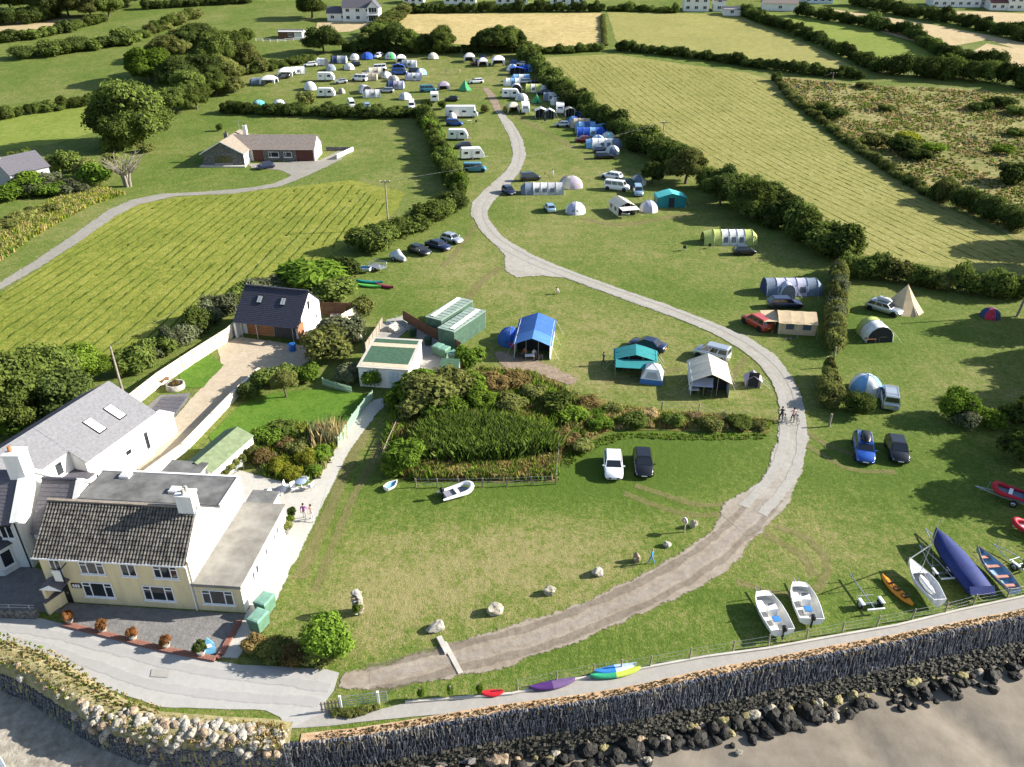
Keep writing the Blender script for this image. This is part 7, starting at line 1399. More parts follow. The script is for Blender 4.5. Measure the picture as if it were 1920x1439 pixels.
    h = MB(); h.lathe([(.04,-.10),(.092,-.02),(.098,.05),(.07,.11),(.01,.135)], 10, 0, tuple(hd+Vector((0,-.018,.005)))); hm = h.mesh('hair'); hm.materials.append(BLACK)
    ey = MB()
    for s_ in (-1,1): ey.lathe([(.002,-.012),(.012,0),(.002,.012)], 6, 0, tuple(hd+Vector((s_*.032,.084,.012))))
    em = ey.mesh('eyes'); em.materials.append(BLACK); mo = MB(); mo.box(hd.x-.025,hd.x+.025,hd.y+.072,hd.y+.086,hd.z-.062,hd.z-.052); mm = mo.mesh('mouth'); mm.materials.append(M('lips', (.35,.12,.10)))
    return r, hm, em, mm
_fig = {}
def person(label, px, py, deg, pose, top, legs, hair=(.03,.02,.015), group='people', s=1., shoes=(.05,.05,.05), wpos=None):
    if pose not in _fig: _fig[pose] = figure(pose)
    b, h, e, mo = _fig[pose]; p = Vector(wpos) if wpos else G(px, py); t = thing('person', label, 'person', p, R(deg), group, (s,)*3); o = link('body', b, t)
    cl = lambda c: M('cloth_%02d%02d%02d' % tuple(int(v*99) for v in c), c, .9, .08)
    for i, m_ in enumerate((cl(top), cl(legs), SKIN, cl(shoes))): o.material_slots[i].link = 'OBJECT'; o.material_slots[i].material = m_
    k = link('hair', h, t); k.material_slots[0].link = 'OBJECT'; k.material_slots[0].material = cl(hair); link('eyes', e, t); link('mouth', mo, t); return t
person('person in purple top and grey trousers walking on the patio', 572, 975, 0, 'walk', (.20,.06,.22), (.45,.43,.40)); person('person in pale dress on the patio beside the purple top', 586, 977, 10, 'walk', (.62,.40,.38), (.62,.62,.64))
person('person in dark clothes wheeling a bicycle up the track, left', 1463, 790, 0, 'push', (.02,.02,.025), (.03,.03,.035)); person('person in pink top wheeling a bicycle up the track, right', 1485, 792, 0, 'push', (.70,.38,.40), (.02,.02,.025))
person('child in blue swimwear standing among the boulders', 1221, 1057, 60, 'walk', (.04,.25,.55), (.04,.25,.55), (.35,.22,.10), s=.85); person('person in white top crouching on the middle lawn', 1047, 552, 90, 'crouch', (.62,.55,.52), (.40,.32,.28)); 
person('person in dark clothes standing by the teal trailer tent', 1131, 685, 100, 'walk', (.03,.03,.035), (.04,.04,.05)); person('person in white top sitting outside the blue frame tent', 1001, 672, 200, 'sit', (.7,.7,.68), (.3,.2,.15)); person('person sitting in orange top before the blue frame tent', 984, 670, 170, 'sit', (.45,.16,.06), (.05,.05,.07))
person('adult in white standing on the grass by the dark people carrier', 1036, 333, 180, 'walk', (.75,.75,.72), (.55,.50,.45)); person('child beside the adult in white', 1022, 332, 150, 'walk', (.25,.12,.10), (.5,.35,.25), s=.65)
person('person playing on the upper grass, left of the group', 837, 139, 90, 'walk', (.05,.06,.10), (.1,.1,.12)); person('person playing on the upper grass, middle of the group', 845, 140, -90, 'walk', (.3,.3,.32), (.25,.2,.15), s=.85); person('person playing on the upper grass, right of the group', 862, 139, 200, 'walk', (.6,.4,.3), (.5,.4,.3))
person('person standing near the turquoise awning in shade', 1388, 404, 180, 'walk', (.5,.45,.45), (.2,.2,.25))
def bike(label, px, py, deg, c=BLACK, fall=0.):
    t = thing('bicycle', label, 'bicycle', G(px,py), R(deg), 'bicycles'); t.rotation_euler = (fall,0,R(deg))
    for x in (-.52,.52): 
        m = MB(); m.tube([(x+.33*math.cos(2*PI*k/16),0,.34+.33*math.sin(2*PI*k/16)) for k in range(17)], .022, 5); w_ = m.build('wheel', RUBBER, t); m = MB()
        for k in range(6): m.tube([(x,0,.34),(x+.32*math.cos(PI*k/3),0,.34+.32*math.sin(PI*k/3))], .005, 3)
        m.build('spokes', STEEL, w_)
    m = MB(); m.tube([(-.52,0,.34),(-.05,0,.34),(-.18,0,.82),(-.52,0,.34)], .02, 5); m.tube([(-.05,0,.34),(.38,0,.80),(-.17,0,.76)], .02, 5); m.tube([(.52,0,.34),(.36,0,.92)], .02, 5); m.build('frame', c, t); m = MB(); m.box(-.30,-.05,-.06,.06,.84,.90); m.build('saddle', BLACK, t); m = MB(); m.tube([(.36,-.27,.98),(.36,0,.95),(.36,.27,.98)], .018, 5); m.build('handlebar', BLACK, t)
bike('bicycle wheeled by the dark-clothed person on the track', 1469, 789, 92); bike('bicycle wheeled by the pink-topped person on the track', 1492, 791, 92)
for i, (x, y, d_) in enumerate(((1176,404,20),(1184,407,5),(1192,404,-15))): bike(['bicycle leaning at the left of the three','bicycle in the middle of the three','bicycle at the right of the three'][i]+' outside the cream tent', x, y, d_)
bike('bicycle beside the beige frame tent', 1448, 628, 60, FC['red']); bike('purple child bicycle lying near the beige frame tent', 1474, 634, 10, FC['purple'], 1.2)
# ------------------------------------------------------------------ sea wall, banks and stones
def rockmesh(seed, sq=.75, amp=.32):
    bm = bmesh.new(); bmesh.ops.create_icosphere(bm, subdivisions=3, radius=1)
    for v in bm.verts:
        d = v.co.normalized(); n = mnoise.noise(d*1.3+Vector((seed*3.1,seed,0)))*amp+mnoise.noise(d*3.2+Vector((seed,0,seed*2)))*amp*.5+mnoise.noise(d*8+Vector((seed,3,seed)))*amp*.22; v.co = d*(1+n); v.co.z *= sq
        for ax in range(2):                                     # chop flat faces
            c = Vector((math.cos(seed+ax*2.1),math.sin(seed*1.7+ax),.3*(ax-.5))).normalized(); q = v.co.dot(c)
            if q > .72: v.co -= c*(q-.72)*.85
    me = bpy.data.meshes.new('rock'); bm.to_mesh(me); bm.free(); me.materials.append(STONEG)
    return me
ROCKS = [rockmesh(i) for i in range(7)]
def rock(name, parent, loc, s, mat, rz=None):
    o = link(name, random.choice(ROCKS), parent, loc, random.random()*6.28 if rz is None else rz, s); o.rotation_euler = (random.uniform(-.3,.3), random.uniform(-.3,.3), o.rotation_euler[2]); o.material_slots[0].link = 'OBJECT'; o.material_slots[0].material = mat; return o
def crest_frame(x):
    y = crest_y(x); dx = .5; tg = Vector((2*dx, crest_y(x+dx)-crest_y(x-dx), 0)).normalized(); return Vector((x, y, 0)), tg, Vector((tg.y, -tg.x, 0))       # point, along, seaward
def sea_wall():
    t = thing('sea_wall', 'long dark slate sea wall along the beach with tan grass on top', 'wall', (0, 33, 0)); b = Vector((0, 33, 0)); rg = random.Random(11)
    core = MB(); secs = []; x = -14.2
    while x < 112:
        p, tg, n = crest_frame(x); secs.append([tuple(p+n*q+Vector((0,0,z))-b) for q, z in ((-.5,.02),(.0,.06),(.13,-1.1),(.24,-2.05),(.42,-2.9),(.6,-3.8))]); x += 1.0
    core.loft(secs, 0, False, True, False); fixn(core.build('wall_core', M('wall_core_dark', (.02,.02,.022), .9, .4, 3, .6, 6), t))
    sl_ = [MB(), MB(), MB(), MB()]
    for z0, z1, q0, q1 in ((.2,-.25,-.06,.04),(.02,-.62,.02,.09),(-.5,-1.15,.07,.15),(-1.02,-1.65,.13,.21),(-1.5,-2.15,.18,.28),(-2.3,-2.31,.27,.4),(-2.5,-2.51,.32,.5),(-2.7,-2.71,.38,.6),(-2.95,-2.96,.43,.7),(-3.2,-3.21,.48,.8),(-3.45,-3.46,.53,.9)):
        x = -14.1
        while x < 62:
            w_ = rg.uniform(.03,.085) if z0 > -2.1 else rg.uniform(.08,.3); p, tg, n = crest_frame(x); a, c = rg.uniform(-.06,.09), rg.uniform(-.16,.16); hz = rg.uniform(.75,1.08)
            if x > 46: w_ *= 2
            A, B = p+n*(q0+a)+Vector((0,0,z0*1+rg.uniform(-.08,.1))), p+n*(q1+a)+Vector((0,0,z0+(z1-z0)*hz)); B += tg*c
            P = [A, A+tg*w_, B+tg*w_, B]; Q = [v-n*.22 for v in P]; pale = (z0 > 0 and rg.random() < (.4 if x < -5 else .12)) or rg.random() < .02
            if z0 < -2.1:
                hh = rg.uniform(.04,.11); zz = z0+rg.uniform(-.25,.25); A = p+n*(q0+rg.uniform(-.12,.12))+Vector((0,0,zz+.3)); tg = (tg+Vector((0,0,rg.uniform(-.35,.35)))).normalized(); P = [A, A+tg*w_, A+tg*w_+n*.12-Vector((0,0,hh)), A+n*.12-Vector((0,0,hh))]; Q = [v-n*.25 for v in P]
            sl_[3 if z0 < -2.1 else 1 if pale else 2 if rg.random() < .3 else 0].add([tuple(v-b) for v in P+Q], [(0,3,2,1),(0,1,5,4),(1,2,6,5),(3,0,4,7)]); x += w_*(1.08 if z0 > -2.1 else .22)
    for mb, mt in zip(sl_, (WSLATE, WSLATEP, M('blue_grey_slate', (.10,.107,.13), .65, .4, 9, world=True), M('weedy_footing_slate', (.007,.007,.006), .75, .5, 4, .6, 8, col2=(.085,.078,.055), world=True))): tag(fixn(mb.build('slates', mt, t)), kind='stuff')
    return t
sea_wall()
def strip(f0, f1, x0, x1, st=2.):
    A = []; B = []; x = x0
    while x <= x1: p, tg, n = crest_frame(x); A.append(p+n*f0); B.append(p+n*f1); x += st
    return A+B[::-1]
tufts('wall_top_grass', 'dry orange-brown grass along the top of the sea wall', strip(-.85,.05,-12,75), 6000, .11, .12, ['straw','rust','rust','straw'], seed=21, cat='vegetation', blades=4)
drape('wall_top_verge', strip(-.95,-.01,-13,80), M('dry_verge', (.34,.20,.10), .95, .3, 2, .6, 8, col2=(.52,.38,.24), world=True), .05, 3, 1, .05)
# weed-covered boulders at the foot of the wall, one by one
rg = random.Random(3); nb = 0; x = -7.5
while x < 47:
    p, tg, n = crest_frame(x)
    for k in range(rg.choice((3,3,4)) if x < 34 else rg.choice((2,2,3))):
        s_ = rg.choice((.18,.25,.32,.4,.5))*rg.uniform(.85,1.15)*(1.15 if x < 20 else .9); off = .75+k*.5+rg.uniform(-.2,.35); q = p+n*off+tg*rg.uniform(-.5,.5); mt = WEED if (k > 0 and rg.random() < .92) or rg.random() < .3 else (WEEDY if rg.random() < .6 else STONEB if rg.random() < .5 else STONEG)
        o = rock('boulder', None, (q.x,q.y,-3.45+s_*.32), (s_*rg.uniform(.9,1.35),s_*rg.uniform(.8,1.15),s_*rg.uniform(.8,1.1)), mt)
        tag(o, {'dark_seaweed_rock':'dark seaweed-covered boulder at the foot of the sea wall','yellow_algae_rock':'yellow-green algae-covered boulder at the foot of the sea wall','grey_lichen_stone':'bare grey boulder at the foot of the sea wall','brown_stone':'bare tan boulder wedged against the sea wall footing'}[mt.name], 'boulder', {'dark_seaweed_rock':'seaweed boulders','yellow_algae_rock':'algae boulders','grey_lichen_stone':'bare boulders','brown_stone':'tan boulders'}[mt.name])
    x += rg.uniform(.5,.85)
for px, py, s_, lab in ((930,1425,.85,'large rounded brown boulder at the bottom edge below the wall'),(1385,1412,.22,'small pale stone alone on the open sand'),(1565,1345,.3,'yellowish flat stone on the sand beside the boulders'),(1890,1222,.25,'small dark stone at the right end of the boulders'),(1215,1428,.28,'stone half buried in the sand at the bottom edge')):
    q = GZ(px,py,-3.4); tag(rock('boulder', None, (q.x,q.y,-3.4+s_*.3), (s_*1.2,s_,s_*.8), STONEB if s_ > .5 else STONEG), lab, 'boulder', 'stones on the sand')
def low_ruin():
    t = thing('ruined_wall', 'collapsed dark slate wall footing at the bottom edge below the sea wall', 'wall', GZ(700,1432,-3.0)); rg = random.Random(8)
    for k in range(150): o = rock('stone', t, (rg.uniform(-6.2,6.5),rg.uniform(-.6,.75),rg.uniform(-.3,.45)), (rg.uniform(.18,.45),rg.uniform(.12,.3),rg.uniform(.07,.16)), rg.choice((DARKST,DARKST,WSLATE,STONEB)))
low_ruin()
def stone_bank():
    t = thing('stone_bank', 'curving rubble bank with pale stones and dry grass along the lane', 'wall', (-25,33,0)); b = Vector((-25,33,0)); rg = random.Random(6); m = MB(); secs = []; x = -60.
    while x < -13.4:
        p, tg, n = crest_frame(x); h = .15+.45*min(1, max(0, (-14-x)/4)); secs.append([tuple(p+n*q+Vector((0,0,z))-b) for q, z in ((-2.2,-.03),(-1.5,h*.8),(-.6,h),(.0,h*.5),(.25,-.6),(.45,-2.0))]); x += .8
    m.loft(secs, 0, False, True, False); fixn(m.build('bank', M('earth_bank', (.17,.15,.06), .95, .4, 1.5, .9, 5, col2=(.36,.31,.16)), t))
    for k in range(290):
        x = rg.uniform(-38,-13.8) if k < 90 else rg.uniform(-27,-13.8); p, tg, n = crest_frame(x); f = rg.uniform(-1.3,.25) if x > -25 else rg.uniform(-.6,.3); s_ = rg.choice((.10,.14,.18,.24,.32))*rg.uniform(.85,1.15); h = .15+.45*min(1, max(0, (-14-x)/4)); z = h*(1 if f < -.5 else 1-.5*(f+.5)/.5 if f < 0 else .4-f*3.5)-.02
        q = p+n*f-b; rock('stone', t, (q.x,q.y,z), (s_*rg.uniform(.9,1.4),s_,s_*rg.uniform(.8,1.1)), rg.choice((STONEW,STONEG,STONEG,STONEB) if x > -28 else (STONEG,STONEB,STONEW)))
    sl_ = MB(); x = -36.
    while x < -13.6:
        p, tg, n = crest_frame(x)
        for z0 in (-.2,-.7,-1.2): 
            w_ = rg.uniform(.07,.18); a = rg.uniform(-.04,.08); q0 = .12+(-z0)*.13; A = p+n*(q0+a+.06)+Vector((0,0,z0+rg.uniform(-.1,.1))); B = A+n*.09+Vector((0,0,-rg.uniform(.55,.8)))+tg*rg.uniform(-.1,.1); P = [A,A+tg*w_,B+tg*w_,B]; Q = [v-n*.25 for v in P]; sl_.add([tuple(v-b) for v in P+Q], [(0,3,2,1),(0,1,5,4),(1,2,6,5),(3,0,4,7)])
        x += .13
    tag(fixn(sl_.build('slates', WSLATE, t)), kind='stuff')
stone_bank()
tufts('bank_top_grass', 'dry and yellow-green grass on the stone bank by the lane', [p+Vector((0,0,0)) for p in strip(-2.2,-.1,-60,-22,1.5)], 1800, .14, .16, ['straw','straw','olive','bright'], seed=22, cat='vegetation', off=.5)
tufts('bank_edge_grass', 'tufts of straw-coloured grass among the pale bank stones', strip(-1.6,.1,-22,-14,1.), 700, .25, .10, ['straw','olive','rust'], seed=23, cat='vegetation', off=.25)
# lawn boulders beside the track
for px, py, sx, sy, sz, mt, lab in ((819,1180,.72,.42,.5,STONEW,'long pale boulder nearest the bins beside the track'),(928,1147,.75,.5,.55,STONEG,'speckled boulder second along the track edge'),(1031,1113,.5,.42,.5,STONEG,'grey boulder third along the track edge'),(1121,1077,.48,.4,.52,STONEW,'pale boulder fourth along the track edge'),(1193,1052,.34,.3,.62,STONEB,'upright boulder beside the child in blue'),(1250,1024,.36,.32,.36,STONEW,'small pale boulder beyond the child in blue'),(1299,988,.36,.3,.62,STONEG,'tall lichened stone beside the lifebuoy post')):
    p = G(px,py); tag(rock('boulder', None, (p.x,p.y,sz*.5), (sx,sy,sz), mt, R(20)), lab, 'boulder', 'boulders along the track')
# ------------------------------------------------------------------ fences, posts, gates
def run(name, label, cat, pts, maker, step, group=None, z=None):
    P = [(G(*p) if z is None else GZ(*p, z)) for p in pts]; b = P[0]; t = thing(name, label, cat, b, 0, group)
    for A, B in zip(P, P[1:]):
        d = B-A; L = Vector((d.x,d.y)).length; n = max(1, round(L/step)); an = math.atan2(d.y,d.x)
        for k in range(n): maker(t, A.lerp(B,k/n)-b, A.lerp(B,(k+1)/n)-b, an, k)
    return t
def panel(mat, h, post=None, seam=.15):
    cache = {}
    def f(t, a, c, an, k):
        L = (c-a).length; key = round(L, 2)
        if key not in cache:
            m = MB(); n = max(2, int(L/seam))
            for q in range(n): m.box(L*q/n+.008, L*(q+1)/n-.008, -.02-.012*(q % 2), .02-.012*(q % 2), .05, h)
            m.box(0,L,.025,.07,h*.3,h*.36); m.box(0,L,.025,.07,h*.75,h*.8); me = m.mesh('panel'); me.materials.append(mat); cache[key] = me
        link('panel', cache[key], t, a, an); m = MB(); m.box(-.06,.06,-.06,.06,0,h+.08); m.build('post', post or mat, t, a, an)
    return f
run('board_fence', 'long cream board fence along the gravel yard', 'fence', [(243,772),(300,726),(365,682),(430,640),(445,625)], panel(CREAMW, 1.8, WOODG), 1.8)
run('board_fence', 'brown board fence behind the garage studio', 'fence', [(588,592),(630,592),(672,594)], panel(WOODB, 1.9), 1.8)
run('board_fence', 'pale board fence returning from the brown one beside the studio', 'fence', [(674,594),(650,608),(615,628)], panel(CREAMW, 1.7), 1.8)
run('board_fence', 'brown board fence between the containers and the bins', 'fence', [(757,602),(800,628),(840,648),(866,664)], panel(WOODB, 1.5), 1.8)
run('timber_fence', 'grey timber fence left of the shower block path', 'fence', [(686,662),(706,632),(718,612)], panel(WOODG, 1.3), 1.5)
def pickets(mat, h, w_=.09):
    m0 = MB(); m0.loft([[(-w_/2,y,0),(w_/2,y,0),(w_/2,y,h-.08),(0,y,h),(-w_/2,y,h-.08)] for y in (-.012,.012)]); me = m0.mesh('picket'); me.materials.append(mat)
    def f(t, a, c, an, k):
        L = (c-a).length; n = max(2, int(L/.16))
        for q in range(n): link('picket', me, t, a.lerp(c,(q+.5)/n), an)
        m = MB(); m.box(0,L,.014,.05,.25,.32); m.box(0,L,.014,.05,h*.72,h*.78); m.build('rail', mat, t, a, an); m = MB(); m.box(-.05,.05,.015,.1,0,h); m.build('post', mat, t, a, an)
    return f
run('picket_fence', 'pale green picket fence along the garden path', 'fence', [(636,838),(662,795),(685,765),(700,748)], pickets(PALEGREEN, 1.15), 1.8)
run('picket_fence', 'pale picket fence at the back of the garden lawn', 'fence', [(605,722),(630,730),(660,738)], pickets(PALEGREEN, .9), 1.8)
def postrail(h, mat, rails=(.45,.85), mesh_=False):
    def f(t, a, c, an, k):
        L = (c-a).length; m = MB(); m.box(-.055,.055,-.055,.055,0,h); m.build('post', mat, t, a, an)
        for z in rails: m = MB(); m.tube([(0,0,h*z),(L,0,h*z)], .012 if mesh_ else .045, 4); m.build('wire' if mesh_ else 'rail', STEEL if mesh_ else mat, t, a, an)
    return f
run('post_fence', 'weathered post fence along the left side of the reed bed', 'fence', [(716,868),(730,835),(745,802)], postrail(1.0, WOODG, (.5,.92)), 1.6)
run('post_fence', 'post and wire fence along the front of the reed bed', 'fence', [(780,914),(860,914),(950,912),(1042,908)], postrail(.95, WOODG, (.3,.6,.95), True), 2.4)
run('post_fence', 'post and wire fence at the right end of the reed bed', 'fence', [(1042,908),(1046,870),(1049,830)], postrail(1.1, WOODG, (.5,.95), True), 2.2)
run('post_fence', 'post and wire fence below the cream frame tent', 'fence', [(1240,772),(1310,775),(1355,790),(1400,792)], postrail(1.2, WOODG, (.5,.9), True), 2.6)
run('rail_fence', 'white rail fence beside the far wooden stable', 'fence', [(480,78),(520,80),(580,74)], postrail(1.1, PVC), 3.)
for i, (x, y) in enumerate(((1563,672),(1554,800),(1547,690))): m = MB(); m.tube([(0,0,0),(.03,0,1.5)], [.12,.1], 7); tag(m.build('gate_post', TWIG, None, G(x,y)), ['leaning wooden gate post below the dry-leaved hedge','pale tree stump post beside the track by the clipped evergreen','short post left of the ragged hedge'][i], 'post')
def seafence():
    pts = [(971,1303),(1044,1286),(1114,1274),(1164,1266),(1219,1257),(1294,1243),(1375,1229),(1442,1218),(1514,1206),(1581,1193),(1646,1181),(1711,1168),(1774,1156),(1826,1141),(1890,1129),(1960,1113)]; P = [G(*p)+Vector((0,.25,0)) for p in pts]; b = P[0]; t = thing('seafront_fence', 'row of grey posts and wires between the grass and the sea path', 'fence', b)
    for i, p in enumerate(P):
        m = MB(); m.tube([(0,0,-.1),(random.uniform(-.08,.08),random.uniform(-.05,.05),1.15)], [.06,.05], 6); m.build('post', WOODG, t, p-b)
        if i:
            for z in (.35,.7,1.05): m = MB(); m.tube([P[i-1]-b+Vector((0,0,z)), (P[i-1]+p)/2-b+Vector((0,0,z-.03)), p-b+Vector((0,0,z))], .009, 3); m.build('wire', STEEL, t)
    m = MB(); Q = W([(760,1319),(860,1311),(960,1303),(1080,1276),(1200,1256),(1320,1234),(1440,1218),(1560,1196),(1680,1175),(1800,1146),(1960,1112)]); b = Q[0]; 
    for a, c in zip(Q, Q[1:]): d = c-a; m.obox(((a.x+c.x)/2-b.x,(a.y+c.y)/2-b.y,0), d.length, .16, .18, math.atan2(d.y,d.x))
    o = m.build('path_kerb', CONC, None, b); tag(o, kind='structure')
seafence()
def field_gate():
    a, c = GZ(636,1333), GZ(727,1322); d = c-a; t = thing('field_gate', 'galvanised field gate with white posts at the end of the lane', 'gate', a, math.atan2(d.y,d.x)); L = d.length
    for x in (.15, L*.82): m = MB(); m.box(x-.07,x+.07,-.07,.07,0,1.35); m.build('gate_post', PVC, t)
    m = MB()
    for z in (.3,.5,.7,.9,1.15): m.tube([(.2,.1,z),(L,.1,z)], .022, 5)
    for x in (.2,L*.5,L): m.tube([(x,.1,.3),(x,.1,1.15)], .025, 5)
    m.build('gate_leaf', STEEL, t); m = MB()
    for k in range(6): m.box(-1.1+k*.22,-1.0+k*.22,-.03,.03,.0,1.0)
    m.box(-1.15,.1,-.05,-.03,.8,.88); m.box(-1.15,.1,-.05,-.03,.3,.38); m.build('side_hurdle', WOODG, t)
    hedge('low clump of plants under the field gate', [(622,1340),(660,1340),(710,1330)], .35, .5, 'olive', name='gate_plants', cat='plant')
field_gate()
for i, (x, y) in enumerate(((789,1312),(845,1308),(898,1304))):
    t = thing('ivy_post', ['ivy-covered post nearest the field gate','ivy-covered post in the middle by the earth track','ivy-covered post beside the red kayak'][i], 'post', G(x,y), 0, 'ivy posts'); m = MB(); m.tube([(0,0,0),(0,0,1.1)], .08, 6); m.build('post', WOODG, t); leafy('foliage', DENSE[0], 'lush', t, (0,0,.62), (.3,.3,.68))
def pillar():
    t = thing('stone_pillar', 'rough stone gate pillar with ivy standing on the near lawn', 'pillar', G(672,1148), R(10)); rg = random.Random(2)
    for r in range(6):
        for k in range(4): rock('stone', t, ((.17 if k % 2 else -.17)+rg.uniform(-.04,.04),(.17 if k > 1 else -.17),.16+r*.3), (.25,.24,.19), rg.choice((STONEW,STONEG,STONEB)))
    leafy('foliage', SHRUB[1], 'bright', t, (0,-.25,.7), (.45,.4,.75)); rock('capstone', t, (0,0,1.95), (.36,.32,.2), STONEW)
pillar()
hedge('dark untidy planting between the bins and the round shrub', [(462,1222),(510,1228),(560,1232),(600,1240)], 1.0, 1.7, 'olive', mix='rust')
def lifebuoy():
    t = thing('lifebuoy_post', 'lifebuoy holder on a post beside the lichened stone', 'lifebuoy', G(1283,998), R(-60)); m = MB(); m.box(-.05,.05,-.05,.05,0,1.25); m.build('post', WOODG, t); m = MB(); m.lathe([(.3,-.05),(.32,0),(.3,.05)], 14); o = m.build('housing', PVC, t, (0,-.08,1.25)); o.rotation_euler = (PI/2,0,0); m = MB(); m.tube([(.2*math.cos(2*PI*k/14),.2*math.sin(2*PI*k/14),.06) for k in range(15)], .045, 6); m.build('ring', M('lifebuoy_red', (.5,.08,.04)), o)
lifebuoy()
m = MB(); a, c = G(833,1206), G(864,1264); d = c-a; m.obox((d.x/2,d.y/2,0), d.length, .34, .07, math.atan2(d.y,d.x)); tag(m.build('drain_channel', CONC, None, a+Vector((0,0,.035))), 'pale concrete drain strip laid across the earth track', 'drain')
m = MB(); m.obox((0,0,0), 1.6, .38, .22, math.atan2(d.y,d.x)); tag(m.build('concrete_block', CONC, None, G(831,1212)+Vector((0,0,.0))), 'squared concrete block at the lawn end of the drain strip', 'block')
# bins
def skip_bin(label, px, py, deg, L=1.25, Wd=1., h=1.25, c=None, group='green bins'):
    t = thing('wheeled_bin', label, 'bin', G(px,py), R(deg), group); m = MB(); m.loft([[(x*k,y*k,z) for x, y in ((-L/2,-Wd/2),(L/2,-Wd/2),(L/2,Wd/2),(-L/2,Wd/2))] for z, k in ((.15,.88),(h-.12,1),(h-.1,1.05),(h-.04,1.05))], smooth=False); m.build('body', c or M('faded_green_bin', (.10,.20,.13), .6, .15), t); m = MB(); m.loft([[(x*k,y*k,z) for x, y in ((-L/2,-Wd/2),(L/2,-Wd/2),(L/2,Wd/2),(-L/2,Wd/2))] for z, k in ((h-.035,1.05),(h+.06,1.0),(h+.10,.8))], smooth=False); m.build('lid', M('green_bin_lid', (.16,.30,.23), .5) if c is None else c, t)
    for x in (-L*.36,L*.36):
        for y in (-Wd*.36,Wd*.36): m = MB(); m.lathe([(.08,-.03),(.08,.03)], 8); o = m.build('wheel', RUBBER, t, (x,y,.08)); o.rotation_euler = (PI/2,0,0)
skip_bin('green wheeled bin against the cream house path, nearer the lane', 488, 1178, 68); skip_bin('green wheeled bin behind the one nearer the lane', 500, 1146, 68)
for i, (x, y) in enumerate(((822,664),(834,669),(852,677))): skip_bin(['left','middle','right'][i]+' of the three green bins by the brown fence', x, y, 60, 1.2, 1., 1.15)
for i, (x, y) in enumerate(((775,630),(803,647))): m = MB(); m.lathe([(.42,0),(.5,.9),(.52,.95),(.3,1.15)], 12); tag(m.build('round_bin', M('dark_green_bin', (.02,.05,.03), .5), None, G(x,y)), ['round dark bin at the top of the brown fence','round dark bin halfway along the brown fence'][i], 'bin')
m = MB(); m.lathe([(.42,0),(.46,.3),(.44,.95),(.3,1.0)], 14); tag(m.build('water_butt', M('blue_barrel', (.02,.12,.38), .45), None, G(549,658)), 'blue plastic barrel at the corner of the garage studio', 'barrel')
# planters, sign, terrace edging
def planter(label, px, py, sp, s=1., group='terrace planters'):
    t = thing('planter', label, 'planter', G(px,py), 0, group, (s,)*3); m = MB(); m.lathe([(.20,0),(.26,.3),(.30,.42),(.26,.42),(.2,.36)], 12); m.build('pot', STONEW, t); leafy('plant', SPIKY[0], sp, t, (0,0,.72), (.42,.42,.5))
for i, (x, y) in enumerate(((132,1168),(194,1185),(251,1200),(313,1215))): planter(['first','second','third','fourth'][i]+' orange-leaved planter from the house door', x, y, 'orange')
planter('dark planter beside the blue sign on the terrace corner', 379, 1229, 'dark', 1.2); planter('flowering tub by the patio steps', 545, 985, 'bright', .9); planter('leafy tub at the corner of the side wing', 540, 1000, 'olive', 1.1); planter('tub with a dark shrub behind the leafy tub', 549, 972, 'dark', 1.0)
def edging():
    Q = W([(120,1172),(240,1202),(310,1220),(405,1238),(414,1230),(450,1166)]); b = Q[0]; t = thing('brick_edging', 'low red brick edging around the dark terrace', 'edging', b); me = MB().box(-.105,.105,-.2,.2,0,.14).mesh('brick'); me.materials.append(BRICK)
    for a, c in zip(Q, Q[1:]):
        d = c-a; n = max(1, int(d.length/.225)); an = math.atan2(d.y,d.x)
        for k in range(n): p = a.lerp(c,(k+.5)/n)-b; link('brick', me, t, (p.x,p.y,.03+random.uniform(0,.01)), an)
edging()
def aboard():
    t = thing('pavement_sign', 'blue diamond-shaped sign board on the terrace corner', 'sign', G(396,1228), R(20)); m = MB(); m.slab([(-.32,0,.05),(.32,0,.05),(.36,.05,.9),(.0,.08,1.55),(-.36,.05,.9)], .05); m.build('board', M('sky_blue_sign', (.16,.45,.66), .4), t); m = MB(); m.slab([(-.2,-.012,.7),(.2,-.012,.7),(.16,.02,1.0),(-.16,.02,1.0)], .01); m.build('white_panel', PVC, t); m = MB(); m.box(-.35,.35,-.25,.3,0,.06); m.build('base', BLACK, t)
aboard()
# garden things
def round_table(label, px, py, c, deg=0):
    t = thing('garden_table', label, 'table', G(px,py), R(deg), 'garden tables'); m = MB(); m.lathe([(.5,.70),(.52,.72),(.5,.74),(.02,.745)], 16); m.build('top', c, t); m = MB(); m.lathe([(.25,0),(.05,.06),(.04,.7)], 8); m.build('pedestal', STEEL, t)
BT = M('blue_grey_tabletop', (.26,.33,.45), .4)
round_table('blue round table outside the green-roofed shed', 440, 884, BT); round_table('blue round table nearest the flower border', 566, 915, BT); round_table('dark round table beside the side wing roof', 528, 930, M('dark_tabletop', (.10,.11,.14), .4))
for i, (x, y, d_) in enumerate(((452,880,200),(428,880,20),(540,918,90),(553,922,40),(582,918,250),(574,905,180),(512,935,60))): chair(['white chair right of the shed table','white chair left of the shed table','white chair left of the border table','chair between the two patio tables','white chair right of the border table','pale chair behind the border table','chair beside the dark round table'][i], x, y, d_, 'white', 'garden chairs')
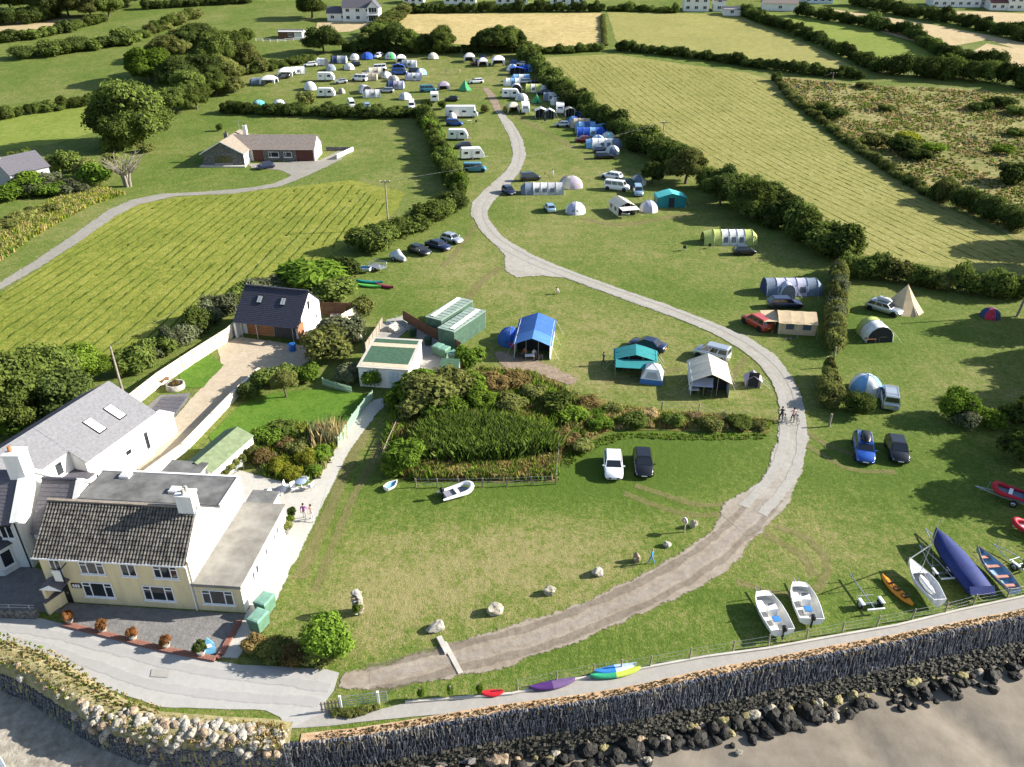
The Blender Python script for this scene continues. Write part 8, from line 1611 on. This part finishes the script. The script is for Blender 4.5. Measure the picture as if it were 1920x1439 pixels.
def garden_shed():
    t = thing('garden_shed', 'low white shed with green felt roof beside the garden', 'shed', GZ(352,905), R(-18)); m = MB(); gable_walls(m, 0, 3.0, 0, 6.2, 1.9, 1.9, 2.5, 1.4, 'y'); fixn(m.build('wall', WHITE, t)); m = MB(); m.slab([(3.15,-.1,1.85),(3.15,6.3,1.85),(1.4,6.3,2.56),(1.4,-.1,2.56)], .06); m.build('roof_slope', M('moss_green_felt', (.16,.20,.11), .9, .2, 2), t); m = MB(); m.slab([(-.15,6.3,1.85),(-.15,-.1,1.85),(1.4,-.1,2.56),(1.4,6.3,2.56)], .06); m.build('dark_roof_slope', GREENM, t)
    for k in range(7): leafy('wall_plant', SHRUB[k % 5], 'olive', t, (3.35,.5+k*.85,.9), (.32,.45,.5))
    t = thing('kitchen_outbuilding', 'flat grey-roofed outbuilding joining the shed and the cream house', 'building', GZ(318,935), R(-8)); m = MB(); m.box(-.5,2.8,0,2.4,0,2.3); m.box(-.6,2.9,-.1,2.5,2.3,2.42,1); m.build('block', [WHITE, FELT], t)
garden_shed()
def wall_line(name, label, pts, h, w_, mat, cop=None):
    Q = W(pts); b = Q[0]; t = thing(name, label, 'wall', b)
    for a, c in zip(Q, Q[1:]):
        d = c-a; an = math.atan2(d.y,d.x); mid = (a+c)/2-b; m = MB(); m.obox((mid.x,mid.y,0), d.length+w_*.4, w_, h, an); m.build('wall', mat, t); m = MB(); m.obox((mid.x,mid.y,h+.003), d.length+w_*.4, w_+.1, .07, an); m.build('coping', cop or mat, t)
wall_line('garden_wall', 'white garden wall dividing the gravel yard from the lawn garden', [(270,905),(345,850),(400,792),(445,745),(488,705)], .95, .25, CREAMW, CREAMW)
t, L, S_ = boat('upturned_boat', 'green and white boat at the bottom left corner of the slip', (-60,1400), (40,1460), 1.8, .7, M('sea_green_hull', (.05,.30,.20), .4), GEL, lift=0., rim=GEL, group='boats on the slip'); t.location.z = -1.6; q = GZ(5,1432,-1.6); t.location.x, t.location.y = q.x-.6, q.y-.6
q = GZ(288,1438,-1.6); tag(rock('boulder', None, (q.x,q.y,-1.5), (.3,.22,.35), STONEW), 'single pale stone standing at the foot of the rubble bank', 'boulder')
drape('slate_patio', W([(262,775),(300,742),(358,738),(352,752),(318,795),(300,812)]), SLATEFLAG if 'SLATEFLAG' in globals() else SETTS, .06, 3, .6, .0)
def flags():
    a, b_, c, d = [G(*p) for p in ((268,790),(305,745),(352,745),(312,800))]; t = thing('patio_flags', 'dark slate flagstones of the patio behind the long white house', 'paving', a); nr, nc = 7, 8
    for i in range(nr):
        for j in range(nc):
            u0, u1, v0, v1 = (i+.04)/nr, (i+.96)/nr, (j+.04)/nc, (j+.96)/nc; P = [a.lerp(b_,u).lerp(d.lerp(c,u),v)-a for u, v in ((u0,v0),(u0,v1),(u1,v1),(u1,v0))]; m = MB(); m.slab([(p.x,p.y,.085+random.uniform(0,.008)) for p in P], .03); fixn(m.build('flagstone', SLATE, t))
flags()
t = thing('fire_pit', 'round white stone planter with red flowers by the small lawn', 'planter', G(330,728)); m = MB(); m.lathe([(1.0,0),(1.0,.6),(.8,.62),(.75,.3),(.05,.28)], 18); m.build('ring_wall', STONEW, t); leafy('plant', SHRUB[0], 'rust', t, (0,0,.55), (.6,.6,.4))
table('dark garden table beside the round planter', 305, 722, 20, 1.6, .8, .72, WOODB, 'garden tables', 'garden_bench_table'); chair('yellow garden chair by the cream fence', 268, 752, 40, 'beige', 'garden chairs'); table('picnic table inside the studio fence', 632, 600, 10, 1.6, .8, .72, WOODG, 'garden tables', 'picnic_table'); table('second picnic table inside the studio fence', 622, 608, 10, 1.6, .8, .72, WOODG, 'garden tables', 'picnic_table')
tufts('pampas_plumes', 'pale pampas plumes rising beside the garden path', W([(590,825),(632,818),(630,835),(596,840)]), 60, 1.9, .07, ['straw','grey'], seed=31, cat='vegetation', blades=9, lean=.3)
T('small garden tree with a pale trunk on the lawn', 537, 745, 3.2, 1.6, 'olive', clear=.35)
t = thing('garden_statue', 'white lump of quartz standing in the garden behind the studio', 'stone', G(672,640)); rock('stone', t, (0,0,.6), (.6,.5,.8), STONEW)
def steps():
    t = thing('garden_steps', 'dark steps with handrails leading to the shower block', 'steps', G(738,618), R(60))
    for k in range(5): m = MB(); m.box(-.8,.8,-k*.35,-k*.35+.35,0,.14*(5-k)); m.build('step', CONC, t)
    for s_ in (-.85,.85): m = MB(); m.tube([(s_,.3,0),(s_,.3,1.6),(s_,-1.6,1.0),(s_,-1.6,0)], .03, 5); m.build('handrail', PALEGREEN, t)
steps()
# ------------------------------------------------------------------ poles and wires
def pole(label, px, py, h, lean=(0,0), arms=True, c=None):
    p = G(px,py); t = thing('telegraph_pole', label, 'pole', p, 0, 'telegraph poles'); m = MB(); m.tube([(0,0,-.3),(lean[0],lean[1],h)], [.16,.10], 8); m.build('post', c or TWIG, t)
    if arms: m = MB(); m.box(lean[0]-.9,lean[0]+.9,lean[1]-.06,lean[1]+.06,h-.25,h-.13); m.build('cross_arm', BLACK, t); [MB().lathe([(.05,0),(.07,.1),(.03,.2)], 6).build('insulator', PVC, t, (lean[0]+x,lean[1],h-.13)) for x in (-.8,0,.8)]
    return p+Vector((lean[0],lean[1],h))
pa = pole('pale telegraph pole in the hedge at the corner of the hay field', 729, 432, 8.6); pb = pole('telegraph pole beside the long white house', 233, 745, 6.2, arms=False); pc = pole('leaning telegraph pole at the right edge by the tipi pitch', 1906, 594, 8.5, (.9,.2), False); pd = pole('thin telegraph pole in the long hedge', 1240, 288, 7.2); pe = pole('thin telegraph pole in the rough field', 1553, 192, 8)
def wire(label, a, b, dz=0., sag=.9):
    m = MB(); m.tube([a.lerp(b,k/10)+Vector((0,0,dz-sag*4*(k/10)*(1-k/10)))-a for k in range(11)], .008, 3); tag(m.build('overhead_wire', M('dull_wire', (.22,.22,.22), .6, 0), None, a), label, 'wire', 'overhead wires')
wire('upper overhead wire crossing the caravan row', pa+Vector((.8,0,0)), pd+Vector((.8,0,0))); wire('lower overhead wire crossing the caravan row', pa-Vector((.8,0,0)), pd-Vector((.8,0,0)), -.1, 1.2); wire('overhead wire crossing the hay field to the left pole', pa, pb); wire('overhead wire from the long hedge to the rough field', pd, pe)
# wheel ruts on the track
def ruts():
    cl = [(1410,960),(1465,900),(1487,840),(1488,780),(1474,722),(1440,680),(1395,645),(1335,614),(1250,581),(1150,546),(1065,515),(1000,490),(940,458),(910,428),(897,400),(906,376),(930,354),(958,325),(972,300),(972,275),(965,250),(950,228)]; Q = smooth_line(W(cl), 2, False); RUT = groundmat('rut_gravel', ((.31,.29,.25), (.37,.35,.31), (.42,.40,.36), (.46,.44,.40)), bump=.2, bscale=14, fine=3, edge=True, amp=.5, emax=.75)
    for s_ in (-.85,.85):
        A = []; B = []
        for i, p in enumerate(Q): d = (Q[min(i+1,len(Q)-1)]-Q[max(i-1,0)]).normalized(); n = Vector((-d.y,d.x)); A.append(p+n*(s_-.5)); B.append(p+n*(s_+.5))
        drape('wheel_rut', A+B[::-1], RUT, .075, 3, .5, .12, ringw=.3)
ruts()
